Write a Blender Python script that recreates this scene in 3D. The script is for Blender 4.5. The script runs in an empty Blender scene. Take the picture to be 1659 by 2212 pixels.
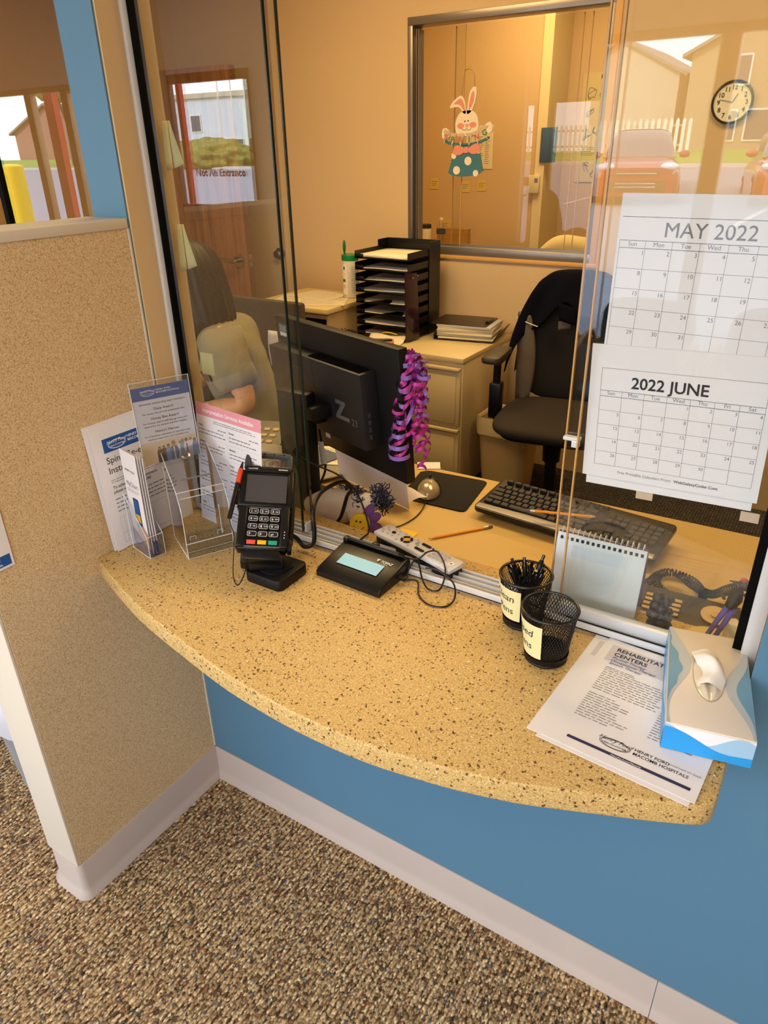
import bpy, bmesh, math, random
from mathutils import Vector, Matrix, Euler
PI = math.pi
rnd = random.Random(7)
SC = bpy.context.scene
COL = SC.collection

# ---------------------------------------------------------------- camera
def make_camera():
    f, yaw, pit, roll, cx, cy, cz = 1538.307, 0.5735, 0.4716, -0.0198, 1.2292, -0.9983, 1.6081
    c_y, s_y, c_p, s_p = math.cos(yaw), math.sin(yaw), math.cos(pit), math.sin(pit)
    fw = Vector((-s_y * c_p, c_y * c_p, -s_p)); r = Vector((c_y, s_y, 0)); u = r.cross(fw)
    cr, sr = math.cos(roll), math.sin(roll)
    R, U = cr * r + sr * u, -sr * r + cr * u
    cd = bpy.data.cameras.new('camera'); co = bpy.data.objects.new('camera', cd); COL.objects.link(co)
    co.matrix_world = Matrix(((R.x, U.x, -fw.x, cx), (R.y, U.y, -fw.y, cy), (R.z, U.z, -fw.z, cz), (0, 0, 0, 1)))
    cd.sensor_fit = 'VERTICAL'; cd.sensor_height = 24; cd.lens = 24 * f / 2212
    cd.clip_start = 0.02; cd.clip_end = 300
    SC.camera = co
make_camera()
SC.view_settings.view_transform = 'Standard'
SC.view_settings.look = 'None'
SC.view_settings.gamma = 1
SC.view_settings.use_curve_mapping = False
SC.view_settings.exposure = 0.0
SC.cycles.max_bounces = 10; SC.cycles.transparent_max_bounces = 24
SC.cycles.diffuse_bounces = 4; SC.cycles.glossy_bounces = 4; SC.cycles.transmission_bounces = 8
SC.cycles.sample_clamp_indirect = 6
SC.cycles.caustics_reflective = False; SC.cycles.caustics_refractive = False

# ---------------------------------------------------------------- world, sun, lamps
def make_world():
    w = bpy.data.worlds.new('sky'); SC.world = w; w.use_nodes = True
    nt = w.node_tree; bg = nt.nodes['Background']
    tc = nt.nodes.new('ShaderNodeTexCoord'); sp = nt.nodes.new('ShaderNodeSeparateXYZ')
    nt.links.new(tc.outputs['Generated'], sp.inputs[0])
    rp = nt.nodes.new('ShaderNodeValToRGB'); rp.color_ramp.elements[0].position = 0.0
    rp.color_ramp.elements[0].color = (0.93, 0.97, 1, 1); rp.color_ramp.elements[1].position = 0.45
    rp.color_ramp.elements[1].color = (0.52, 0.70, 1, 1)
    nz = nt.nodes.new('ShaderNodeTexNoise'); nz.inputs['Scale'].default_value = 2.5; nz.inputs['Detail'].default_value = 6
    nt.links.new(tc.outputs['Generated'], nz.inputs['Vector'])
    r2 = nt.nodes.new('ShaderNodeValToRGB'); r2.color_ramp.elements[0].position = 0.42; r2.color_ramp.elements[1].position = 0.62
    nt.links.new(nz.outputs[0], r2.inputs[0])
    mx = nt.nodes.new('ShaderNodeMix'); mx.data_type = 'RGBA'
    nt.links.new(r2.outputs[0], mx.inputs[0]); nt.links.new(rp.outputs[0], mx.inputs[6]); mx.inputs[7].default_value = (1, 1, 1, 1)
    nt.links.new(sp.outputs[2], rp.inputs[0]); nt.links.new(mx.outputs[2], bg.inputs[0])
    bg.inputs[1].default_value = 9.0
make_world()

def lamp(name, kind, loc, energy, color, size=(1, 1), rot=(0, 0, 0), portal=False):
    d = bpy.data.lights.new(name, kind); d.energy = energy; d.color = color
    if kind == 'AREA':
        d.shape = 'RECTANGLE'; d.size, d.size_y = size
        if portal: d.cycles.is_portal = True
    o = bpy.data.objects.new(name, d); COL.objects.link(o); o.location = loc; o.rotation_euler = rot
    return o
s = lamp('sun', 'SUN', (0, 0, 8), 9.0, (1, .95, .86), rot=(math.radians(-52), 0, math.radians(25)))
s.data.angle = math.radians(1)
CEIL = 2.75
WARM = (1.0, .68, .29)
# ceiling troffers of the office, the second office and the waiting room (frames are built with the ceiling)
TROFFERS = [(-0.75, 1.35, 35, WARM), (0.95, 1.45, 27, WARM), (-0.6, 3.7, 32, WARM),
            (-0.75, -1.5, 22, (1, .76, .46)), (1.25, -1.7, 24, (1, .76, .46)), (-3.2, -1.75, 20, (1, .78, .50))]
for tx, ty, te, tcol in TROFFERS:
    lamp('troffer_lamp', 'AREA', (tx, ty, CEIL - 0.02), te, tcol, (1.16, 0.56))
# daylight portals in the storefront openings
lamp('daylight_portal', 'AREA', (-1.3, -3.02, 1.3), 1, (1, 1, 1), (9.0, 2.1), (PI / 2, 0, 0), portal=True)

# ---------------------------------------------------------------- materials
def lin(c):
    if isinstance(c, str): c = tuple(int(c[i:i + 2], 16) for i in (0, 2, 4))
    return tuple(((v / 255) / 12.92 if v / 255 <= .04045 else ((v / 255 + .055) / 1.055) ** 2.4) for v in c) + (1,)
MATS = {}
def mat(name, col, rough=.5, metal=0, spec=.5, bump=0, bscale=200, alpha=1, emit=None, estr=0, coat=0, sheen=0, trans=0, ior=1.45, var=0, vscale=8):
    if name in MATS: return MATS[name]
    m = bpy.data.materials.new(name); m.use_nodes = True; nt = m.node_tree; b = nt.nodes['Principled BSDF']
    c = lin(col)
    b.inputs['Base Color'].default_value = c; b.inputs['Roughness'].default_value = rough; b.inputs['Metallic'].default_value = metal
    b.inputs['Specular IOR Level'].default_value = spec; b.inputs['Coat Weight'].default_value = coat
    b.inputs['Sheen Weight'].default_value = sheen; b.inputs['Transmission Weight'].default_value = trans; b.inputs['IOR'].default_value = ior
    if emit: b.inputs['Emission Color'].default_value = lin(emit); b.inputs['Emission Strength'].default_value = estr
    tc = nt.nodes.new('ShaderNodeTexCoord')
    if bump:
        n = nt.nodes.new('ShaderNodeTexNoise'); n.inputs['Scale'].default_value = bscale; n.inputs['Detail'].default_value = 4
        nt.links.new(tc.outputs['Object'], n.inputs['Vector'])
        bp = nt.nodes.new('ShaderNodeBump'); bp.inputs['Strength'].default_value = bump; bp.inputs['Distance'].default_value = .002
        nt.links.new(n.outputs[0], bp.inputs['Height']); nt.links.new(bp.outputs[0], b.inputs['Normal'])
    if var:
        n = nt.nodes.new('ShaderNodeTexNoise'); n.inputs['Scale'].default_value = vscale; n.inputs['Detail'].default_value = 3
        nt.links.new(tc.outputs['Object'], n.inputs['Vector'])
        hs = nt.nodes.new('ShaderNodeHueSaturation'); hs.inputs['Color'].default_value = c
        mp = nt.nodes.new('ShaderNodeMapRange'); mp.inputs[1].default_value = .3; mp.inputs[2].default_value = .7
        mp.inputs[3].default_value = 1 - var; mp.inputs[4].default_value = 1 + var
        nt.links.new(n.outputs[0], mp.inputs[0]); nt.links.new(mp.outputs[0], hs.inputs['Value']); nt.links.new(hs.outputs[0], b.inputs['Base Color'])
    MATS[name] = m
    return m

def nodes(name):
    m = bpy.data.materials.new(name); m.use_nodes = True; MATS[name] = m
    return m, m.node_tree, m.node_tree.nodes['Principled BSDF']
def N(nt, t, **kw):
    n = nt.nodes.new(t)
    for k, v in kw.items():
        if k.startswith('i_'): n.inputs[k[2:].replace('_', ' ')].default_value = v
        else: setattr(n, k, v)
    return n
def ramp(nt, els, interp='LINEAR'):
    r = nt.nodes.new('ShaderNodeValToRGB'); cr = r.color_ramp; cr.interpolation = interp
    while len(cr.elements) < len(els): cr.elements.new(.5)
    for e, (p, c) in zip(cr.elements, els): e.position = p; e.color = lin(c)
    return r
def mapping(nt, scale, coord='Object', rot=(0, 0, 0)):
    tc = nt.nodes.new('ShaderNodeTexCoord'); mp = nt.nodes.new('ShaderNodeMapping')
    mp.inputs['Scale'].default_value = scale; mp.inputs['Rotation'].default_value = rot
    nt.links.new(tc.outputs[coord], mp.inputs[0]); return mp

def make_carpet(name, cols, sx=215, sy=150):
    m, nt, b = nodes(name)
    mp = mapping(nt, (sx, sy, 100))
    v = N(nt, 'ShaderNodeTexVoronoi'); v.inputs['Scale'].default_value = 1; v.inputs['Randomness'].default_value = .8
    nt.links.new(mp.outputs[0], v.inputs['Vector'])
    cr = ramp(nt, cols, 'CONSTANT'); sp = nt.nodes.new('ShaderNodeSeparateColor')
    nt.links.new(v.outputs['Color'], sp.inputs[0]); nt.links.new(sp.outputs[0], cr.inputs[0])
    mp2 = mapping(nt, (1, 1, 1)); w = N(nt, 'ShaderNodeTexWave'); w.bands_direction = 'X'
    w.inputs['Scale'].default_value = 24; w.inputs['Distortion'].default_value = 1.5; w.inputs['Detail'].default_value = 2
    w.inputs['Detail Scale'].default_value = 8
    nt.links.new(mp2.outputs[0], w.inputs['Vector'])
    wr = ramp(nt, [(0, 'b0b0b0'), (.5, 'ffffff')]); nt.links.new(w.outputs[0], wr.inputs[0])
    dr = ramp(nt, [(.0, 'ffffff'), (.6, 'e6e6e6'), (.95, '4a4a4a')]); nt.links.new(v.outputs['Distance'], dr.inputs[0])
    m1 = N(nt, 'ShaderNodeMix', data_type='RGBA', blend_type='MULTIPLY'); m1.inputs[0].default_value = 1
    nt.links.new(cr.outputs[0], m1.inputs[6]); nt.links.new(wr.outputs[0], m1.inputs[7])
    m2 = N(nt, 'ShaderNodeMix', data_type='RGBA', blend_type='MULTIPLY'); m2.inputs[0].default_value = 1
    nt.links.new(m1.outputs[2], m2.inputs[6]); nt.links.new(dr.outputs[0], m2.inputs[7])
    nt.links.new(m2.outputs[2], b.inputs['Base Color'])
    bp = N(nt, 'ShaderNodeBump'); bp.inputs['Strength'].default_value = .7; bp.inputs['Distance'].default_value = .003; bp.invert = True
    nt.links.new(v.outputs['Distance'], bp.inputs['Height']); nt.links.new(bp.outputs[0], b.inputs['Normal'])
    b.inputs['Roughness'].default_value = .95; b.inputs['Specular IOR Level'].default_value = .1
    return m
CARPET = make_carpet('carpet_tan_brown', [(0, '66533f'), (.14, 'b4966f'), (.36, 'dcbd90'), (.55, '927354'), (.66, 'c6a67e'), (.82, 'f0d8ac'), (.92, '96604a'), (.96, '70737c')])
CARPET2 = make_carpet('carpet_office_grey_brown', [(0, '2c2a2b'), (.25, '4c4644'), (.5, '3a3738'), (.72, '5d5552'), (.9, '463c36')])

def make_counter():
    m, nt, b = nodes('speckled_solid_surface')
    mp = mapping(nt, (1, 1, 1))
    n1 = N(nt, 'ShaderNodeTexNoise'); n1.inputs['Scale'].default_value = 420; n1.inputs['Detail'].default_value = 3
    nt.links.new(mp.outputs[0], n1.inputs['Vector'])
    base = ramp(nt, [(.34, 'b08f58'), (.46, 'c6a568'), (.56, 'cfaf74'), (.70, 'e0cb98')]); nt.links.new(n1.outputs[0], base.inputs[0])
    cur = base.outputs[0]
    for sc, th, colr, rsel in ((190, .30, '6b4d31', .35), (105, .235, '5a4230', .42), (150, .20, 'ead9b4', .18)):
        v = N(nt, 'ShaderNodeTexVoronoi'); v.inputs['Scale'].default_value = sc; v.inputs['Randomness'].default_value = 1
        nz = N(nt, 'ShaderNodeTexNoise'); nz.inputs['Scale'].default_value = sc * 2.2
        vm = N(nt, 'ShaderNodeVectorMath', operation='MULTIPLY_ADD'); vm.inputs[1].default_value = (.008, .008, .008)
        nt.links.new(mp.outputs[0], nz.inputs['Vector']); nt.links.new(nz.outputs['Color'], vm.inputs[0]); nt.links.new(mp.outputs[0], vm.inputs[2])
        nt.links.new(vm.outputs[0], v.inputs['Vector'])
        lt = N(nt, 'ShaderNodeMath', operation='LESS_THAN'); lt.inputs[1].default_value = th
        nt.links.new(v.outputs['Distance'], lt.inputs[0])
        sc2 = nt.nodes.new('ShaderNodeSeparateColor'); nt.links.new(v.outputs['Color'], sc2.inputs[0])
        l2 = N(nt, 'ShaderNodeMath', operation='LESS_THAN'); l2.inputs[1].default_value = rsel
        nt.links.new(sc2.outputs[0], l2.inputs[0])
        mu = N(nt, 'ShaderNodeMath', operation='MULTIPLY'); nt.links.new(lt.outputs[0], mu.inputs[0]); nt.links.new(l2.outputs[0], mu.inputs[1])
        mx = N(nt, 'ShaderNodeMix', data_type='RGBA'); nt.links.new(mu.outputs[0], mx.inputs[0]); nt.links.new(cur, mx.inputs[6]); mx.inputs[7].default_value = lin(colr)
        cur = mx.outputs[2]
    nt.links.new(cur, b.inputs['Base Color']); b.inputs['Roughness'].default_value = .4; b.inputs['Specular IOR Level'].default_value = .22
    return m
COUNTER = make_counter()

def make_laminate():
    m, nt, b = nodes('tan_fleck_laminate'); mp = mapping(nt, (1, 1, 1))
    n1 = N(nt, 'ShaderNodeTexNoise'); n1.inputs['Scale'].default_value = 420; n1.inputs['Detail'].default_value = 4; nt.links.new(mp.outputs[0], n1.inputs['Vector'])
    r = ramp(nt, [(.33, 'a58c66'), (.45, 'd0b48a'), (.55, 'dabf97'), (.7, 'e8d3ae')]); nt.links.new(n1.outputs[0], r.inputs[0])
    nt.links.new(r.outputs[0], b.inputs['Base Color']); b.inputs['Roughness'].default_value = .42; b.inputs['Specular IOR Level'].default_value = .35
make_laminate(); LAMINATE = MATS['tan_fleck_laminate']

def make_oak(name='oak_veneer', a='6b4128', c='9a6842', stretch=(26, 26, 1.6)):
    m, nt, b = nodes(name); mp = mapping(nt, stretch)
    n1 = N(nt, 'ShaderNodeTexNoise'); n1.inputs['Scale'].default_value = 1.4; n1.inputs['Detail'].default_value = 8; n1.inputs['Roughness'].default_value = .65
    nt.links.new(mp.outputs[0], n1.inputs['Vector'])
    r = ramp(nt, [(.3, a), (.5, c), (.72, 'ab7a52')]); nt.links.new(n1.outputs[0], r.inputs[0]); nt.links.new(r.outputs[0], b.inputs['Base Color'])
    b.inputs['Roughness'].default_value = .4
    return m
OAK = make_oak()

def make_glass(name, tint=(.975, .985, .98), refl=1.55, rough=0.0, gain=1.0):
    """architectural pane: sees straight through, reflects by Fresnel on each face"""
    m = bpy.data.materials.new(name); m.use_nodes = True; nt = m.node_tree; nt.nodes.clear(); MATS[name] = m
    out = N(nt, 'ShaderNodeOutputMaterial'); tr = N(nt, 'ShaderNodeBsdfTransparent'); gl = N(nt, 'ShaderNodeBsdfGlossy')
    tr.inputs[0].default_value = tint + (1,); gl.inputs['Roughness'].default_value = rough; gl.inputs['Color'].default_value = (1, 1, 1, 1)
    fr = N(nt, 'ShaderNodeFresnel'); fr.inputs['IOR'].default_value = refl
    g = N(nt, 'ShaderNodeMath', operation='MULTIPLY'); g.inputs[1].default_value = gain; g.use_clamp = True
    geo = N(nt, 'ShaderNodeNewGeometry'); ff = N(nt, 'ShaderNodeMath', operation='SUBTRACT'); ff.inputs[0].default_value = 1
    nt.links.new(geo.outputs['Backfacing'], ff.inputs[1])
    g2 = N(nt, 'ShaderNodeMath', operation='MULTIPLY'); nt.links.new(fr.outputs[0], g.inputs[0])
    nt.links.new(g.outputs[0], g2.inputs[0]); nt.links.new(ff.outputs[0], g2.inputs[1])
    mx = N(nt, 'ShaderNodeMixShader'); nt.links.new(g2.outputs[0], mx.inputs[0]); nt.links.new(tr.outputs[0], mx.inputs[1]); nt.links.new(gl.outputs[0], mx.inputs[2])
    nt.links.new(mx.outputs[0], out.inputs[0])
    return m
GLASS = make_glass('window_glass', (.97, .985, .975), 1.55, 0, 1.6)
GLASS_STORE = make_glass('storefront_glass', (.97, .98, .975), 1.5)
CLEARP = make_glass('clear_plastic', (.90, .915, .94), 1.5, .04, 3.0)
EDGE_G = mat('glass_edge_green', '1d2b27', .15, 0, .7)
EDGE_A = mat('acrylic_edge_amber', 'c49a62', .2, 0, .6, emit=None)

BLUE = mat('blue_wall_paint', '527d9b', .55, bump=.08, bscale=350)
TAN = mat('tan_wall_paint', 'd6b88c', .6, bump=.08, bscale=350)
PUTTY = mat('putty_white_trim', 'd6cdbf', .5)
VINYL = mat('vinyl_cove_base', 'bdb1ab', .38, var=.02)
WHITE = mat('white_paint', 'e8e4dc', .6)
ALU = mat('anodised_aluminium', 'c8c8cc', .32, .85)
ALUW = mat('white_aluminium', 'd4d6dc', .35, .2)
BLACKRUB = mat('black_rubber_gasket', '050506', .7, 0, .1)
BLACK = mat('black_plastic', '0b0b0e', .34)
BLACKM = mat('black_matte_plastic', '09090b', .5, 0, .35, bump=.1, bscale=900)
BLACKG = mat('black_gloss_plastic', '0d0d10', .12)
PAPER = mat('white_paper', 'e9e7ee', .75, var=.01, vscale=30)
PAPERW = mat('cream_paper', 'eadfc4', .8)
INK = mat('black_ink', '2b2b30', .8)
INKG = mat('grey_ink', '7d7d86', .8)
INKL = mat('light_grey_ink', 'b4b4bc', .8)
NAVY = mat('hospital_blue_ink', '1b54a0', .6)
NAVYD = mat('dark_navy_ink', '2a2a52', .7)
WINK = mat('white_ink', 'f4f4f8', .7)
STEEL = mat('brushed_steel', 'b9b6b0', .22, 1)
POSTIT = mat('pale_yellow_note', 'e2daa6', .8)

# ---------------------------------------------------------------- geometry helpers
class G:
    def __init__(s): s.bm = bmesh.new(); s.M = Matrix.Identity(4)
    def v(s, p): return s.bm.verts.new(s.M @ Vector(p))
    def face(s, pts, m=0):
        try: f = s.bm.faces.new([s.v(p) for p in pts])
        except ValueError: return None
        f.material_index = m; return f
    def mesh(s, vs, fs, m=0):
        V = [s.v(p) for p in vs]
        for f in fs:
            try: F = s.bm.faces.new([V[i] for i in f]); F.material_index = m
            except ValueError: pass
    def box(s, c, d, m=0, b=0, R=None, seg=2):
        t = bmesh.new(); bmesh.ops.create_cube(t, size=1)
        for w in t.verts: w.co = Vector((w.co.x * d[0], w.co.y * d[1], w.co.z * d[2]))
        if b: bmesh.ops.bevel(t, geom=t.edges[:], offset=b, segments=seg, affect='EDGES', profile=.5)
        T = Matrix.Translation(Vector(c)) @ (R.to_4x4() if R is not None else Matrix.Identity(4))
        s.add(t, T, m); t.free()
    def b2(s, a, c, m=0, b=0):   # box from two corners
        s.box([(a[i] + c[i]) / 2 for i in range(3)], [abs(c[i] - a[i]) for i in range(3)], m, b)
    def add(s, t, T, m=None):
        mp = {}
        T = s.M @ T
        for w in t.verts: mp[w] = s.bm.verts.new(T @ w.co)
        for f in t.faces:
            try: F = s.bm.faces.new([mp[w] for w in f.verts]); F.material_index = f.material_index if m is None else m
            except ValueError: pass
    def prism(s, poly, z0, z1, m=0, b=0, T=None, seg=2, mtop=None):
        t = bmesh.new(); vs = [t.verts.new((p[0], p[1], z0)) for p in poly]; f = t.faces.new(vs)
        r = bmesh.ops.extrude_face_region(t, geom=[f]); top = [e for e in r['geom'] if isinstance(e, bmesh.types.BMVert)]
        for w in top: w.co.z = z1
        bmesh.ops.recalc_face_normals(t, faces=t.faces[:])
        for F in t.faces: F.material_index = m
        if mtop is not None:
            for F in t.faces:
                if F.normal.z > .9: F.material_index = mtop
        if b:
            es = [e for e in t.edges if abs(e.verts[0].co.z - e.verts[1].co.z) < 1e-7]
            bmesh.ops.bevel(t, geom=es, offset=b, segments=seg, affect='EDGES', profile=.5)
        s.add(t, T or Matrix.Identity(4)); t.free()
    def tube(s, pts, r, m=0, seg=8, closed=False, cap=True):
        P = [Vector(p) for p in pts]; n = len(P); rr = r if isinstance(r, (list, tuple)) else [r] * n
        rings = []; up = None
        for i in range(n):
            if closed: d = P[(i + 1) % n] - P[i - 1]
            else: d = P[min(i + 1, n - 1)] - P[max(i - 1, 0)]
            if d.length < 1e-9: d = Vector((0, 0, 1))
            d.normalize()
            if up is None:
                up = Vector((0, 0, 1)) if abs(d.z) < .9 else Vector((1, 0, 0))
            up = (up - d * up.dot(d))
            if up.length < 1e-6: up = d.orthogonal()
            up.normalize(); sd = d.cross(up)
            rings.append([s.v(P[i] + rr[i] * (math.cos(2 * PI * k / seg) * up + math.sin(2 * PI * k / seg) * sd)) for k in range(seg)])
        for i in range(n if closed else n - 1):
            A, B = rings[i], rings[(i + 1) % n]
            for k in range(seg):
                F = s.bm.faces.new([A[k], A[(k + 1) % seg], B[(k + 1) % seg], B[k]]); F.material_index = m
        if cap and not closed and seg > 2:
            for A in (rings[0][::-1], rings[-1]):
                F = s.bm.faces.new(A); F.material_index = m
    def cyl(s, a, c, r0, r1=None, m=0, seg=24): s.tube([a, c], [r0, r0 if r1 is None else r1], m, seg)
    def lathe(s, prof, m=0, seg=32, c=(0, 0, 0), sx=1, sy=1, T=None):
        T = T or Matrix.Identity(4); rings = []
        for r, z in prof:
            if r < 1e-7: rings.append([s.v(T @ (Vector(c) + Vector((0, 0, z))))])
            else: rings.append([s.v(T @ (Vector(c) + Vector((sx * r * math.cos(2 * PI * k / seg), sy * r * math.sin(2 * PI * k / seg), z)))) for k in range(seg)])
        for A, B in zip(rings, rings[1:]):
            for k in range(seg):
                k2 = (k + 1) % seg
                vs = [A[k % len(A)], A[k2 % len(A)], B[k2 % len(B)], B[k % len(B)]]
                vs = [w for i, w in enumerate(vs) if w not in vs[:i]]
                if len(vs) > 2:
                    F = s.bm.faces.new(vs); F.material_index = m
    def surf(s, fn, nu, nv, m=0, thick=0, wrapu=False):
        g = [[fn(i / nu, j / nv) for j in range(nv + 1)] for i in range(nu + 1)]
        V = [[s.v(p) for p in row] for row in g]
        for i in range(nu):
            for j in range(nv):
                F = s.bm.faces.new([V[i][j], V[i + 1][j], V[i + 1][j + 1], V[i][j + 1]]); F.material_index = m
    def blob(s, c, r, m=0, sub=3, noise=0, fr=8, R=None, seed=0, fn=None):
        from mathutils import noise as nz
        t = bmesh.new(); bmesh.ops.create_icosphere(t, subdivisions=sub, radius=1)
        for w in t.verts:
            p = w.co.copy()
            if noise: p *= 1 + noise * nz.noise(p * fr + Vector((seed, seed, seed)))
            if fn: p = fn(p)
            w.co = Vector((p.x * r[0], p.y * r[1], p.z * r[2]))
        s.add(t, Matrix.Translation(Vector(c)) @ (R.to_4x4() if R is not None else Matrix.Identity(4)), m); t.free()
    # ---- flat print on the local XY plane
    def rect(s, u0, v0, u1, v1, m, z=0.0003): s.face([(u0, v0, z), (u1, v0, z), (u1, v1, z), (u0, v1, z)], m)
    def line(s, u0, v0, u1, v1, w, m, z=0.0003):
        d = Vector((u1 - u0, v1 - v0, 0)); L = d.length
        if L < 1e-9: return
        n = Vector((-d.y, d.x, 0)) / L * w / 2
        s.face([(u0 - n.x, v0 - n.y, z), (u1 - n.x, v1 - n.y, z), (u1 + n.x, v1 + n.y, z), (u0 + n.x, v0 + n.y, z)], m)
    def text(s, txt, u, v, size, m, z=0.0003, al='L', bold=0, shear=0, ext=0, sx=1, rot=0, font=None):
        vs, fs, w = glyphs(txt, bold, shear, ext / size if ext else 0)
        off = {'L': 0, 'C': -w * size * sx / 2, 'R': -w * size * sx}[al]
        cr, sr = math.cos(rot), math.sin(rot)
        out = []
        for p in vs:
            a, b = p[0] * size * sx + off, p[1] * size
            out.append((u + a * cr - b * sr, v + a * sr + b * cr, z + p[2] * size))
        s.mesh(out, fs, m)
    def greek(s, u0, u1, v0, v1, n, m, h=.26, rag=.25, z=0.0003, w0=.004, w1=.016, seed=1):
        """n rows of unreadably small print drawn as word-long dashes"""
        r = random.Random(seed); dv = (v0 - v1) / n
        for i in range(n):
            v = v0 - (i + .5) * dv; u = u0; end = u1 - rag * r.random() * (u1 - u0)
            while u < end - w0:
                w = min(r.uniform(w0, w1), end - u); s.rect(u, v - dv * h / 2, u + w, v + dv * h / 2, m, z); u += w + .0022
_GC = {}
def glyphs(txt, bold, shear, ext):
    key = (txt, bold, shear, round(ext, 5))
    if key in _GC: return _GC[key]
    cu = bpy.data.curves.new('t', 'FONT'); cu.body = txt; cu.size = 1; cu.offset = bold; cu.shear = shear; cu.resolution_u = 3; cu.extrude = ext
    o = bpy.data.objects.new('t', cu); me = o.to_mesh()
    vs = [tuple(v.co) for v in me.vertices]; fs = [tuple(p.vertices) for p in me.polygons]
    o.to_mesh_clear(); bpy.data.objects.remove(o); bpy.data.curves.remove(cu)
    w = max([p[0] for p in vs], default=0)
    _GC[key] = (vs, fs, w); return _GC[key]

def link(o, parent=None):
    COL.objects.link(o)
    if parent is not None: o.parent = parent
    return o
def obj(name, g, mats, parent=None, M=None, ang=35, sub=0, label=None, flat=False):
    me = bpy.data.meshes.new(name)
    bmesh.ops.recalc_face_normals(g.bm, faces=g.bm.faces[:]) if not getattr(g, 'keep', False) else None
    g.bm.to_mesh(me); g.bm.free()
    for m in (mats if isinstance(mats, (list, tuple)) else [mats]): me.materials.append(m)
    if not flat:
        for p in me.polygons: p.use_smooth = True
        me.set_sharp_from_angle(angle=math.radians(ang))
    o = bpy.data.objects.new(name, me); link(o, parent)
    if M is not None: o.matrix_local = M
    if sub:
        md = o.modifiers.new('s', 'SUBSURF'); md.levels = md.render_levels = sub
    if label: o['label'] = label
    return o
def thing(name, label, cat, M=None, group=None):
    o = bpy.data.objects.new(name, None); o.empty_display_size = .05; link(o)
    o['label'] = label; o['category'] = cat
    if group: o['group'] = group
    if M is not None: o.matrix_local = M
    return o
def tag(o, label, cat, group=None, kind=None):
    o['label'] = label; o['category'] = cat
    if group: o['group'] = group
    if kind: o['kind'] = kind
    return o
def struct(o, label=None):
    o['kind'] = 'structure'
    if label: o['label'] = label
    return o
def TM(x, y, z, rx=0, ry=0, rz=0): return Matrix.Translation((x, y, z)) @ Euler((math.radians(rx), math.radians(ry), math.radians(rz))).to_matrix().to_4x4()
def frame(o, X, Y):   # matrix with origin o, local x along X, local y towards Y
    X = Vector(X).normalized(); Z = X.cross(Vector(Y)).normalized(); Y = Z.cross(X)
    return Matrix(((X.x, Y.x, Z.x, o[0]), (X.y, Y.y, Z.y, o[1]), (X.z, Y.z, Z.z, o[2]), (0, 0, 0, 1)))
def copy_tree(o, parent=None):
    c = o.copy(); COL.objects.link(c); c.parent = parent
    for ch in list(o.children): copy_tree(ch, c)
    return c
def spline(P, n=8, closed=False):
    P = [Vector(p) for p in P]; out = []; N_ = len(P)
    rng = range(N_ if closed else N_ - 1)
    for i in rng:
        if closed: a, b, c, d = P[i - 1], P[i], P[(i + 1) % N_], P[(i + 2) % N_]
        else: a, b, c, d = P[max(i - 1, 0)], P[i], P[i + 1], P[min(i + 2, N_ - 1)]
        for k in range(n):
            t = k / n
            out.append(.5 * ((2 * b) + (c - a) * t + (2 * a - 5 * b + 4 * c - d) * t * t + (3 * b - a - 3 * c + d) * t ** 3))
    if not closed: out.append(P[-1])
    return out
def rrect(w, h, r, n=5, cx=0, cy=0):
    pts = []
    for (sx, sy, a0) in ((1, 1, 0), (-1, 1, 90), (-1, -1, 180), (1, -1, 270)):
        for k in range(n + 1):
            a = math.radians(a0 + 90 * k / n); pts.append((cx + sx * (w / 2 - r) + r * math.cos(a), cy + sy * (h / 2 - r) + r * math.sin(a)))
    return pts
# ================================================================= SETTING
def slab(name, boxes, m, label=None, bev=0):
    g = G()
    for a, c in boxes: g.b2(a, c, 0, bev)
    return struct(obj(name, g, m), label)
# floors
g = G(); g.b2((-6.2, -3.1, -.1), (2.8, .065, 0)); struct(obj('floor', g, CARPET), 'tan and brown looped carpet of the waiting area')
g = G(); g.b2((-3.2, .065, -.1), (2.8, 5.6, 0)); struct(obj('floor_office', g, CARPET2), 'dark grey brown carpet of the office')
g = G(); g.b2((-6.2, -3.1, CEIL), (2.8, 5.6, CEIL + .1)); struct(obj('ceiling', g, WHITE))
# service wall y 0..0.13 ; window_1 opening x 0..1.21, window_2 opening x -1.35..-0.1
WT = .13
def service_wall(name, y0, y1, m):
    g = G()
    for a, c in (((-6.2, 0), (-1.35, CEIL)), ((-1.35, 0), (-.1, .80)), ((-.1, 0), (0, CEIL)), ((0, 0), (1.235, .80)), ((1.235, 0), (2.8, CEIL)),
                 ((-1.35, 2.3), (-.1, CEIL)), ((0, 2.3), (1.235, CEIL))):
        g.b2((a[0], y0, a[1]), (c[0], y1, c[1]))
    return obj(name, g, m)
struct(service_wall('wall_front', 0, .02, BLUE), 'blue painted wall around the service windows')
struct(service_wall('wall_front_office', .02, WT, TAN), 'tan core and office side of the service window wall')
g = G()
g.b2((-.0005, .004, .84), (.004, WT, 2.3)); g.b2((-.1035, .004, .84), (-.0995, WT, 2.3)); g.b2((-.1, .0, .80), (0, WT, .8401))
struct(obj('trim_1', g, TAN), 'tan painted reveals of the service windows')
# partition
g = G(); g.b2((-.105, -.448, .108), (-.0015, -.002, 1.478)); pw = struct(obj('wall_partition', g, LAMINATE), 'tan flecked laminate partition beside the counter')
g = G(); g.b2((-.118, -.452, .105), (-.1, -.0015, 1.478), 0, .001); g.b2((-.118, -.4545, .105), (-.0035, -.4485, 1.478), 0, .001)
g.b2((-.118, -.4545, 1.478), (.0015, -.0015, 1.496), 0, .0015)
g.b2((-.0015, -.0035, .11), (.0012, .0002, 1.478))
struct(obj('trim_2', g, PUTTY), 'putty coloured cap and end strip of the partition')
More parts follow.
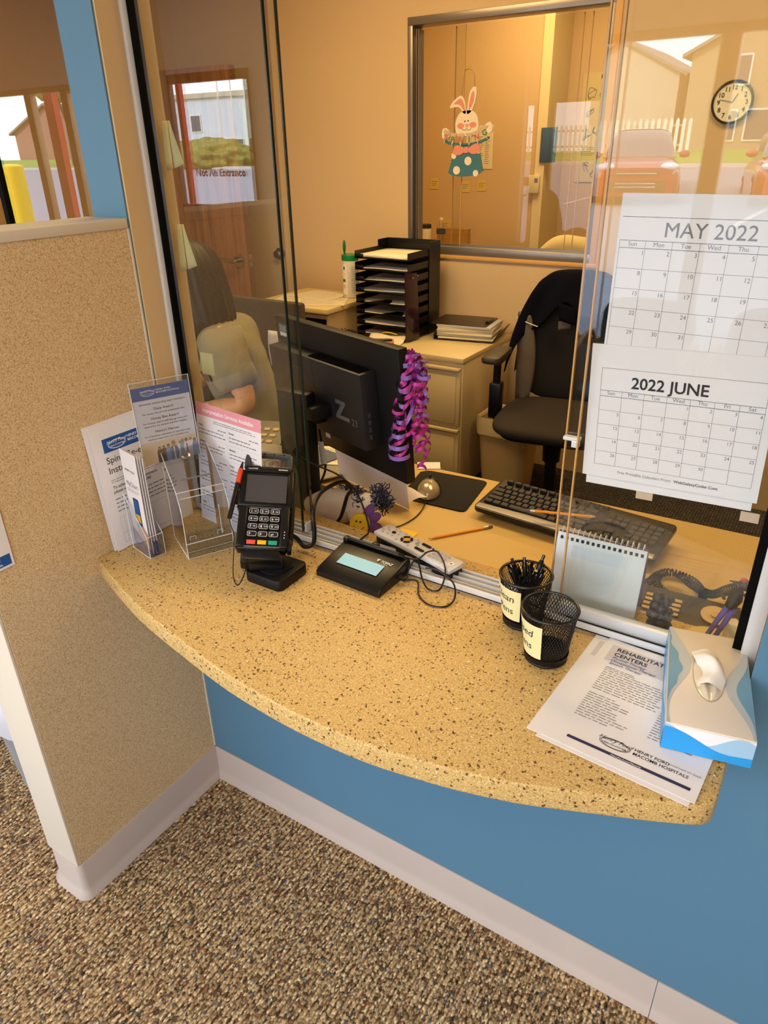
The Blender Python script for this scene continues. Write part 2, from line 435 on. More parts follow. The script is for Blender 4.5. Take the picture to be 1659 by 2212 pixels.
# cove base of the partition: wraps around the end with a rounded nose
def cove(path, name, label, h=.108):
    prof = [(.0, h), (.003, h), (.004, h - .004), (.004, .03), (.007, .014), (.016, .002), (.016, 0)]
    g = G(); rows = []
    n = len(path)
    for i, p in enumerate(path):
        p = Vector((p[0], p[1], 0))
        a = Vector((path[max(i - 1, 0)][0], path[max(i - 1, 0)][1], 0)); c = Vector((path[min(i + 1, n - 1)][0], path[min(i + 1, n - 1)][1], 0))
        nr = Vector((0, 0, 0))
        for q0, q1 in ((a, p), (p, c)):
            d = q1 - q0
            if d.length > 1e-6:
                d.normalize(); nr += Vector((d.y, -d.x, 0))
        nr.normalize()
        rows.append([g.v((p.x + nr.x * t, p.y + nr.y * t, z)) for t, z in prof])
    for A, B in zip(rows, rows[1:]):
        for k in range(len(prof) - 1):
            g.bm.faces.new([A[k], A[k + 1], B[k + 1], B[k]])
    return struct(obj(name, g, VINYL, ang=50), label)
arc = [(-.118 + .03 - .03 * math.cos(a), -.4545 + .03 - .03 * math.sin(a)) for a in [PI / 2 * k / 6 for k in range(7)]]
arc2 = [(-.0015 - .012 + .012 * math.sin(a), -.4545 + .012 - .012 * math.cos(a)) for a in [PI / 2 * k / 4 for k in range(5)]]
cove([(-.118, 0)] + arc + arc2 + [(-.0015, -.003)], 'baseboard_left', 'beige vinyl cove base around the foot of the partition')
g_ = [(.003, -.0005), (.4, -.0005), (.8, -.0005), (1.2185, -.0005)]
cove(g_, 'baseboard_front', 'beige vinyl cove base under the counter')
cove([(1.2197, -.0005), (2.0, -.0005), (2.8, -.0005)], 'baseboard_front_right', 'beige vinyl cove base right of the seam')
# waiting room outer walls and storefront at y=-3
slab('wall_right', [((2.8, -3.1, 0), (2.9, 5.6, CEIL))], TAN)
slab('wall_left', [((-6.3, -3.1, 0), (-6.2, .2, CEIL))], TAN)
slab('wall_office_left', [((-3.3, .13, 0), (-3.2, 5.6, CEIL))], TAN)
slab('wall_storefront', [((-6.2, -3.1, 2.1), (2.8, -3.0, CEIL)), ((-2.3, -3.1, 0), (2.8, -3.0, .55)), ((-6.2, -3.1, 0), (-3.45, -3.0, .25)),
                         ((2.35, -3.1, .55), (2.8, -3.0, 2.1)), ((-2.44, -3.1, 0), (-2.3, -3.0, 2.1))], mat('pale_grey_wall_paint', 'd9d2d6', .6), 'pale grey storefront wall behind the viewer')
BRONZE = mat('dark_bronze_frame', '4a3a30', .4, .4)
g = G()
for x in (-2.3, -1.3, -.6, .49, 1.42, 2.35): g.b2((x - .045, -3.08, .55), (x + .045, -3.02, 2.1), 0, .003)
g.b2((-2.3, -3.08, .55), (2.35, -3.02, .6), 0); g.b2((-2.3, -3.08, 2.06), (2.35, -3.02, 2.1), 0)
for x in (-6.15, -4.9, -4.42, -3.4): g.b2((x - .04, -3.08, .25), (x + .04, -3.02, 2.1), 0, .003)
g.b2((-6.15, -3.08, 2.06), (-3.4, -3.02, 2.1), 0)
w3 = struct(obj('window_3', g, mat('tan_storefront_frame', 'a98a62', .4, .3)), 'storefront window frames of the waiting room')
g = G(); g.b2((-2.3, -3.052, .6), (2.35, -3.048, 2.06)); g.b2((-6.15, -3.052, .25), (-3.4, -3.048, 2.06)); obj('glass_pane', g, GLASS_STORE, w3)
# storefront door with mid rail and lettering
g = G()
for a, c in (((-3.36, 0), (-3.24, 2.1)), ((-2.52, 0), (-2.4, 2.1)), ((-3.24, 2.045), (-2.52, 2.1)), ((-3.24, 1.16), (-2.52, 1.26)), ((-3.24, 0), (-2.52, .25))):
    g.b2((a[0], -3.08, a[1]), (c[0], -3.03, c[1]), 0, .004)
d1 = struct(obj('door_1', g, BRONZE), 'glazed entrance door with a middle rail')
g = G(); g.b2((-3.24, -3.056, .25), (-2.52, -3.05, 2.045)); obj('glass_pane', g, GLASS_STORE, d1)
g = G(); g.M = frame((-3.08, -3.046, 1.452), (1, 0, 0), (0, 0, 1)); g.text('Not An Entrance', 0, 0, .070, 0, bold=.035)
obj('lettering', g, BLACK, d1, label='dark lettering reading Not An Entrance')
g = G(); g.tube([(-3.2, -3.03, 1.05), (-3.2, -2.97, 1.05), (-2.56, -2.97, 1.05), (-2.56, -3.03, 1.05)], .013, 0, 10); obj('push_bar', g, STEEL, d1)
# office back wall with interior window, pilaster corner at x=-1.78
Yb = 2.6
slab('wall_back', [((-1.78, Yb, 0), (-.9, Yb + .14, CEIL)), ((-.9, Yb, 0), (.12, Yb + .14, 1.095)), ((-.9, Yb, 2.175), (.12, Yb + .14, CEIL)),
                   ((.12, Yb, 0), (2.8, Yb + .14, CEIL)), ((-3.2, Yb + .16, 0), (-1.78, Yb + .3, CEIL))], TAN, 'tan office back wall')
# second office beyond
slab('wall_far', [((-3.2, 4.4, 0), (-.86, 4.5, CEIL)), ((-.86, 4.75, 0), (2.8, 4.85, CEIL))], TAN)
slab('wall_far_side', [((-2.05, 2.75, 0), (-1.95, 4.4, CEIL))], TAN)
g = G(); g.b2((-.9, 4.385, 0), (-.83, 4.76, CEIL)); struct(obj('trim_3', g, mat('cream_door_casing', 'ecd9a8', .5)), 'cream corner post in the second office')
g = G()
y0, y1 = Yb + .03, Yb + .09
for a, c in (((-.9, 1.135), (-.872, 2.14)), ((.092, 1.135), (.12, 2.14)), ((-.9, 1.095), (.12, 1.135)), ((-.9, 2.14), (.12, 2.175))):
    g.b2((a[0], Yb - .004, a[1]), (c[0], Yb + .1, c[1]), 0, .002)
g.b2((-.865, Yb + .035, 1.135), (.085, Yb + .043, 1.146), 0)
for x in (-.856, -.846): g.b2((x - .002, Yb + .01, 1.135), (x + .002, Yb + .06, 2.125), 0)
w4 = struct(obj('window_4', g, mat('dull_aluminium', '9c938c', .35, .7)), 'interior window in an aluminium frame behind the desk')
g = G(); g.b2((-.865, Yb + .03, 1.135), (-.60, Yb + .034, 2.125)); obj('glass_pane', g, GLASS_STORE, w4)
g = G(); g.b2((-.66, Yb + .05, 1.135), (.085, Yb + .054, 2.125)); obj('glass_pane', g, GLASS_STORE, w4)
g = G()
for x, y in ((-.602, .03), (-.662, .05), (-.035, .052), (.005, .052)): g.b2((x, Yb + y, 1.135), (x + .004, Yb + y + .004, 2.125))
obj('pane_edge', g, EDGE_A, w4)
g = G(); g.b2((-.91, Yb - .012, 1.075), (.16, Yb + .0, 1.094), 0, .002); g.b2((.12, Yb - .01, 1.094), (.15, Yb, 2.175), 0, .002)
struct(obj('trim_4', g, mat('orange_tan_casing', 'd9a65c', .5)), 'tan casing below and right of the interior window')
# ---- window_1 frame in the service wall
X0, X1 = 0.0, 1.212
g = G()
g.b2((.004, .056, .84), (.012, .092, 2.3), 0, .001)                                   # left jamb channel
g.b2((1.212, .050, .84), (1.2345, .118, 2.3), 0, .001)                                # right jamb
g.b2((.004, .054, .8405), (1.213, .058, .855), 0, .0005)                               # sill lip
g.b2((.004, .054, .8405), (1.213, .118, .8435), 0)
for y in (.070, .086, .102, .116): g.b2((.004, y - .0012, .842), (1.213, y + .0012, .851), 0)
w1 = struct(obj('window_1', g, ALUW), 'white aluminium frame and track of the service window')
g = G(); g.b2((.0045, .067, .8435), (.0165, .0905, 2.3), 0, .001); g.b2((1.199, .058, .845), (1.213, .072, 2.3), 0, .001)
obj('gasket', g, BLACKRUB, w1)
g = G(); g.b2((-.0, .058, 2.28), (1.235, .12, 2.3)); obj('head_rail', g, ALUW, w1)
def pane(name, x0, x1, y, mat_, emat, rail, edge, w):
    g = G(); g.b2((x0, y - .003, .852), (x1, y + .003, 2.285)); p = obj(name, g, mat_, w1)
    g = G()
    if edge == 'R': g.b2((x1, y - .003, .852), (x1 + .0025, y + .003, 2.285))
    if edge == 'L': g.b2((x0 - .0025, y - .003, .852), (x0, y + .003, 2.285))
    obj('pane_edge', g, emat, p)
    if rail:
        g = G(); g.b2((x0, y - .011, .846), (x1, y + .004, .874), 0, .001); obj('bottom_rail', g, ALUW, p)
    return p
pane('sliding_pane', .017, .318, .078, GLASS, EDGE_G, False, 'R', .006)
pane('sliding_pane', .017, .332, .094, GLASS_STORE, EDGE_G, False, 'R', .006)
pane('sliding_pane', .886, 1.206, .098, GLASS, EDGE_A, False, 'L', .006)
pane('sliding_pane', .912, 1.206, .078, GLASS_STORE, EDGE_A, True, 'L', .006)
g = G(); g.b2((.93, .0565, .8445), (1.213, .064, .853), 0); obj('gasket', g, BLACKRUB, w1)
g = G(); g.box((.328, .086, .862), (.004, .02, .02)); g.box((.898, .088, 1.18), (.028, .012, .006), 0, .001); g.box((.906, .083, 1.174), (.012, .01, .012), 0, .001)
obj('pane_latch', g, mat('clear_clip', 'cfd6dc', .1, 0, .8), w1)
# ---- window_2 left of the partition
g = G()
for y in (.06, .076, .092): g.b2((-1.35, y, .84), (-.104, y + .003, .85))
g.b2((-1.35, .054, .8401), (-.104, .118, .8435)); g.b2((-.112, .056, .84), (-.104, .092, 2.3)); g.b2((-1.35, .056, .84), (-1.34, .118, 2.3))
w2 = struct(obj('window_2', g, ALUW), 'second service window beyond the partition')
g = G(); g.b2((-.506, .075, .85), (-.113, .081, 2.29)); p = obj('sliding_pane', g, GLASS, w2)
g = G(); g.b2((-.522, .068, .85), (-.506, .088, 2.29)); obj('pane_gasket', g, BLACKRUB, p)
# office door standing open in front of the back wall's left recess
g = G(); g.box((-2.375, 2.4255, 1.02), (.914, .045, 2.03), 0, .002)
d2 = obj('door_2', g, OAK); struct(d2, 'oak office door standing open')
g = G(); g.b2((-1.9178, 2.404, .005), (-1.9165, 2.447, 2.03)); obj('door_edge', g, mat('oak_edge', '7a5a34', .5), d2)
def lever(parent, x, y, z, s):
    g = G(); g.cyl((x, y, z), (x, y - .008 * s, z), .040, .040, 0, 32); g.cyl((x, y - .008 * s, z), (x, y - .05 * s, z), .011, .011, 0, 16)
    g.box((x - .055, y - .055 * s, z), (.13, .012, .024), 0, .004); obj('door_handle', g, STEEL, parent)
lever(d2, -1.985, 2.403, 1.015, 1); lever(d2, -1.985, 2.448, 1.015, -1)
g = G(); g.box((-1.916, 2.4255, 1.015), (.002, .03, .07), 0, .0); g.box((-1.913, 2.4255, 1.015), (.008, .016, .016), 0, .003); obj('latch_plate', g, STEEL, d2)
g = G(); g.cyl((-1.955, Yb + .16, 1.015), (-1.955, Yb + .145, 1.015), .036, .036, 0, 28); g.cyl((-1.955, Yb + .145, 1.015), (-1.955, Yb + .11, 1.015), .018, .022, 0, 20)
tag(obj('door_stop', g, STEEL), 'round metal wall stop behind the open oak door', 'door stop')
# ceiling troffers
for tx, ty, te, tcol in TROFFERS:
    g = G(); t = .02
    for a, c in (((-.61, -.305), (.61, -.285)), ((-.61, .285), (.61, .305)), ((-.61, -.305), (-.59, .305)), ((.59, -.305), (.61, .305))):
        g.b2((a[0] + tx, a[1] + ty, CEIL - .03), (c[0] + tx, c[1] + ty, CEIL))
    tag(obj('ceiling_light', g, WHITE), 'recessed ceiling troffer with a white frame', 'ceiling light', 'ceiling troffers above the rooms')
# ================================================================= COUNTER AND WHAT STANDS ON IT
CZ = .84
front = [(.001, -.224), (.03, -.240), (.206, -.300), (.373, -.338), (.50, -.362), (.617, -.3735), (.705, -.3755), (.792, -.371), (.87, -.358), (.931, -.345), (1.0, -.325), (1.049, -.306), (1.11, -.281), (1.161, -.260), (1.205, -.240)]
fr = [(p.x, p.y) for p in spline([(a, b, 0) for a, b in front], 4)]
poly = fr + [(1.222, -.231), (1.232, -.219), (1.234, -.204), (1.234, -.002)] + [(1.2335, -.002), (1.2335, .172), (.86, .172), (.56, .170), (.467, .167), (.38, .170), (.0045, .200), (.0045, -.002), (.001, -.002)]
g = G(); g.prism(poly[::-1], .8, CZ, 0, .0035, seg=3)
counter = obj('counter', g, COUNTER, ang=40)
tag(counter, 'curved speckled beige counter under the service window', 'counter')

# ---- printed pieces -------------------------------------------------------
PR = [PAPER, INK, INKG, NAVY, WINK, NAVYD, mat('pink_print', 'e79bab', .6), mat('pale_grey_print', 'cfcbd3', .7), INKL, mat('cream_photo_backdrop', 'ead9c6', .7),
      mat('skin_print', 'b98a6c', .7), mat('suit_print', '62789c', .7), mat('scrub_print', '86b0d6', .7), mat('dark_hair_print', '4a342a', .7), mat('red_print', 'a2323c', .7), mat('blond_print', 'cfae7c', .7)]
def paper(g, w, h, t=.0006, m=0, corner=(0, 0), bend=0):
    g.b2((corner[0], corner[1], -t), (corner[0] + w, corner[1] + h, 0), m)
def logo(g, u, v, s, m, z=.0004, two=True, m2=None):
    """oval hospital emblem with script across it and two lines of capitals to the right"""
    n = 28
    for rr in (1.0, .9):
        P = [(u + s * 1.0 * rr * math.cos(2 * PI * k / n), v - s * .12 + s * .42 * rr * math.sin(2 * PI * k / n)) for k in range(n)]
        for a, b in zip(P, P[1:] + P[:1]): g.line(a[0], a[1], b[0], b[1], s * .035, m, z)
    g.text('Henry Ford', u, v + s * .03, s * .46, m, z + .0001, 'C', .0, .35)
    g.text('HEALTH SYSTEM', u, v - s * .30, s * .21, m, z + .0001, 'C', .01)
    if two:
        g.text('HENRY FORD', u + s * 1.2, v + s * .08, s * .36, m2 or m, z, 'L', .012); g.text('MACOMB HOSPITALS', u + s * 1.2, v - s * .30, s * .36, m2 or m, z, 'L', .012)

# spine re-evaluation sheets leaning on the partition (two sheets)
def spine(M, front=True):
    g = G(); paper(g, .216, .279)
    if front:
        g.rect(.024, .217, .20, .247, 3); logo(g, .058, .233, .022, 4)
        g.text('Spine Re-evaluation', .024, .193, .0205, 1, bold=.002); g.text('Instructions', .024, .171, .0205, 1, bold=.002)
        g.greek(.024, .19, .159, .149, 2, 2, seed=3); g.text('To schedule your appointment,', .024, .137, .0092, 1, bold=.01, shear=.2)
        g.text('please call (586) 263-2345.', .024, .127, .0092, 1, bold=.01, shear=.2)
        g.greek(.024, .19, .118, .082, 4, 2, seed=5, rag=.1)
        for a, b in (((.024, .072), (.150, .072)), ((.024, .012), (.150, .012)), ((.024, .012), (.024, .072)), ((.150, .012), (.150, .072)), ((.024, .035), (.07, .035)), ((.034, .014), (.034, .07)), ((.06, .05), (.11, .05)), ((.11, .014), (.11, .06))):
            g.line(*a, *b, .0007, 8)
    return obj('paper_sheet', g, PR, M=M)
sA = frame((.016, -.186, .8412), (.03, 1, 0), (-.055, .02, 1))
o = spine(sA @ Matrix.Translation((0, 0, .0015))); tag(o, 'front white instruction sheet headed Spine Re-evaluation leaning on the partition', 'paper sheet')
o = spine(sA @ TM(-.006, .003, -.001, 0, 0, 1.2), False); tag(o, 'blank white sheet showing behind the Spine Re-evaluation sheet', 'paper sheet')

# interpretation services sheet leaning on the glass
g = G(); g.M = Matrix.Identity(4); paper(g, .216, .279); g.rect(0, .252, .216, .279, 6)
g.text('Interpretation Services Available', .108, .2605, .0128, 4, z=.0006, al='C', bold=.018)
g.greek(.06, .2, .247, .239, 2, 1, seed=2, rag=.1)
names = ['Arabic', 'Chinese', 'French', 'German', 'Greek', 'Italian']; names2 = ['Korean', 'Mandarin', 'Polish', 'Portuguese', 'Punjabi', 'Romanian']
for i in range(6):
    v = .232 - i * .037
    for u, nm in ((.008, names[i]), (.112, names2[i])):
        g.text(nm, u, v - .004, .0056, 1, bold=.02); g.greek(u, u + .094, v - .008, v - .024, 2, 2, seed=i + int(u * 999), rag=.3)
        g.greek(u + .066, u + .094, v, v - .008, 1, 2, seed=9 + i, rag=0); g.line(u, v - .029, u + .098, v - .029, .0004, 8)
g.line(.108, .01, .108, .238, .0004, 8)
o = obj('paper_sheet', g, PR, M=TM(.056, .026, .8412, 90 - 5.6, 0, -7.4))
tag(o, 'white sheet headed Interpretation Services Available in a pink band', 'paper sheet')

# acrylic suggestion box with tall sign, lid and front pocket
O = Vector((.173, -.129, CZ)); U = Vector((.476, .879, 0)); Nn = Vector((.879, -.476, 0))
t = thing('acrylic_display_box', 'clear acrylic box with a hospital award sign behind it', 'display box', Matrix(((U.x, -Nn.x, 0, O.x), (U.y, -Nn.y, 0, O.y), (0, 0, 1, O.z), (0, 0, 0, 1))))
# local: x along the front (0..0.1), y backwards, z up
def clearbox(g, polys, th=.0022):
    for pts in polys:
        a, b, c = Vector(pts[0]), Vector(pts[1]), Vector(pts[2]); n = (b - a).cross(c - a).normalized() * th
        P = [Vector(p) for p in pts]; Q = [p + n for p in P]
        g.face(P[::-1]); g.face(Q)
        for i in range(len(P)): g.face([P[i], P[(i + 1) % len(P)], Q[(i + 1) % len(P)], Q[i]])
W = .1
g = G()
clearbox(g, [[(0, 0, 0), (W, 0, 0), (W, 0, .035), (0, 0, .035)],                 # pocket front
             [(0, .022, 0), (W, .022, 0), (W, .022, .13), (0, .022, .13)],       # box front
             [(0, 0, 0), (0, .115, 0), (0, .115, .205), (0, .022, .145), (0, 0, .11)], [(W, .115, 0), (W, 0, 0), (W, 0, .11), (W, .022, .145), (W, .115, .205)],
             [(0, 0, 0), (0, .115, 0), (W, .115, 0), (W, 0, 0)]])
g.keep = True
obj('acrylic_body', g, CLEARP, t, flat=True)
EDGE_C = mat('clear_acrylic_edge', 'dfe4ee', .08, 0, .9)
g = G()
for a, c in (((0, 0, 0), (W, 0, 0)), ((0, 0, 0), (0, 0, .11)), ((W, 0, 0), (W, 0, .11)), ((0, 0, .035), (W, 0, .035)), ((0, 0, .11), (0, .022, .145)), ((W, 0, .11), (W, .022, .145)),
             ((0, .022, .13), (W, .022, .13)), ((0, .115, 0), (0, .115, .205)), ((W, .115, 0), (W, .115, .205)), ((0, .022, .145), (0, .115, .205)), ((W, .022, .145), (W, .115, .205)),
             ((0, 0, 0), (0, .115, 0)), ((W, 0, 0), (W, .115, 0)), ((0, .022, .003), (W, .022, .003)), ((0, .022, .145), (W, .022, .145)), ((.084, .022, .03), (.084, .022, .10))):
    g.tube([a, c], .0009, 0, 5)
for x, z in ((.02, .04), (.08, .04)):
    g.tube([(x - .006, 0.0215, z - .008), (x - .006, 0.0215, z), (x + .006, 0.0215, z), (x + .006, 0.0215, z - .008)], .0007, 0, 5)
obj('acrylic_edge', g, EDGE_C, t)
g = G(); clearbox(g, [[(0, .022, .145), (W, .022, .145), (W, .115, .205), (0, .115, .205)]], .003); g.keep = True; obj('lid', g, CLEARP, t, flat=True)
g = G(); g.box((.05, .045, .1625), (.066, .0035, .001), 0, 0, Euler((math.radians(33), 0, 0)).to_matrix()); obj('slot', g, INKG, t)
g = G(); T_ = TM(.045, .095, .194, 33, 0, 0); g.M = T_; g.lathe([(0, .006), (.007, .006), (.008, .003), (.011, .002), (.011, -.001)], 0, 20); g.box((0, 0, .007), (.011, .002, .002)); obj('lock', g, STEEL, t)
g = G(); n = 20
P = [(.058 + .008 * math.cos(PI / 6 + 2 * PI * k / n * .84 - .1), .0285, .10 + .009 * math.sin(PI / 6 + 2 * PI * k / n * .84 - .1)) for k in range(n)]
P = [(.058 + .0075 * math.cos(a), .0275, .105 + .0075 * math.sin(a)) for a in [math.radians(-55 + 290 * k / 18) for k in range(19)]] + [(.0545, .0275, .126), (.0615, .0275, .126)][:0]
P = [(.052, .0275, .118), (.052, .0275, .110)] + [(.058 + .0085 * math.cos(a), .0275, .103 + .0085 * math.sin(a)) for a in [math.radians(135 + 270 * k / 16) for k in range(17)]] + [(.064, .0275, .110), (.064, .0275, .118), (.058, .0275, .121)]
g.tube(P, .0009, 0, 5, closed=True); obj('keyhole', g, EDGE_C, t)
# sign: tall sheet in a clear sleeve behind the lid
S0 = (-.014, .100, 0)
g = G(); g.M = frame((-.036, .110, .183), (1, .05, .012), (-.012, .035, 1))
paper(g, .118, .164, .0008); g.rect(0, .137, .118, .164, 3); logo(g, .033, .152, .014, 4)
g.text('Nominate outstanding team members.', .059, .1265, .0062, 1, al='C', shear=.25, bold=.004)
for v, s_ in ((.114, 'Daisy Award'), (.094, 'Honey Bee Award'), (.066, "Henry's Heroes")): g.text(s_, .059, v, .0078, 1, al='C', bold=.008)
for v, s_ in ((.106, 'For nurses who provide exceptional care.'), (.086, 'For nursing support staff who go above and'), (.079, 'beyond for our patients and their families.'), (.058, 'For employees, volunteers or physicians who'), (.051, 'helped to make your visit a positive one.')):
    g.text(s_, .059, v, .0053, 1, al='C', bold=.004)
g.rect(0, 0, .118, .047, 9)
for k, (u, s_, h, c, hr) in enumerate([(.036, .8, .030, 13, 13), (.045, .8, .031, 13, 13), (.055, .9, .032, 12, 13), (.080, .8, .034, 4, 15), (.086, .85, .037, 12, 8), (.094, .9, .036, 4, 13), (.103, .85, .037, 4, 15), (.112, .85, .033, 12, 13), (.066, 1.15, .036, 11, 10)]):
    P = [(u + .0078 * s_ * math.cos(a), h - .014 * s_ + .012 * math.sin(a)) for a in [PI * j / 8 for j in range(9)]]
    z = .0005 + k * .00012
    g.face([(a, b, z) for a, b in P[::1]] + [(u - .0078 * s_, 0, z), (u + .0078 * s_, 0, z)], c)
    for dz, rr, mm, dv in ((.00004, .0036, hr, .0012), (.00007, .0029, 10, 0)):
        g.face([(u + rr * s_ * math.cos(2 * PI * j / 12), h + dv + rr * 1.2 * s_ * math.sin(2 * PI * j / 12), z + dz) for j in range(12)], mm)
    if k in (5, 8): g.rect(u - .0012, 0, u + .0012, h - .006, 14 if k == 5 else 4, z + .00005)
obj('award_sign', g, PR, t, label='printed award sign with a blue header and a row of people')
g = G(); g.M = frame((-.038, .1085, .173), (1, .05, .012), (-.012, .035, 1)); g.b2((0, 0, .001), (.122, .186, .003)); obj('sign_sleeve', g, CLEARP, t)
g = G(); g.M = frame((-.038, .1085, .173), (1, .05, .012), (-.012, .035, 1))
g.tube([(0, 0, .002), (0, .186, .002), (.122, .186, .002), (.122, 0, .002)], .0009, 0, 5); obj('sleeve_edge', g, EDGE_C, t)
# clear side pocket with leaflets, standing left of the box
t2 = thing('leaflet_holder', 'clear plastic leaflet pocket at the left side of the display box', 'leaflet holder', frame((.104, -.158, CZ), (.22, .97, 0), (-.97, .22, 0)))
g = G()
clearbox(g, [[(-.012, 0, 0), (.024, 0, 0), (.024, .0, .05), (-.012, .0, .05)], [(-.012, 0, 0), (-.012, .075, 0), (-.012, .075, .13), (-.012, 0, .05)], [(.024, .075, 0), (.024, 0, 0), (.024, 0, .05), (.024, .075, .13)],
             [(-.012, 0, 0), (.024, 0, 0), (.024, .075, 0), (-.012, .075, 0)]], .0018); g.keep = True
obj('acrylic_body', g, CLEARP, t2, flat=True)
g = G()
for x in (-.012, .024):
    for a, c in (((x, 0, 0), (x, 0, .05)), ((x, 0, .05), (x, .075, .13)), ((x, .075, .13), (x, .075, 0)), ((x, 0, 0), (x, .075, 0))): g.tube([a, c], .0008, 0, 5)
g.tube([(-.012, 0, .05), (.024, 0, .05)], .0008, 0, 5); g.tube([(-.012, 0, 0), (.024, 0, 0)], .0008, 0, 5)
obj('acrylic_edge', g, EDGE_C, t2)
LM = frame((.104, -.158, CZ), (.22, .97, 0), (-.97, .22, 0))
LFM = [PAPER, NAVY, WINK, mat('leaflet_yellow', 'e2b84a', .6), mat('leaflet_phone', '23324e', .5), mat('leaflet_skin', 'd9a88c', .6), INKG]
for k in range(4):
    g = G(); x = -.006 + k * .0058; lean = .012 - .004 * k
    B = LM @ frame((x, .071, .003), (.0, -1, 0), (lean, .07, 1))
    g.M = B; g.b2((0, 0, -.0008), (.066, .228 - .003 * k, .0), 0)
    if k == 0:
        g.text('MyChart', .008, .150, .016, 6, .0004, sx=.85); g.greek(.008, .06, .145, .136, 2, 6, z=.0004)
        g.text('HENRY FORD', .01, .184, .007, 6, .0004, bold=.01)
        g.prism(rrect(.024, .080, .004, 4, .036, .085), .0002, .0006, 4); g.rect(.0265, .050, .0455, .122, 1, .0008); g.rect(.0265, .070, .0455, .088, 3, .0010)
        g.face([(.018, 0.018, .0009), (.068, .0, .0009), (.066, .05, .0009), (.044, .064, .0009), (.024, .054, .0009)], 5)
        g.face([(.0, .0, .0012), (.072, .0, .0012), (.072, .012, .0012), (.0, .05, .0012)], 1); g.text('see more', .008, .018, .006, 2, .0015)
    if k > 1: g.rect(0, 0, .072, .03, 1, .0003)
    o = obj('leaflet', g, LFM)
    tag(o, ['outermost leaflet in the clear pocket, blue and white with a phone picture', 'white leaflet second from the left in the clear pocket', 'white leaflet third from the left in the clear pocket', 'white leaflet nearest the acrylic box in the clear pocket'][k], 'leaflet', 'leaflets in the clear pocket')

# poster cut by the left frame edge, on the partition
g = G(); paper(g, .216, .279); g.b2((0, 0, 0), (.216, .279, .0004), 0); g.rect(.005, .005, .211, .027, 1, .0008); g.text('t can', .175, .018, .008, 2, .001, bold=.015); g.text('sports.', .172, .008, .008, 2, .001, bold=.015)
g.rect(.02, .1, .19, .24, 3, .0008)
o = obj('poster', g, [PAPER, NAVY, WINK, mat('pale_blue_print', 'c9daf0', .6)], M=frame((.0008, -.613, .915), (0, 1, 0), (0, 0, 1)))
tag(o, 'white notice with a blue bottom bar taped to the partition', 'notice')

# ---- payment terminal -------------------------------------------------------
def D(px_, py_): pass
t = thing('card_terminal', 'black card payment terminal with colour keys on a swivel stand', 'card terminal', TM(.378, -.085, CZ, 0, 0, 0))
g = G(); g.prism(rrect(.094, .092, .014, 5), 0, .024, 0, .003)
obj('stand_base', g, BLACKM, t)
g = G(); g.cyl((0, 0, .022), (0, 0, .027), .034, .034, 0, 32); g.cyl((.028, .012, .024), (.028, .012, .0265), .007, .007, 0, 20)
g.M = TM(-.020, -.004, .026, 0, 0, 36.4)
g.prism([(-.033, -.026), (.033, -.026), (.031, .02), (-.031, .02)], 0, .034, 0, .003)
obj('stand_neck', g, BLACK, t)
TMx = TM(-.012, -.023, .076, 0, 6.7, 0) 
body_M = Matrix.Translation((-.012, -.023, .076)) @ (Euler((math.radians(-59.3 + 90), math.radians(6.7), math.radians(36.4))).to_matrix().to_4x4()) @ Matrix.Scale(1.09, 4) @ Matrix.Translation((0, -.004, 0))
# body local: x right, y up the face, z out of the face
H, Wd = .178, .100
def mkbody():
    g = G()
    out = [(-.043, 0), (.043, 0), (.0465, .006), (.047, .08), (.052, .092), (.052, .168), (.049, .173), (-.049, .173), (-.052, .168), (-.052, .092), (-.047, .08), (-.0465, .006)]
    g.prism(out, -.022, .0, 0, .004, seg=3)
    g.prism([(-.051, .088), (.051, .088), (.051, .170), (-.051, .170)], -.01, .006, 0, .004, seg=3)
    for s in (-1, 1): g.prism([(s * .032, .002), (s * .0465, .002), (s * .047, .09), (s * .030, .09)][::s], -.01, .005, 0, .003, seg=3)
    g.prism(rrect(.088, .014, .005, 4, 0, .171), -.006, .009, 0, .002)
    g.b2((-.034, -.02, -.018), (.034, .004, -.002), 0, .003)
    return g
tb = obj('terminal_body', mkbody(), BLACK, t, body_M)
g = G(); g.b2((-.037, -.018, -.048), (.037, .03, -.018), 0, .003); g.b2((-.030, -.006, -.056), (.030, .03, -.04), 0, .002)
for x, z in ((-.020, -.030), (.0, -.037), (.020, -.030)): g.cyl((x, -.0185, z), (x, -.0178, z), .0022, .0022, 0, 10)
obj('tilt_bracket', g, BLACKM, tb)
g = G(); g.rect(-.038, .096, .038, .158, 0, .0062); g.M = Matrix.Identity(4)
obj('screen', g, mat('dark_grey_screen', '4a484d', .25), tb)
g = G()
for a, c in (((-.0405, .0935), (.0405, .0955)), ((-.0405, .1585), (.0405, .1605)), ((-.0405, .0935), (-.0385, .1605)), ((.0385, .0935), (.0405, .1605))): g.b2((a[0], a[1], .004), (c[0], c[1], .0075), 0, .0005)
obj('screen_bezel', g, BLACKG, tb)
g = G(); g.tube(spline([(-.040, .176, .0), (-.040, .200, .0), (-.034, .208, .0), (0, .209, .0), (.034, .208, .0), (.040, .200, 0), (.040, .176, 0)], 5), .0062, 0, 8)
for x in (-.028, -.01, .01, .028): pass
obj('reader_handle', g, mat('charcoal_plastic', '3a3c42', .45), tb)
g = G(); g.b2((-.034, .178, -.003), (.034, .202, -.001), 0); obj('contactless_window', g, CLEARP, tb)
g = G(); g.M = Matrix.Identity(4)
for x in (-.027, -.009, .009, .027): g.cyl((x, .2085, .0055), (x, .2085, .0066), .002, .002, 0, 10)
cx, cy = .004, .189
n = 20; P = [(cx + .014 * math.cos(2 * PI * k / n), cy + .0095 * math.sin(2 * PI * k / n)) for k in range(n)]
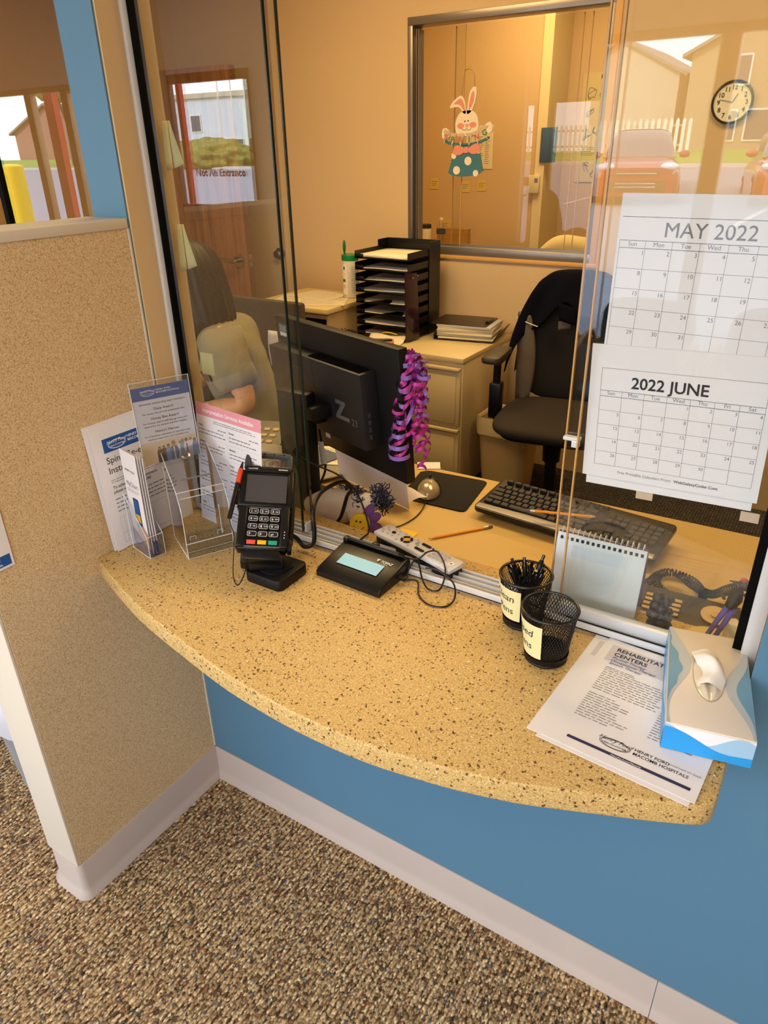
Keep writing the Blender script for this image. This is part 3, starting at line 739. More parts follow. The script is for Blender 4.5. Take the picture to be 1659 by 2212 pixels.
for a, b in zip(P, P[1:] + P[:1]): g.line(a[0], a[1], b[0], b[1], .0009, 0, .001)
for k in range(4):
    P = [(cx - .007 + (.003 + k * .0026) * math.cos(a), cy + (.002 + k * .0018) * math.sin(a)) for a in [math.radians(-60 + 120 * j / 6) for j in range(7)]]
    for a, b in zip(P, P[1:]): g.line(a[0], a[1], b[0], b[1], .0008, 0, .001)
obj('reader_mark', g, INK, tb)
g = G(); g.text('Lane/7000', -.037, .1685, .0042, 0, .0094, bold=.01); obj('model_lettering', g, WINK, tb); g = G(); g.text('ingenico', .037, .1685, .0052, 0, .0094, 'R', bold=.02); obj('brand_lettering', g, WINK, tb)
g = G(); g.rect(-.0305, .0055, .0305, .087, 0, .0008)
g.b2((-.0325, .004, -.001), (-.0315, .088, .0012), 1); g.b2((.0315, .004, -.001), (.0325, .088, .0012), 1); g.b2((-.032, .0035, -.001), (.032, .0048, .0015), 1); g.b2((-.032, .0865, -.001), (.032, .0878, .0015), 1)
obj('keypad', g, [BLACKG, mat('silver_edge', 'aeb4bd', .25, .7)], tb)
keys = [('1', 'QZ'), ('2', 'ABC'), ('3', 'DEF'), ('4', 'GHI'), ('5', 'JKL'), ('6', 'MNO'), ('7', 'PRS'), ('8', 'TUV'), ('9', 'WXY'), ('F', ''), ('0', ''), ('.#*', '')]
KM = [mat('terminal_key_dark', '23252b', .35), WINK]
for i, (a, b) in enumerate(keys):
    g = G(); cx, cy = -.0195 + (i % 3) * .0195, .0785 - (i // 3) * .0162
    g.prism(rrect(.0165, .0105, .003, 4, cx, cy), .0006, .0024, 0)
    P = rrect(.0158, .0098, .0027, 4, cx, cy)
    for p, q in zip(P, P[1:] + P[:1]): g.line(p[0], p[1], q[0], q[1], .0006, 1, .0026)
    g.text(a, cx - .0055, cy - .0024, .0068 if len(a) == 1 else .005, 1, .0026, bold=.015)
    if b: g.text(b, cx + .0008, cy - .0012, .0032, 1, .0026, bold=.02)
    o = obj('key', g, KM, tb); 
for i, c in enumerate(('e8553f', 'f2b81e', '1f9f83')):
    g = G(); cx, cy = -.0195 + i * .0195, .0125
    g.prism([(cx - .0078, cy - .004), (cx + .0078, cy - .004), (cx + .0082, cy + .0045), (cx - .0082, cy + .0045)], .0006, .0028, 0, .0008)
    obj('key', g, mat('key_' + c, c, .35), tb, label=['red cancel key', 'yellow clear key', 'green enter key'][i])
g = G()
for k in range(3): g.cyl((.0395, .022 + k * .006, .005), (.0395, .022 + k * .006, .0062), .0009, .0009, 0, 8)
obj('status_dot', g, WINK, tb)
# stylus on the left side with its tether
g = G(); g.cyl((-.062, .058, .006), (-.0545, .135, .006), .0042, .0046, 0, 14); obj('stylus_barrel', g, BLACK, tb)
g = G(); g.b2((-.058, .095, -.006), (-.050, .12, .006), 0, .001); obj('stylus_clip', g, BLACKM, tb)
g = G(); g.cyl((-.0545, .135, .006), (-.0515, .168, .006), .0050, .0050, 0, 14); obj('stylus_grip', g, mat('orange_red_plastic', 'e4502f', .4), tb)
g = G(); g.cyl((-.0515, .168, .006), (-.050, .186, .006), .0044, .0012, 0, 14); obj('stylus_tip', g, BLACK, tb)
BI = body_M.inverted()
g = G(); g.tube(spline([(-.062, .058, .006), (-.058, .045, .0), (-.052, .03, -.004), (-.05, .01, -.012), (-.046, -.045, -.02), (-.035, -.068, -.012), (-.026, -.045, -.012), (-.024, -.012, -.014)], 8), .0011, 0, 6); obj('stylus_cord', g, BLACK, tb)
g = G(); g.b2((.047, .02, -.022), (.0555, .17, -.012), 0, .002); g.b2((.046, .0, -.02), (.054, .022, .0), 0, .002); obj('side_bracket', g, BLACKM, tb)
# thick cable of the terminal looping through the window
def cable(name, pts, r, label, cat='cable', m=BLACK, n=10, group=None):
    g = G(); g.tube(spline(pts, n), r, 0, 8); return tag(obj(name, g, m), label, cat, group)
cable('cable', [(.335, -.005, .895), (.345, .022, .868), (.362, .026, .850), (.385, .028, .862), (.388, .032, .89), (.378, .045, .933), (.355, .10, .943), (.348, .16, .94), (.350, .20, .93), (.352, .222, .905), (.325, .24, .87), (.29, .26, .80), (.25, .28, .752)], .0048, 'thick black cable looping up from the card terminal through the window')
cable('cable', [(.17, .26, .94), (.25, .22, .945), (.33, .20, .945), (.39, .18, .93), (.425, .165, .895), (.447, .15, .856), (.452, .12, .853), (.45, .09, .853)], .0022, 'thin black cord draped over the knitted hats')

# ---- signature pad -------------------------------------------------------
PADM = frame((.442, -.040, CZ), (.156, -.006, 0), (-.008, .11, 0))
t = thing('signature_pad', 'black signature pad with a pale blue screen', 'signature pad', PADM)
g = G(); WW, DD = .158, .112
prof = [(0, 0), (DD, 0), (DD, .033), (DD - .012, .036), (.012, .018), (0, .011)]
T_ = Matrix(((0, 0, 1, 0), (1, 0, 0, 0), (0, 1, 0, 0), (0, 0, 0, 1)))
g.prism(prof, .0, WW, 0, .004, T_, 3); obj('pad_body', g, BLACK, t, ang=50)
SL = frame((.0, .012, .0187), (1, 0, 0), (0, DD - .024, .0175))
g = G(); g.M = SL; g.rect(.030, .020, .128, .052, 0, .0012); obj('lcd_screen', g, mat('pale_blue_lcd', '7cc4ea', .35), t)
g = G(); g.M = SL; g.text('TOPAZ', .112, .0585, .0085, 0, .0012, bold=.012, shear=.2); g.text('SYSTEMS', .118, .0545, .0032, 0, .0012)
g.mesh([(.102, .0655, .0012), (.110, .0655, .0012), (.106, .0575, .0012)], [(0, 1, 2)], 0); g.mesh([(.1045, .064, .0013), (.1075, .064, .0013), (.106, .061, .0013)], [(0, 1, 2)], 1)
obj('brand_lettering', g, [WINK, BLACK], t)
g = G(); g.cyl((.012, DD - .012, .0405), (.135, DD - .012, .0405), .0048, .0048, 0, 16); g.cyl((.135, DD - .012, .0405), (.150, DD - .013, .041), .0052, .0035, 0, 12)
g.box((.006, DD - .012, .037), (.012, .014, .014), 0, .003); g.box((.075, DD - .004, .040), (.016, .01, .012), 0, .003)
pn = obj('stylus', g, BLACK, t)
g = G()
for k in range(3): g.tube([(.139 + k * .004, DD - .012 + .0055 * math.cos(a), .0405 + .0055 * math.sin(a)) for a in [2 * PI * j / 10 for j in range(10)]], .0008, 0, 5, closed=True)
obj('strain_ring', g, BLACKM, pn)
def L(p): return PADM @ Vector(p)
g = G(); g.cyl((.158, .070, .012), (.172, .068, .010), .0048, .0036, 0, 12); obj('cable_plug', g, BLACKM, t)
a = L((.150, DD - .013, .041)); b_ = L((.172, .068, .010))
g = G(); g.tube(spline([a, (.615, .072, .872), (.633, .084, .888), (.655, .086, .892), (.682, .066, .872), (.688, .035, .846), (.668, .025, .8435), (.645, .04, .852), (.625, .062, .868), (.612, .07, .872), (.606, .05, .852), (.613, .036, .848), b_], 8), .0018, 0, 7)
g.tube(spline([b_, (.640, .03, .850), (.66, .000, .8425), (.692, -.018, .842), (.722, -.008, .842), (.728, .018, .848), (.71, .045, .862), (.668, .060, .868), (.64, .062, .864)], 8), .0018, 0, 7)
tag(obj('cable', g, BLACK), 'thin black cable tangled in loops beside the signature pad', 'cable')

# ---- remote control -------------------------------------------------------
RM = frame((.4795, .152, .8412), (.215, -.062, .0), (.0, 1, 0))
t = thing('remote_control', 'long silver grey television remote on the inner ledge', 'remote control', RM)
L_, w_ = .226, .05
outline = [(x, w_ / 2 * (1 - .12 * math.sin(PI * x / L_)) * (1 if .004 < x < L_ - .004 else .9)) for x in [L_ * k / 16 for k in range(17)]]
pl = [(a, -b) for a, b in outline] + [(a, b) for a, b in outline[::-1]]
g = G(); g.prism(pl, .018, .030, 0, .004, seg=3); obj('upper_shell', g, mat('silver_grey_plastic', 'cfcdd0', .4), t, ang=60)
g = G(); g.prism([(a * .96 + .004, b * .86) for a, b in pl], 0, .019, 0, .004); obj('lower_shell', g, BLACK, t)
def btn(x, y, rx, ry, m, name='button', z=.0238, txt=None):
    g = G(); g.lathe([(1, 0), (1, .0012), (.8, .002), (0, .002)], 0, 16, (x, y, z), rx, ry)
    return g
RB = {'g': mat('grey_button', 'a9a9ad', .5), 'k': BLACKM, 'y': mat('amber_button', 'e6a91f', .4), 'b': mat('blue_button', '6a93d8', .4), 'r': mat('rose_button', 'd58a86', .4), 'n': mat('green_button', '7dae84', .4), 'o': mat('yellow_button', 'e4cb4e', .4)}
def mb(x, y, rx, ry, k):
    g = G(); g.M = Matrix.Translation((x, y, .0302)); g.prism([(rx * math.cos(2 * PI * j / 14), ry * math.sin(2 * PI * j / 14)) for j in range(14)], 0, .0018, 0, .0004); obj('button', g, RB[k], t)
for i in range(4): mb(.010 + (i % 2) * .007, .012 - i * .008, .0030, .0022, 'g')
mb(.038, 0.002, .0052, .0042, 'k')
for k in range(6): a = k * PI / 3; mb(.038 + .014 * math.cos(a), .002 + .014 * math.sin(a), .0022, .0018, 'g')
for k in range(4):
    a0 = k * PI / 2 + PI / 4
    g = G(); g.M = Matrix.Translation((.080, 0, .0302))
    P = [(.0135 * math.cos(a0 - .6 + 1.2 * j / 6), .0135 * math.sin(a0 - .6 + 1.2 * j / 6)) for j in range(7)] + [(.0085 * math.cos(a0 + .55 - 1.1 * j / 6), .0085 * math.sin(a0 + .55 - 1.1 * j / 6)) for j in range(7)]
    g.prism(P, 0, .002, 0); obj('button', g, RB['k'], t)
mb(.080, 0, .0065, .0062, 'y')
for x, y in ((.062, .015), (.062, -.015), (.098, .015), (.098, -.015)): mb(x, y, .0028, .002, 'g')
for i, k in enumerate('rbno'): mb(.106 + (i // 2) * .005, .010 - (i % 2) * .006 - (i // 2) * .008, .003, .0022, k)
for y in (.012, -.010):
    g = G(); g.M = Matrix.Translation((.128, y, .0302)); g.prism(rrect(.026, .007, .0034, 4), 0, .002, 0, .0004); obj('button', g, RB['k'], t)
for y in (.012, -.010): mb(.147, y, .0026, .0022, 'k')
for i in range(12): mb(.160 + (i // 3) * .0105, .012 - (i % 3) * .012, .0040, .0030, 'g')
g = G(); g.prism([(.205, -.006), (.214, -.010), (.217, .002), (.208, .006)], .0300, .0306, 0); g.prism([(.208, -.003), (.213, -.006), (.214, .001)], .0306, .0309, 1)
obj('emblem', g, [WINK, mat('teal_emblem', '3b8ea6', .4)], t)

# ---- mesh pen cups ---------------------------------------------------------
def pencup(M, label, note):
    t = thing('pen_cup', label, 'pen cup', M, 'black wire mesh pen cups')
    r0, r1, h = .033, .0455, .100
    g = G(); nw = 52
    for s in (-1, 1):
        for k in range(nw):
            pts = []
            for j in range(11):
                f = j / 10; rr = r0 + (r1 - r0) * f; a = 2 * PI * k / nw + s * f * 1.05
                pts.append((rr * math.cos(a), rr * math.sin(a), .004 + f * (h - .004)))
            g.tube(pts, .00062, 0, 4, cap=False)
    obj('mesh_wall', g, BLACK, t)
    g = G()
    g.tube([(r1 * math.cos(2 * PI * k / 40), r1 * math.sin(2 * PI * k / 40), h) for k in range(40)], .0024, 0, 8, closed=True); obj('rim', g, BLACK, t)
    g = G()
    g.tube([(r0 * math.cos(2 * PI * k / 40), r0 * math.sin(2 * PI * k / 40), .005) for k in range(40)], .0030, 0, 8, closed=True)
    g.lathe([(r0, .004), (0, .004)], 0, 32); g.lathe([(r0 + .001, .002), (r0 + .0045, .018)], 0, 40); obj('base', g, BLACKM, t)
    # paper note wrapped on the wall facing the viewer
    a0, a1, z0, z1, lines = note
    def fn(u, v, off=.0016):
        a = math.radians(a0 + (a1 - a0) * u); z = z0 + (z1 - z0) * v; f = (z - .004) / (h - .004); rr = r0 + (r1 - r0) * f + off + (.004 * (1 - u) ** 6)
        return (rr * math.cos(a), rr * math.sin(a), z)
    g = G(); g.surf(fn, 14, 4, 0)
    arcl = math.radians(abs(a1 - a0)) * .0405
    for txt, zz, sz, uo in lines:
        vs, fs, w = glyphs(txt, .002, .12, 0); out = []
        for p in vs:
            u = uo + p[0] * sz / arcl; v = (zz - z0 + p[1] * sz) / (z1 - z0); out.append(fn(u, v, .0020))
        g.mesh(out, fs, 1)
    g.keep = True
    obj('note', g, [POSTIT, INK], t, flat=False, label='pale yellow handwritten note')
    return t
# angle towards the camera is about -70 degrees; text runs with increasing angle
pencup(TM(.862, .026, CZ), 'wire mesh pen cup full of black pens, note reading Clean Pens', (-172, -78, .022, .088, [('Clean', .062, .021, .10), ('Pens', .036, .020, .24)]))
pencup(TM(.9345, -.050, CZ), 'empty wire mesh pen cup in front, note reading Used Pens', (-186, -84, .020, .088, [('Used', .062, .020, .22), ('Pens', .036, .020, .24)]))
def pen(p, q, lab):
    p, q = Vector(p), Vector(q); d = (q - p).normalized()
    t = thing('pen', lab, 'pen', Matrix.Translation(p), 'pens in the clean pens cup')
    q0 = q - p
    g = G(); g.cyl((0, 0, 0), q0 * .86, .0046, .0050, 0, 12); g.cyl((0, 0, 0), -d * .008, .0036, .0008, 0, 12); obj('barrel', g, BLACK, t)
    g = G(); g.cyl(q0 * .86, q0 * .92, .0054, .0038, 0, 12); g.cyl(q0 * .92, q0, .0026, .0030, 0, 10); obj('plunger', g, BLACKG, t)
    s = d.orthogonal() * .0055; g = G(); g.tube([q0 * .58 + s, q0 * .88 + s, q0 * .88], .0011, 0, 6); obj('clip', g, BLACKG, t)
cx, cy = .862, .026
ang = [200, 235, 160, 265, 300, 120, 330, 20, 60, 90, 285, 180]
lens = [.122, .128, .115, .108, .118, .113, .12, .113, .128, .112, .106, .11]
for k, a in enumerate(ang):
    a = math.radians(a); r0 = .016 + .006 * (k % 3); r1 = .024 + .012 * ((k * 7) % 3) / 2
    top = CZ + lens[k]
    pen((cx - r0 * .6 * math.cos(a + .4), cy - r0 * .6 * math.sin(a + .4), CZ + .012), (cx + r1 * math.cos(a), cy + r1 * math.sin(a), top),
        'black click pen standing in the clean pens cup')

# ---- flyers ---------------------------------------------------------------
FM = frame((1.0131, .0531, 0), (math.cos(-.0661), math.sin(-.0661), 0), (.0661, 1, 0))
def flyer(dx, dy, rz, z, full, label):
    g = G(); g.M = Matrix.Identity(4); h = .279
    paper(g, .216, h, .0007)
    g.rect(.012, h - .062, .205, h - .016, 7, .0003)
    g.text('REHABILITATION', .022, h - .030, .0132, 5, .0006, bold=.022); g.text('CENTERS', .022, h - .044, .0132, 5, .0006, bold=.022)
    if full:
        for k, s_ in enumerate(('Physical Therapy', 'Occupational Therapy', 'Speech Therapy')): g.text(s_, .022, h - .0525 - k * .0078, .0082, 3, .0006, bold=.006, shear=.3)
    g.greek(.022, .085, h - .076, h - .084, 2, 3, seed=2); g.greek(.022, .125, h - .084, h - .142, 10, 2, seed=4, rag=.08)
    g.greek(.022, .10, h - .149, h - .212, 11, 2, seed=6, rag=.5); g.greek(.128, .205, h - .095, h - .125, 6, 2, seed=7, rag=.4); g.greek(.128, .205, h - .135, h - .20, 11, 2, seed=8, rag=.5)
    logo(g, .095, h - .236, .022, 1, m2=1); g.text('continued on back', .168, h - .232, .0058, 2, bold=.0)
    g.rect(.032, h - .262, .205, h - .2565, 5, .0004); g.text('HenryFord.com/Macomb', .118, h - .2612, .0042, 4, .0006, 'C', .004)
    o = obj('flyer', g, PR, M=Matrix.Translation((0, 0, z)) @ FM @ Matrix.Translation((dx, dy, 0)) @ TM(0, 0, 0, 0, 0, rz) @ Matrix.Translation((0, -.279, 0)))
    return o
tag(flyer(-.024, .002, .0, CZ + .0012, True, ''), 'bottom rehabilitation flyer sticking out at the left of the stack', 'flyer', 'rehabilitation flyers beside the tissue box')
tag(flyer(-.003, -.006, -.6, CZ + .0024, True, ''), 'middle rehabilitation flyer of the stack, just showing below the top one', 'flyer', 'rehabilitation flyers beside the tissue box')
tag(flyer(0, 0, 0, CZ + .0038, True, ''), 'top rehabilitation flyer of the stack, its heading in full view', 'flyer', 'rehabilitation flyers beside the tissue box')

# ---- tissue box -------------------------------------------------------------
BXM = frame((1.148, -.163, CZ + .0048), (.980, .198, 0), (-.198, .98, 0))
TBT = BXM
t = thing('tissue_box', 'blue and white wavy patterned tissue box at the right end of the counter', 'tissue box', BXM)
bw, bd, bh = .116, .234, .048
TBM = [mat('tissue_box_cream', 'e2d6ca', .5), mat('tissue_box_blue', '2a9be8', .35), mat('tissue_box_pale_blue', '9fc6ea', .4), mat('tissue_box_slate', '6f9fc4', .45), mat('tissue_box_white', 'e6ebf4', .4), mat('tissue_box_greyblue', 'b9c3cc', .5)]
g = G(); g.b2((0, 0, 0), (bw, bd, bh), 0, .0012)
def wave(fn, x0, x1, base, m, M, z, n=30, amp=1):
    gm = g.M; g.M = M
    top = [(x0 + (x1 - x0) * k / n, fn((x0 + (x1 - x0) * k / n))) for k in range(n + 1)]
    for (a, ya), (b, yb) in zip(top, top[1:]): g.face([(a, base, z), (b, base, z), (b, yb, z), (a, ya, z)], m)
    g.M = gm
FRONT = frame((0, 0, 0), (1, 0, 0), (0, 0, 1)); LEFT = frame((0, bd, 0), (0, -1, 0), (0, 0, 1)); RIGHT = frame((bw, 0, 0), (0, 1, 0), (0, 0, 1)); TOP = frame((0, 0, bh), (1, 0, 0), (0, 1, 0))
wave(lambda x: bh - .003, 0, bw, .001, 4, FRONT, .0003)
wave(lambda x: .020 + .026 * math.cos(x / bw * PI * 1.15) ** 2, 0, bw, .001, 2, FRONT, .0006)
wave(lambda x: .012 + .030 * max(0, math.cos(x / bw * PI * .62)) ** 2 + .012 * max(0, (x / bw - .6)), 0, bw, .001, 1, FRONT, .0009)
wave(lambda x: .004 + .022 * max(0, (x / bw - .35)) + .006 * math.sin(x / bw * 9), 0, bw, .001, 3, FRONT, .0011) if False else None
wave(lambda x: bh - .002, 0, bd, .001, 2, LEFT, .0003); wave(lambda x: .022 + .012 * math.sin(x / bd * 9), 0, bd, .001, 1, LEFT, .0006); wave(lambda x: bh - .002, 0, bd, .001, 3, RIGHT, .0003)
SIDE = lambda p, ph: (lambda y: p + p * .9 * math.sin(y / bd * 2 * PI * 1.0 + ph) + .003 * math.sin(y / bd * 22))
TL = frame((0, 0, bh), (0, 1, 0), (1, 0, 0)); TR = frame((bw, 0, bh), (0, 1, 0), (-1, 0, 0))
# the top: waves hugging the long sides (faces flipped so drawn with both windings)
def wtop(fn, left, m, z, n=34):
    for k in range(n):
        ya, yb = bd * k / n, bd * (k + 1) / n
        a, b = fn(ya), fn(yb)
        if left: g.face([(.001, ya, bh + z), (a, ya, bh + z), (b, yb, bh + z), (.001, yb, bh + z)], m)
        else: g.face([(bw - a, ya, bh + z), (bw - .001, ya, bh + z), (bw - .001, yb, bh + z), (bw - b, yb, bh + z)], m)
wtop(lambda y: .004 + .030 * (.5 + .5 * math.cos(2 * PI * (y / bd - .62))) ** 1.2, True, 5, .0003)
wtop(lambda y: .001 + .019 * (.5 + .5 * math.cos(2 * PI * (y / bd - .55))) ** 2 + .002 * math.sin(y * 160) * (y > .08), True, 3, .0006)
wtop(lambda y: .004 + .032 * (.5 + .5 * math.cos(2 * PI * (y / bd - .45))) ** 1.3, False, 5, .0003)
wtop(lambda y: .001 + .020 * (.5 + .5 * math.cos(2 * PI * (y / bd - .42))) ** 2.5, False, 3, .0006)
obj('carton', g, TBM, t)
cx, cy = bw * .50, bd * .53
g = G(); n = 30
P = [(cx + .0225 * math.cos(2 * PI * k / n), cy + .062 * math.sin(2 * PI * k / n)) for k in range(n)]
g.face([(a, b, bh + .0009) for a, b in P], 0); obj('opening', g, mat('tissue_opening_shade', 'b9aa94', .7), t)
def film(u, v):
    a = (u - .5) * 2; b = (v - .5) * 2; wdt = .0215 * math.sqrt(max(0, 1 - b * b * .97))
    return (cx + a * wdt, cy + b * .060, bh + .0012 + .006 * (1 - b * b) * (1 - a * a) * (1 + .6 * math.sin(a * 7 + b * 3)))
g = G(); g.surf(film, 14, 18, 0); obj('plastic_film', g, mat('crinkled_film', 'd9cfbd', .12, 0, .8), t, ang=80)
def tis(u, v):
    a = (u - .5) * 2
    return (cx - .018 + .034 * v + .006 * math.sin(u * 5), cy - .035 + .085 * u, bh + .004 + .020 * math.sin(PI * min(1, max(0, v))) * (1 - a * a * .7) + .003 * math.sin(u * 11 + v * 4))
g = G(); g.surf(tis, 14, 10, 0); obj('tissue', g, mat('white_tissue', 'efeaea', .9), t, ang=80)
# ================================================================= DESK BEHIND THE WINDOW
DZ = .74
LAMY = mat('maple_laminate', 'cdae6c', .42, var=.02)
t = thing('desk', 'maple laminate desk behind the service window', 'desk', TM(.3, .45, 0))
g = G(); g.M = Matrix.Translation((-.3, -.45, 0))
g.prism([(1.75, .135), (1.75, .795), (1.2, .785), (.2, .757), (.0, .76), (-.35, .62), (-.5, .66), (-1.1, .66), (-1.1, .135)][::-1], DZ - .03, DZ, 0, .002); obj('desk_top', g, LAMY, t)
for x, y in ((1.66, .70), (-1.0, .48), (.35, .22), (1.66, .2)):
    g = G(); g.b2((x - .3 - .02, y - .45 - .02, 0), (x - .3 + .02, y - .45 + .02, DZ - .03), 0, .002); obj('leg', g, BLACKM, t)
# ---- monitor, back towards the window
MP = TM(.206, .408, .899, 4, -.5, -19.7)
t = thing('monitor', 'black computer monitor seen from behind with a numbered back box', 'monitor', TM(.12, .34, DZ))
TI = TM(.12, .34, DZ).inverted()
g = G(); g.b2((-.262, -.008, 0), (.262, .018, .325), 0, .003); pm = obj('display_housing', g, BLACKM, t, TI @ MP)
DARKM = mat('charcoal_matte_case', '191a1e', .5, bump=.05, bscale=700)
g = G(); g.b2((-.230, -.055, .075), (.175, -.008, .262), 0, .003); bx = obj('back_box', g, DARKM, pm)
g = G()
for k in range(34): x = -.05 + k * .0064; g.b2((x, -.048, .2615), (x + .0028, -.014, .2635), 0)
obj('vent_slot', g, BLACKG, pm)['kind'] = 'stuff'
g = G(); g.M = frame((-.025, -.0555, .080), (1, 0, 0), (0, 0, 1))
g.line(.0, -.003, .0, .178, .0016, 0, .0004); g.line(-.158, .0, -.158, .178, .0008, 0, .0004)
P = [(-.078 + .052 * math.cos(a), .096 + .052 * math.sin(a)) for a in [2 * PI * k / 40 for k in range(41)]]
for a, b in zip(P, P[1:]): g.line(a[0], a[1], b[0], b[1], .0012, 1, .0004)
for k in range(3): g.line(-.145 + k * .012, .07, -.135 + k * .012, .115, .002, 0, .0004)
g.text('23', .152, .050, .024, 2, .0006)
zs = [(.095, .098), (.135, .098), (.135, .090), (.110, .060), (.148, .060), (.148, .050), (.092, .050), (.092, .058), (.117, .088), (.095, .088)]
g.face([(a - .004, b + .004, .0008) for a, b in zs][::-1], 2)
g.M = frame((.1755, -.048, .09), (0, 0, 1), (0, 1, 0)) 
obj('case_marking', g, [BLACKG, mat('grey_ring', '4c4e54', .4), mat('embossed_grey', '74767c', .35, .5)], pm, label='embossed Z and 23 on the back box')
g = G(); g.M = frame((.1755, -.048, .09), (0, 1, 0), (0, 0, 1))
for k in range(4): g.b2((.006, .012 + k * .018, 0), (.013, .024 + k * .018, .0012), 0)
obj('port', g, mat('port_metal', '777a80', .3, .8), pm)
g = G(); g.M = frame((-.245, -.0085, .272), (1, 0, 0), (0, 0, 1)); g.rect(0, 0, .046, .034, 0, .0002); g.rect(.004, .003, .042, .012, 1, .0004); g.greek(.006, .04, .03, .014, 4, 1, seed=3, z=.0004)
obj('serial_sticker', g, [mat('sticker_grey', '4a4f50', .6), mat('sticker_white', 'bfc2c4', .6)], pm)
g = G(); g.M = frame((-.075, -.0085, .028), (1, 0, 0), (0, 0, 1)); g.rect(0, 0, .022, .030, 0, .0004); obj('inspection_sticker', g, mat('pale_label', 'c9c2b8', .7), pm)
# stand column, arm, foot
g = G(); g.b2((-.033, -.050, .004), (.062, -.015, .345), 0, .004); obj('stand_column', g, BLACKM, t)
g = G(); g.M = TM(.04, .0, .295, 0, 0, -19); g.b2((-.03, -.045, -.012), (.062, .05, .022), 0, .006); g.b2((-.01, -.03, -.035), (.03, .03, -.01), 0, .006); obj('stand_arm', g, BLACKM, t)
g = G(); g.b2((-.14, -.06, 0), (.10, .13, .012), 0, .004); obj('stand_foot', g, BLACKM, t)
# power cable with white tag hanging from the monitor
t = thing('monitor_cable', 'black monitor cable with a white paper tag below the screen', 'cable', TM(.16, .37, .94))
g = G(); g.M = TM(-.16, -.37, -.94)
g.tube(spline([(.155, .366, 1.07), (.154, .366, .98), (.158, .368, .93), (.163, .372, .88), (.158, .37, .84), (.14, .34, .79), (.11, .30, .757), (.06, .25, .752)], 8), .0034, 0, 8); obj('cord', g, BLACK, t)
g = G(); g.M = TM(-.16, -.37, -.94); g.box((.160, .366, .905), (.016, .004, .062), 0, .0008, Euler((0, math.radians(-6), 0)).to_matrix()); obj('paper_tag', g, PAPER, t)
cable('cable', [(.10, .285, .93), (.10, .27, .88), (.115, .265, .83), (.12, .26, .78), (.10, .24, .752), (.08, .2, .85)][:5], .003, 'black cable running down beside the monitor stand column')
# ---- ribbons
t = thing('ribbon_bunch', 'bunch of curly purple and magenta gift ribbons hung on the monitor corner', 'ribbon decoration', TM(.440, .322, 1.20))
RBM = [mat('magenta_foil_ribbon', 'c23aa0', .2, .35, .9, coat=.6), mat('violet_foil_ribbon', '9a78dc', .2, .35, .9, coat=.6)]
rr = random.Random(11)
U_ = Vector((math.cos(.5735), math.sin(.5735), 0)); V_ = Vector((-math.sin(.5735), math.cos(.5735), 0))
for k in range(34):
    g = G(); n = 130 if k > 7 else 60
    L_ = rr.uniform(.12, .24) if k > 7 else .05
    if k in (8, 9): L_ = .285
    pitch = rr.uniform(.030, .060); rad0 = rr.uniform(.006, .015); ph = rr.uniform(0, 6.28); hand = rr.choice((-1, 1)); w = rr.uniform(.0034, .0050)
    du = rr.uniform(-.012, .050) if k not in (8, 9) else (-.006, .030)[k - 8]; dv = rr.uniform(-.016, .022)
    pts = []; z = .010; a = ph; wob = rr.uniform(0, 6)
    for i in range(n + 1):
        f = i / n
        if k <= 7:
            a = ph + 2 * PI * f * 1.7; r_ = .013 + .012 * math.sin(PI * f)
            pts.append(U_ * (.012 + r_ * math.cos(a) + .014 * math.sin(k * 2)) + V_ * (.014 * math.sin(a + k)) + Vector((0, 0, r_ * math.sin(a + .4 * k) - .016 - .010 * (k % 3)))); continue
        a = ph + hand * 2 * PI * (L_ * f / pitch + .25 * math.sin(f * 7 + wob)); rad = rad0 * (.6 + .4 * math.sin(f * 9 + wob) + (.9 * f if k < 14 else .2 * f))
        c = U_ * (du * min(1, f * 2.6) ** .7 + .007 * math.sin(f * 6 + wob)) + V_ * (dv * min(1, f * 3) - .004)
        pts.append(c + U_ * rad * math.cos(a) + V_ * rad * math.sin(a) + Vector((0, 0, .012 - L_ * f + .006 * math.sin(a * 1.0 + 1))))
    rows = []
    for i, p in enumerate(pts):
        tn = (pts[min(i + 1, n)] - pts[max(i - 1, 0)]).normalized()
        if k <= 7: ax = V_
        else:
            ax = Vector((0, 0, 1)) + U_ * .25 * math.sin(k)
        sd = ax - tn * tn.dot(ax)
        if sd.length < .15: sd = sd + U_ * .15
        sd = sd.normalized() * w
        rows.append((g.v(p - sd), g.v(p + sd)))
    for (a_, b_), (c_, d_) in zip(rows, rows[1:]): g.bm.faces.new((a_, b_, d_, c_))
    g.keep = True
    obj('ribbon', g, RBM[1 if k % 3 == 1 else 0], t, ang=180)
# ---- mouse pad, mouse
g = G(); g.prism([(.262, .705), (.272, .722), (.287, .728), (.452, .742), (.464, .737), (.468, .727), (.493, .548), (.489, .538), (.478, .534), (.305, .526), (.296, .531), (.292, .543)][::-1], DZ, DZ + .004, 0, .001)
tag(obj('mouse_pad', g, mat('dark_brown_cloth_pad', '1b1716', .9, bump=.1, bscale=600)), 'dark cloth mouse pad on the desk', 'mouse pad')
MM = TM(.352, .596, DZ + .0042, 0, 0, 22)
t = thing('computer_mouse', 'silver and black computer mouse on the dark pad', 'mouse', MM)
def mdome(p):
    z = max(p.z, -.02); return Vector((p.x * (1 - .06 * p.y), p.y, z * (1 - .12 * p.y * p.y)))
g = G(); g.blob((0, 0, .002), (.033, .057, .034), 0, 4, fn=mdome); obj('shell', g, BLACKG, t, ang=80)
g = G(); g.blob((0, -.010, .003), (.0325, .050, .0355), 0, 4, fn=lambda p: Vector((p.x, min(p.y, .35 + .3 * (1 - p.x * p.x)), max(p.z, -.0)))); obj('silver_cover', g, mat('satin_silver_plastic', 'b9ae98', .25, .5), t, ang=80)
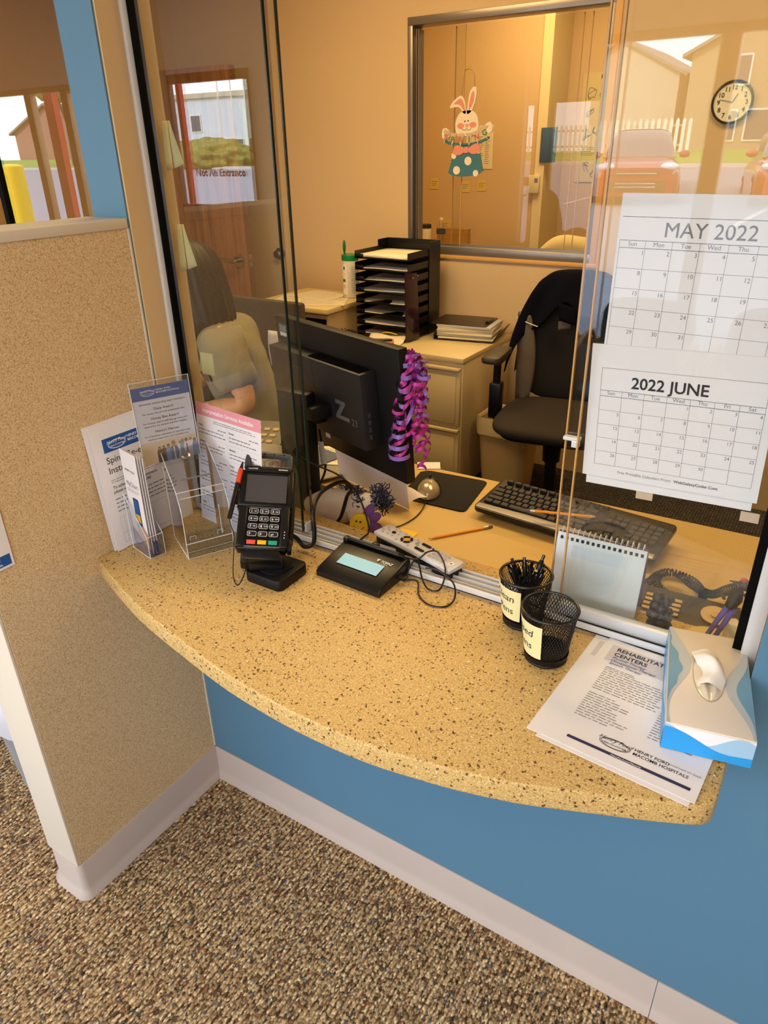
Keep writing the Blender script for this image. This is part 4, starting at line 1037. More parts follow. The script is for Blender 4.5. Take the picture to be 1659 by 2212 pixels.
g = G(); g.cyl((-.003, .028, .033), (.003, .028, .033), .010, .010, 0, 20); obj('scroll_wheel', g, BLACKM, t)
g = G(); 
P = [(.008 * math.cos(2 * PI * k / 18), .006 * math.sin(2 * PI * k / 18) - .022, .0385) for k in range(18)]; g.tube(P, .0006, 0, 4, closed=True); obj('emblem_ring', g, STEEL, t)
cable('mouse_cable', [(.372, .545, .752), (.388, .50, .745), (.396, .44, .743), (.385, .38, .743), (.35, .33, .743), (.30, .30, .743), (.24, .29, .743)], .0017, 'thin black cable curling from the silver mouse across the desk')
# ---- keyboard
KBM = frame((.520, .530, DZ + .016), (.475, -.045, .0), (.045, .475, .060))
t = thing('keyboard', 'black and silver computer keyboard on the desk', 'keyboard', KBM)
kw, kd = .475, .165
g = G(); g.prism(rrect(kw, kd, .014, 5, kw / 2, kd / 2), 0, .014, 0, .003); obj('case', g, BLACK, t)
g = G(); g.prism([(.006, .004), (kw - .006, .004), (kw - .006, .022), (kw * .7, .030), (kw * .3, .030), (.006, .022)], .0135, .0165, 0, .001); obj('silver_strip', g, mat('silver_plastic', 'a9a39a', .35, .3), t)
g = G(); g.b2((.06, kd - .03, -.022), (.09, kd - .015, 0)); g.b2((kw - .09, kd - .03, -.022), (kw - .06, kd - .015, 0)); obj('foot', g, BLACK, t)
KEY = mat('dark_keycap', '2a2828', .4); kmesh = {}
def keycap(x, y, w, d=.0155):
    key = round(w, 4), round(d, 4)
    if key not in kmesh:
        g = G(); g.prism([(-w / 2, -d / 2), (w / 2, -d / 2), (w / 2, d / 2), (-w / 2, d / 2)], 0, .0075, 0, .0015, seg=1); o = obj('key', g, KEY, t); kmesh[key] = o.data; o.location = (x, y, .0135); return
    o = bpy.data.objects.new('key', kmesh[key]); link(o, t); o.location = (x, y, .0135)
px_ = .0188
for row in range(5):
    y = .040 + row * .0195
    x = .014
    widths = [[1.25, 1.25, 1.25, 5.8, 1.25, 1.25, 1.25, 1.25], [2.25] + [1] * 10 + [2.25], [1.75] + [1] * 11 + [2], [1.5] + [1] * 12 + [1.5], [1] * 13 + [2]][row]
    for w in widths: keycap(x + w * px_ / 2, y, w * px_ - .0028); x += w * px_
    for c in range(4): 
        if not (row == 0 and c == 3): keycap(.392 + c * px_, y, px_ - .0028)
    if row in (3, 4) or row == 0:
        for c in range(3): keycap(.326 + c * px_ * .95 + .004, y, px_ - .0035)
    if row == 1: keycap(.326 + px_ * .95 + .004, y, px_ - .0035)
for c in range(12): keycap(.03 + c * .0245, .150, .017, .010)
# pencils
def pencil(p, q, label):
    p, q = Vector(p), Vector(q); d = q - p
    t = thing('pencil', label, 'pencil', Matrix.Translation(p), None)
    g = G(); g.cyl(d * .09, d * .86, .0036, .0036, 0, 6); obj('wood_shaft', g, mat('yellow_orange_pencil', 'e79426', .4), t, ang=20)
    g = G(); g.cyl(d * .0, d * .02, .0004, .001, 1, 6); g.cyl(d * .02, d * .09, .001, .0036, 0, 6); obj('sharpened_tip', g, [mat('pencil_wood', 'd9b07a', .7), INK], t)
    g = G(); g.cyl(d * .86, d * .93, .0038, .0038, 0, 12); obj('ferrule', g, STEEL, t)
    g = G(); g.cyl(d * .93, d, .0036, .0034, 0, 12); obj('eraser', g, mat('grey_pink_eraser', '6b5860', .8), t)
pencil((.483, .357, DZ + .004), (.592, .497, DZ + .004), 'orange pencil lying on the bare desk')
pencil((.835, .560, .806), (.668, .520, .800), 'orange pencil lying across the keyboard')
cable('keyboard_cable', [(.815, .36, .744), (.80, .30, .743), (.76, .25, .743), (.70, .235, .743), (.62, .25, .743), (.55, .25, .743)], .0017, 'thin black cable on the desk in front of the keyboard')
# white folded sheets under the monitor
WS = [PAPER, INKL]
def fold(pts, name_label, cat='paper'):
    g = G(); g.mesh(pts, [(0, 1, 2, 3)], 0); g.keep = True
    o = obj('paper_sheet', g, WS, flat=True); md = o.modifiers.new('s', 'SOLIDIFY'); md.thickness = .0006; return tag(o, name_label, cat)
g = G()
def tent(u, v): # long sheet standing on its edge under the screen
    return (.085 + .275 * u, .62 - .13 * u + .02 * math.sin(PI * u) * (1 - v), DZ + .001 + v * (.105 - .045 * u) )
g.surf(lambda u, v: (.070 + .290 * u, .560 - .085 * u - .02 * v, DZ + .002 + v * .10), 10, 3, 0); g.keep = True
o = obj('paper_sheet', g, WS, flat=False); tag(o, 'white printed sheet propped upright under the monitor', 'paper sheet')
g = G(); g.surf(lambda u, v: (.352 - .03 * v + .028 * u, .478 + .06 * u, DZ + .016 + .045 * v * (1 - u * .8) + .008 * math.sin(u * 3)), 8, 6, 0); g.keep = True
o = obj('paper_sheet', g, WS); tag(o, 'curled corner of a white sheet touching the mouse pad', 'paper sheet')
rp = random.Random(3)
STK = [mat('manila_paper', 'd8bf8a', .8), PAPERW, mat('grey_newsprint', 'a59b8a', .8), mat('blue_grey_folder', '5c6478', .7)]
labs = ['manila folder at the bottom of the papers behind the monitor stand', 'cream sheet in the papers behind the monitor stand', 'grey printed sheet in the papers behind the monitor stand', 'cream crumpled sheet on top of the papers behind the stand', 'blue grey folder in the papers behind the monitor stand', 'manila sheet at the left end of the desk papers', 'grey sheet at the left end of the desk papers']
for k, (x, y, rz, m) in enumerate([(-.05, .60, 10, 0), (-.02, .62, 35, 1), (.02, .58, 60, 2), (-.06, .64, 20, 1), (-.10, .61, -12, 3), (-.32, .45, 30, 0), (-.38, .42, -15, 2)]):
    g = G(); g.M = TM(x, y, DZ + .002 + k * .004, 0, 0, rz); g.b2((-.10, -.07, 0), (.10, .07, .003), 0); g.greek(-.085, .085, .055, -.05, 9, 1, z=.0034, seed=k)
    tag(obj('paper_stack_sheet', g, [STK[m], INKG]), labs[k], 'paper')
# spiral notebook with a flower print, standing
t = thing('spiral_notebook', 'small cream spiral notebook with a flower print standing on the desk', 'notebook', TM(.010, .345, DZ, 0, 0, 12))
g = G(); g.M = TM(0, 0, .0, 78, 0, 0); g.prism([(-.05, 0), (.062, 0), (.062, .155), (-.05, .155)], 0, .006, 0, .0008)
for k, (x, y, rx, ry) in enumerate(((.0, .105, .018, .007), (.012, .09, .016, .007), (-.004, .085, .015, .008), (.01, .11, .007, .018), (.004, .07, .009, .015))): g.prism([(x + rx * math.cos(j * PI / 6), y + ry * math.sin(j * PI / 6)) for j in range(12)], .006, .0064 + k * .0001, 1)
obj('cover', g, [mat('cream_cover', 'dcc391', .7), mat('coral_flower_print', 'c9705a', .7)], t)
g = G()
for k in range(16):
    g.tube([(-.045 + k * .0068, -.032 + .0055 * math.cos(a), .150 + .0055 * math.sin(a)) for a in [2 * PI * j / 10 for j in range(10)]], .0009, 0, 5, closed=True)
obj('spiral_binding', g, STEEL, t)
# yellow sticky note
g = G(); g.b2((.395, .300, DZ + .0005), (.445, .375, DZ + .0015)); tag(obj('sticky_note', g, mat('bright_yellow_note', 'f0c93a', .8)), 'bright yellow note on the desk behind the smiling flower toy', 'sticky note')
g = G(); g.M = TM(.26, .77, DZ + .001, 0, 0, 30); g.b2((-.04, -.03, 0), (.03, .02, .001)); 
tag(obj('paper_sheet', g, PAPER), 'white paper corner on the desk behind the monitor edge', 'paper')
# knitted hats, toy
LZ = CZ
KN = mat('white_felted_wool', 'ddd2cb', .95, bump=.6, bscale=260); YN = mat('navy_grey_yarn', '2f3350', .95, bump=.5, bscale=400); YN2 = mat('blue_white_yarn', '7c86ac', .95); KN2 = mat('white_ribbed_knit', 'e0dadb', .9, bump=.3, bscale=200)
def yarn(parent, c, r, n, m, seed, name='yarn_trim', el=(1, 1, 1), L0=.03, th=.0016):
    q = random.Random(seed); g = G()
    for k in range(n):
        d = Vector((q.gauss(0, 1), q.gauss(0, 1), q.gauss(0, 1))).normalized(); p = Vector(c) + Vector((d.x * el[0], d.y * el[1], d.z * el[2])) * r
        pts = [p]; dd = d.copy()
        for i in range(5):
            dd = (dd + Vector((q.gauss(0, .8), q.gauss(0, .8), q.gauss(0, .8)))).normalized(); pts.append(pts[-1] + dd * L0 / 5)
        g.tube(spline(pts, 2), th, q.choice((0, 0, 1)), 4)
    return obj(name, g, m, parent)
t = thing('knitted_hat', 'white felted knitted hat lying by the monitor stand with dark yarn trim', 'knitted hat', TM(.222, .318, DZ))
g = G(); g.M = TM(0, 0, .002, 0, 0, 28); g.blob((0, 0, .044), (.074, .048, .048), 0, 4, .10, 1.6, fn=lambda p: Vector((p.x, p.y * (1 - .12 * p.x), max(p.z, -.8)))); obj('hat_body', g, KN, t, ang=80)
yarn(t, (.034, .030, .080), .016, 60, [YN, mat('grey_yarn', '8d8a94', .95)], 4, el=(1.9, 1.0, .55), L0=.030)
yarn(t, (.068, .018, .060), .012, 30, [YN, mat('grey_yarn', '8d8a94', .95)], 8, el=(.8, 1.0, 1.3), L0=.026, name='yarn_tuft')
t = thing('knitted_hat', 'small white ribbed hat with a blue and white yarn pompom', 'knitted hat', TM(.285, .355, DZ + .004))
g = G(); g.M = TM(-.002, 0, .040, 0, 70, 40)
g.lathe([(.0, .044), (.018, .040), (.032, .022), (.040, -.005), (.043, -.032), (.040, -.038), (.0, -.038)], 0, 40)
obj('hat_body', g, KN2, t, ang=80)
g = G(); g.M = TM(-.002, 0, .040, 0, 70, 40)
for k in range(26):
    a = 2 * PI * k / 26; g.tube([(.0425 * math.cos(a), .0425 * math.sin(a), -.036), (.040 * math.cos(a), .040 * math.sin(a), -.006)], .0014, 0, 5)
obj('ribbing', g, KN2, t)['kind'] = 'stuff'
yarn(t, (.042, .030, .060), .014, 130, [YN, YN2], 9, 'pompom', el=(1, 1, 1.3), L0=.034, th=.0017)
t = thing('flower_toy', 'small felt flower toy with a yellow smiling face and purple petals', 'toy', TM(.352, .250, DZ + .034) @ Matrix.Scale(1.15, 4))
g = G(); g.M = TM(0, 0, .022, 58, 0, 8); g.lathe([(0, -.004), (.021, -.004), (.0235, 0), (.021, .004), (0, .005)], 0, 36); obj('face', g, mat('yellow_felt', 'e6c22a', .8), t)
g = G(); g.M = TM(0, 0, .022, 58, 0, 8)
for x in (-.0065, .003): g.lathe([(0, .0066), (.0022, .0062), (.0024, .005)], 0, 12, (x, .004, 0))
g.tube([(.013 * math.cos(a) + .001, .013 * math.sin(a) , .0055) for a in [math.radians(205 + 140 * k / 10) for k in range(11)]], .0008, 1, 5)
obj('printed_smile', g, [mat('dark_green_dot', '23503a', .7), mat('orange_red_line', 'c5542b', .7)], t)
PT = mat('purple_felt', '6a4488', .85, bump=.3, bscale=300)
for k, a in enumerate((-75, -38, 0, 35, -112, 68)):
    g = G(); g.M = TM(0, .0, .022, 58, 0, 8) @ TM(0, 0, -.006, 0, 0, a); g.blob((.031, 0, 0), (.019, .011, .005), 0, 3); obj('petal', g, PT, t, ang=80)
# ---- desk calendar pad (white, wire bound) against the pane
t = thing('desk_calendar', 'white wire bound desk calendar standing behind the right pane', 'desk calendar', TM(.875, .118, CZ, 0, 0, 1.5))
g = G(); g.M = TM(0, 0, .0, 78, 0, 0); g.prism([(0, 0), (.160, 0), (.160, .137), (0, .137)], -.0, .0045, 0, .0005)
g.rect(.03, .095, .13, .118, 1, .0047)
obj('pages', g, [mat('cool_white_page', 'dfe3ee', .6), mat('faint_blue_print', 'd3dcec', .7)], t)
g = G(); g.M = TM(0, .060, .0, 101, 0, 0); g.prism([(0, 0), (.160, 0), (.160, .137), (0, .137)], 0, .002, 0); obj('back_board', g, mat('purple_card', '6c5486', .7), t)
g = G()
for k in range(16):
    x = .008 + k * .0096
    g.tube([(x, .032 + .0075 * math.cos(a), .136 + .0075 * math.sin(a)) for a in [2 * PI * j / 12 for j in range(12)]], .0009, 0, 5, closed=True)
obj('wire_binding', g, mat('white_wire', 'dcdce2', .3, .4), t)
g = G(); g.M = TM(0, 0, .0, 78, 0, 0)
for k in range(16): g.b2((.006 + k * .0096, .125, .0045), (.011 + k * .0096, .131, .0052))
obj('punched_hole', g, INK, t)
# ---- telephone
t = thing('telephone', 'black desk telephone with a grey keypad and coiled cord behind the glass', 'telephone', frame((1.005, .19, DZ), (1, .04, 0), (-.04, 1, .0)))
g = G(); T_ = Matrix(((0, 0, 1, 0), (1, 0, 0, 0), (0, 1, 0, 0), (0, 0, 0, 1)))
g.prism([(0, 0), (.135, 0), (.135, .062), (.12, .066), (.0, .048)], 0, .225, 0, .004, T_); obj('phone_body', g, mat('graphite_plastic', '2c2926', .4), t)
SLP = frame((0, 0, .0490), (1, 0, 0), (0, .12, .018))
g = G(); g.M = SLP; g.rect(.0, .0, .0, .0, 0) if False else None
KG = mat('champagne_key', 'c9a96a', .4)
for r in range(4):
    for c in range(3):
        g = G(); g.M = SLP; g.prism(rrect(.020, .0085, .002, 3, .030 + c * .024, .058 + r * .0135), 0, .003, 0, .0008); obj('key', g, KG, t)
for (x, y, w) in ((.040, .040, .055), (.055, .026, .030)):
    g = G(); g.M = SLP; g.prism(rrect(w, .007, .002, 3, x, y), 0, .003, 0, .0008); obj('key', g, KG, t)
g = G(); g.M = SLP; g.lathe([(.026, 0), (.026, .003), (.022, .004), (.012, .002), (0, .002)], 0, 32, (.150, .085, 0)); obj('round_dial_pad', g, KG, t)
g = G(); g.M = SLP; g.lathe([(.008, .0025), (.008, .0045), (0, .005)], 0, 20, (.150, .085, 0)); obj('centre_key', g, KG, t)
HC = mat('black_cord', '18181a', .45)
def coil(path, R_, r, turns, m, name, lab):
    P = spline(path, 16); L_ = [0]
    for a, b in zip(P, P[1:]): L_.append(L_[-1] + (b - a).length)
    n = int(turns * 12); pts = []
    from bisect import bisect
    for i in range(n + 1):
        s = L_[-1] * i / n; j = min(max(bisect(L_, s) - 1, 0), len(P) - 2); f = (s - L_[j]) / max(1e-9, L_[j + 1] - L_[j]); c = P[j].lerp(P[j + 1], f); d = (P[j + 1] - P[j]).normalized()
        u = d.cross(Vector((0, 0, 1))).normalized(); v = d.cross(u); a = 2 * PI * i / 12
        pts.append(c + R_ * (math.cos(a) * u + math.sin(a) * v))
    g = G(); g.tube(pts, r, 0, 5); return tag(obj(name, g, m), lab, 'cord')
coil([(.985, .405, .752), (1.0, .42, .752), (1.01, .46, .752), (1.035, .485, .752), (1.08, .475, .752), (1.11, .43, .752), (1.105, .39, .752), (1.06, .38, .756), (1.02, .40, .765), (1.02, .44, .77), (1.05, .455, .77), (1.09, .42, .772), (1.13, .375, .79), (1.16, .345, .83), (1.185, .33, .852), (1.215, .335, .85), (1.24, .36, .84)], .0075, .0018, 96, HC, 'coiled_cord', 'black coiled telephone cord looped on the desk')
# figurine with purple trousers on a round base, dark figurine
t = thing('figurine', 'small figurine in purple trousers and black jacket on a round cream base', 'figurine', TM(1.165, .135, CZ))
g = G(); g.lathe([(0, 0), (.046, 0), (.047, .002), (.045, .005), (0, .005)], 0, 44, sx=1, sy=.85); obj('round_base', g, mat('cream_disc', 'd8bd78', .5), t)
PPL = mat('purple_cloth', '5a4a9c', .85)
for s in (0, 1):
    g = G(); g.tube([(-.012 + .012 * s, 0.0, .006), (-.002 + .012 * s, .010, .035), (.010 + .010 * s, .020, .066)], [.0042, .0046, .0055], 0, 10); obj('trouser_leg', g, PPL, t)
    g = G(); g.blob((-.015 + .013 * s, -.006, .008), (.005, .010, .004), 0, 2); obj('shoe', g, mat('brown_shoe', '6a3f26', .5), t)
g = G(); g.tube([(.012, .020, .064), (.018, .026, .082), (.022, .030, .098)], [.0085, .012, .006], 0, 12); g.tube([(.030, .03, .092), (.040, .018, .084), (.034, .006, .08)], .0032, 0, 7); g.tube([(.012, .028, .092), (-.002, .02, .084), (.002, .006, .088)], .0032, 0, 7); obj('jacket', g, BLACKM, t)
g = G(); g.blob((.025, .032, .108), (.009, .009, .010), 0, 3); g.tube([(.016, .026, .112), (.004, .018, .117)], [.003, .001], 0, 6); obj('head', g, mat('dark_figurine_head', '3b2f38', .6), t)
g = G(); g.blob((.024, .031, .117), (.006, .006, .004), 0, 2); obj('red_cap', g, mat('red_cap', 'c0392b', .5), t)
g = G(); g.mesh([(.03, .012, .07), (.048, .02, .068), (.040, .016, .085)], [(0, 1, 2)], 0); g.keep = True; o = obj('orange_flag', g, mat('orange_felt', 'd98a3a', .8), t, flat=True); md = o.modifiers.new('s', 'SOLIDIFY'); md.thickness = .002
t = thing('figurine', 'small dark bushy figurine beside the desk calendar', 'figurine', TM(1.075, .138, CZ))
g = G()
q = random.Random(5)
for k in range(22): g.blob((q.uniform(-.014, .014), q.uniform(-.010, .010), q.uniform(.01, .062)), (q.uniform(.006, .011),) * 3, 0, 2, .25, 3, seed=k)
g.tube([(0, 0, 0), (0, 0, .03)], .008, 0, 8); obj('bushy_body', g, mat('dark_grey_foil', '3f3a3d', .35, .4), t, ang=60)
g = G(); g.lathe([(0, 0), (.022, 0), (.022, .004), (0, .004)], 0, 24); obj('foot_disc', g, BLACKM, t)
t = None
g = G(); g.M = TM(1.196, .150, CZ, 0, 0, 30); g.prism([(-.012, -.02), (.012, -.02), (.006, .02), (-.012, .02)], 0, .038, 0); tag(obj('folded_card', g, PAPERW), 'small folded cream card at the right jamb behind the figurine', 'card')
# second desk phone at the left end (near the seated person)
t = thing('telephone', 'grey and cream desk telephone near the seated person', 'telephone', TM(-.32, .50, DZ, 0, 0, 20))
g = G(); g.prism([(0, 0), (.17, 0), (.17, .07), (.0, .035)], 0, .16, 0, .004, T_); obj('phone_body', g, mat('grey_phone', '6d6458', .5), t)
for r in range(3):
    for c in range(4):
        g = G(); g.M = frame((0, 0, .0355), (1, 0, 0), (0, .17, .035)); g.prism(rrect(.020, .014, .003, 3, .03 + c * .03, .05 + r * .035), 0, .004, 0, .001); obj('key', g, KG, t)
# ---- calendars taped to the glass
def calendar(y, x0, z0, rot, w, h, style):
    g = G(); M = frame((x0, y, z0), (math.cos(math.radians(rot)), 0, math.sin(math.radians(rot))), (-math.sin(math.radians(rot)), 0, math.cos(math.radians(rot))))
    g.b2((0, 0, -.0006), (w, h, 0), 0)
    return g, M
CM = [mat('calendar_paper', 'e6e5ec', .7), INKG, INK, INKL]
def calgrid(g, x0, x1, ytop, ybot, yhead, ynames, rows, first, ndays, names_size, num_size, rowoff=0):
    cw = (x1 - x0) / 7
    for k in range(8): g.line(x0 + k * cw, ybot, x0 + k * cw, yhead, .0005, 1)
    rh = (ynames - ybot) / rows
    for k in range(rows + 1): g.line(x0, ybot + k * rh, x1, ybot + k * rh, .0005, 1)
    g.line(x0, yhead, x1, yhead, .0006, 2); g.line(x0, ynames, x1, ynames, .0006, 2)
    for k, s_ in enumerate(('Sun', 'Mon', 'Tue', 'Wed', 'Thu', 'Fri', 'Sat')): g.text(s_, x0 + (k + .5) * cw, ynames + (yhead - ynames) * .28, names_size, 1, .0004, 'C')
    for d in range(1, ndays + 1):
        c = (first + d - 1) % 7; r = (first + d - 1) // 7
        g.text(str(d), x0 + (c + 1) * cw - .002, ynames - r * rh - num_size * 1.0, num_size, 1, .0004, 'R')
g, M = calendar(.0905, .930, 1.332, -.2, .262, .216, 0)
H_ = .216; S_ = .252 / .279
calgrid(g, .004, .256, .18, .006, .155, .145, 5, 0, 31, .0085, .0085)
g.line(.004, .186, .256, .186, .0006, 2); g.text('MAY 2022', .062, .161, .0275, 1, .0004, 'L', .0)
o = obj('calendar_page', g, CM, M=M); tag(o, 'printed May 2022 calendar page taped on the right pane', 'calendar page', 'calendar pages on the glass')
g, M = calendar(.0885, .921, 1.122, 2.0, .262, .216, 0)
calgrid(g, .018, .2505, .18, .022, .145, .136, 5, 3, 30, .0085, .0075)
g.line(.018, .180, .2505, .180, .0006, 1); g.line(.018, .145, .018, .180, .0006, 1); g.line(.2505, .145, .2505, .180, .0006, 1)
g.text('2022 JUNE', .0635, .152, .0245, 2, .0004, 'L', .018)
g.text('Free Printable Calendars From', .056, .0105, .0066, 1, .0004); g.text('WebGalaxyCoder.Com', .143, .0105, .0066, 2, .0004, 'L', .01)
o = obj('calendar_page', g, CM, M=M); tag(o, 'printed June 2022 calendar page taped below the May page', 'calendar page', 'calendar pages on the glass')
g = G(); g.M = frame((.9275, .0925, 1.107), (1, 0, .035), (-.035, 0, 1)); g.b2((0, 0, 0), (.25, .20, .0005)); tag(obj('paper_sheet', g, CM[0]), 'blank backing sheet showing just below the June calendar page', 'paper sheet')
TAPE = mat('beige_tape', 'cbb6a2', .3)
for x, lab in ((1.01, 'piece of beige tape under the middle of the June page'), (1.165, 'piece of beige tape under the right end of the June page')):
    g = G(); g.M = frame((x, .0945, 1.096), (1, 0, .03), (-.03, 0, 1)); g.b2((0, 0, 0), (.026, .016, .0006)); tag(obj('tape_strip', g, TAPE), lab, 'tape')
# notes on the left jamb, folded
def jnote(z, ln, lab, w=.028):
    g = G()
    def fn(u, v): return (.014 + .002 * v + w * u * (.15 + .85 * v), .125 + .003 * math.sin(u * 3), z - ln * v * (1 - .10 * u))
    g.surf(fn, 6, 6, 0); g.keep = True
    def f2(u, v): return (.012 + .0 * u - .010 * v * u, .124 + .002 - .012 * u, z - ln * v * (1 + .06 * u))
    g.surf(f2, 3, 6, 0)
    o = obj('folded_note', g, POSTIT, ang=80); md = o.modifiers.new('s', 'SOLIDIFY'); md.thickness = .0004; tag(o, lab, 'note', 'folded notes stuck on the left window jamb')
jnote(1.665, .085, 'upper folded pale yellow note stuck on the left window jamb')
jnote(1.475, .090, 'lower folded pale yellow note stuck on the left window jamb')
g = G(); g.b2((.0135, .128, 1.155), (.052, .129, 1.205)); tag(obj('sticky_note', g, POSTIT), 'pale yellow note at the jamb above the pink banded sheet', 'sticky note')
# ================================================================= BACK OF THE OFFICE
PUT = mat('putty_painted_steel', 'cdb98c', .38)
t = thing('file_cabinet', 'putty coloured two drawer steel file cabinet against the back wall', 'file cabinet', TM(-.63, 2.28, 0))
g = G(); g.b2((-.38, -.262, .03), (.378, .30, .69), 0, .002); obj('cabinet_body', g, PUT, t)
g = G(); g.b2((-.385, -.275, .69), (.383, .305, .715), 0, .003); obj('cabinet_top', g, PUT, t)
for z0, z1 in ((.375, .655), (.06, .345)):
    g = G(); g.b2((-.372, -.278, z0), (.370, -.262, z1), 0, .004); g.b2((-.360, -.284, z0 + .012), (.350, -.276, z1 - .03), 0, .003)
    dr = obj('drawer', g, PUT, t); g = G(); g.b2((-.372, -.292, z1 - .002), (.370, -.262, z1 + .012), 0, .003); obj('pull_rail', g, PUT, dr)
g = G(); g.M = frame((.10, -.284, .585), (1, 0, 0), (0, 0, 1)); g.b2((0, 0, 0), (.075, .022, .001), 0); g.b2((0, -.035, 0), (.068, -.008, .001), 0); g.greek(.004, .07, .018, .004, 2, 1, z=.0014); g.greek(.004, .06, -.012, -.032, 2, 1, z=.0014, seed=4)
obj('drawer_label', g, [PAPERW, INKG], t)
g = G(); g.cyl((.10, -.276, .70), (.10, -.281, .70), .009, .009, 0, 20); obj('lock', g, STEEL, t)
# shredding console
TAU = mat('taupe_laminate', 'b39a78', .5)
t = thing('shredding_bin', 'taupe locked shredding console with a dark slot and a recycling sticker', 'shredding console', TM(-1.29, 2.27, 0))
g = G(); g.b2((-.24, -.24, 0), (.24, .22, .845), 0, .002); obj('console_body', g, TAU, t)
g = G(); g.b2((-.26, -.26, .845), (.25, .23, .87), 0, .002); obj('console_top', g, mat('cream_laminate', 'ddc894', .45), t)
g = G(); g.b2((-.225, -.2445, .05), (.225, -.24, .745), 0, .0015); obj('door', g, TAU, t)
g = G(); g.b2((-.215, -.2425, .775), (.228, -.2395, .815), 0, .001); obj('slot', g, BLACKG, t)
g = G(); g.M = frame((-.02, -.246, .635), (1, 0, 0), (0, 0, 1)); g.b2((-.10, 0, 0), (.13, .085, .001), 0); g.text('FREE SHREDDING', -.092, .052, .0205, 1, .0014)
for k in range(3):
    a = PI / 2 + k * 2 * PI / 3; c = (.103 + .0125 * math.cos(a), .050 + .0125 * math.sin(a)); d = (-math.sin(a), math.cos(a))
    g.line(c[0] - d[0] * .010, c[1] - d[1] * .010, c[0] + d[0] * .006, c[1] + d[1] * .006, .007, 2, .0014)
    g.face([(c[0] + d[0] * .004 - d[1] * .008, c[1] + d[1] * .004 + d[0] * .008, .0014), (c[0] + d[0] * .004 + d[1] * .008, c[1] + d[1] * .004 - d[0] * .008, .0014), (c[0] + d[0] * .014, c[1] + d[1] * .014, .0014)], 2)
g.greek(-.08, .08, .035, .008, 3, 1, z=.0014)
obj('sticker', g, [mat('cream_sticker', 'e3d3a4', .6), INK, mat('recycling_green', '3f6b34', .6)], t)
for k, (x, y, rz, lab) in enumerate(((-1.36, 2.22, 14, 'printed sheet on the left of the shredding console top'), (-1.20, 2.17, 28, 'printed sheet overlapping on the shredding console top'), (-1.32, 2.32, -8, 'rear printed sheet on the shredding console top'))):
    g = G(); g.M = TM(x, y, .8705 + k * .0009, 0, 0, rz); g.b2((-.14, -.108, 0), (.14, .108, .0006), 0); g.greek(-.12, .12, .09, -.09, 12, 1, z=.0009, seed=k, h=.25)
    tag(obj('paper_sheet', g, [PAPERW, INKL]), lab, 'paper sheet')
# disinfecting wipes canister
t = thing('wipes_canister', 'white wipes canister with an open green lid standing on the console', 'wipes canister', TM(-1.135, 2.37, .872))
g = G(); g.lathe([(0, 0), (.043, 0), (.045, .003), (.045, .195), (.041, .200), (.0, .200)], 0, 40); obj('canister_body', g, mat('white_canister', 'e6dfcf', .35), t)
def wrapc(g, a0, a1, z0, z1, m, r=.0456):
    g.surf(lambda u, v: (r * math.cos(math.radians(a0 + (a1 - a0) * u)), r * math.sin(math.radians(a0 + (a1 - a0) * u)), z0 + (z1 - z0) * v), 10, 1, m)
g = G(); wrapc(g, -125, -80, .02, .18, 0); wrapc(g, -122, -95, .085, .10, 1, .0462)
for k in range(12): wrapc(g, -52, -12, .03 + k * .012, .033 + k * .012, 2, .0460)
wrapc(g, -112, -98, .150, .165, 3, .0462); wrapc(g, -115, -110, .05, .07, 4, .0462); wrapc(g, -104, -99, .05, .07, 4, .0462)
g.keep = True
obj('label', g, [mat('label_white', 'f0ead8', .4), mat('label_green', '1f6b3c', .5), INKL, mat('label_blue', '2b4c86', .5), mat('label_pink', 'd07a62', .5)], t)
g = G(); g.lathe([(.046, .196), (.0475, .198), (.0475, .222), (.044, .226), (0, .226)], 0, 40)
obj('cap', g, mat('green_plastic', '15824a', .3), t)
g = G(); g.M = TM(-.036, 0, .226, 0, 0, 20); g.blob((0, 0, .038), (.008, .022, .034), 0, 3); g.box((.0, 0, .008), (.008, .014, .02), 0, .002); obj('flip_lid', g, MATS['green_plastic'], t, ang=70)
# letter tray tower
t = thing('letter_tray', 'tall black letter tray tower with eight shelves of paper on the cabinet', 'letter tray', TM(-.80, 2.32, .716))
tw, td = .158, .15
for k in range(8):
    z = .014 + k * .055
    g = G(); g.b2((-tw, -.16, z), (tw, .16, z + .004), 0, .001); g.b2((-tw, -.16, z), (-tw + .003, .16, z + .034), 0); g.b2((tw - .003, -.16, z), (tw, .16, z + .034), 0); g.b2((-tw, .155, z), (tw, .16, z + .045))
    g.b2((-tw, -.162, z - .003), (-tw + .05, -.155, z + .020), 0, .002); g.b2((-tw, -.162, z - .003), (tw, -.157, z + .006), 0, .001)
    obj('shelf', g, BLACK, t)
g = G(); g.b2((-tw - .004, .10, 0), (-tw, .165, .465)); g.b2((tw, .05, 0), (tw + .004, .165, .465)); g.b2((-tw, .16, 0), (tw, .165, .465)); g.b2((-tw, -.15, 0), (tw, .16, .014), 0, .002)
g.b2((-tw, .06, .43), (-tw + .003, .16, .465)); g.b2((tw - .003, .06, .43), (tw, .16, .465)); obj('frame', g, BLACK, t)
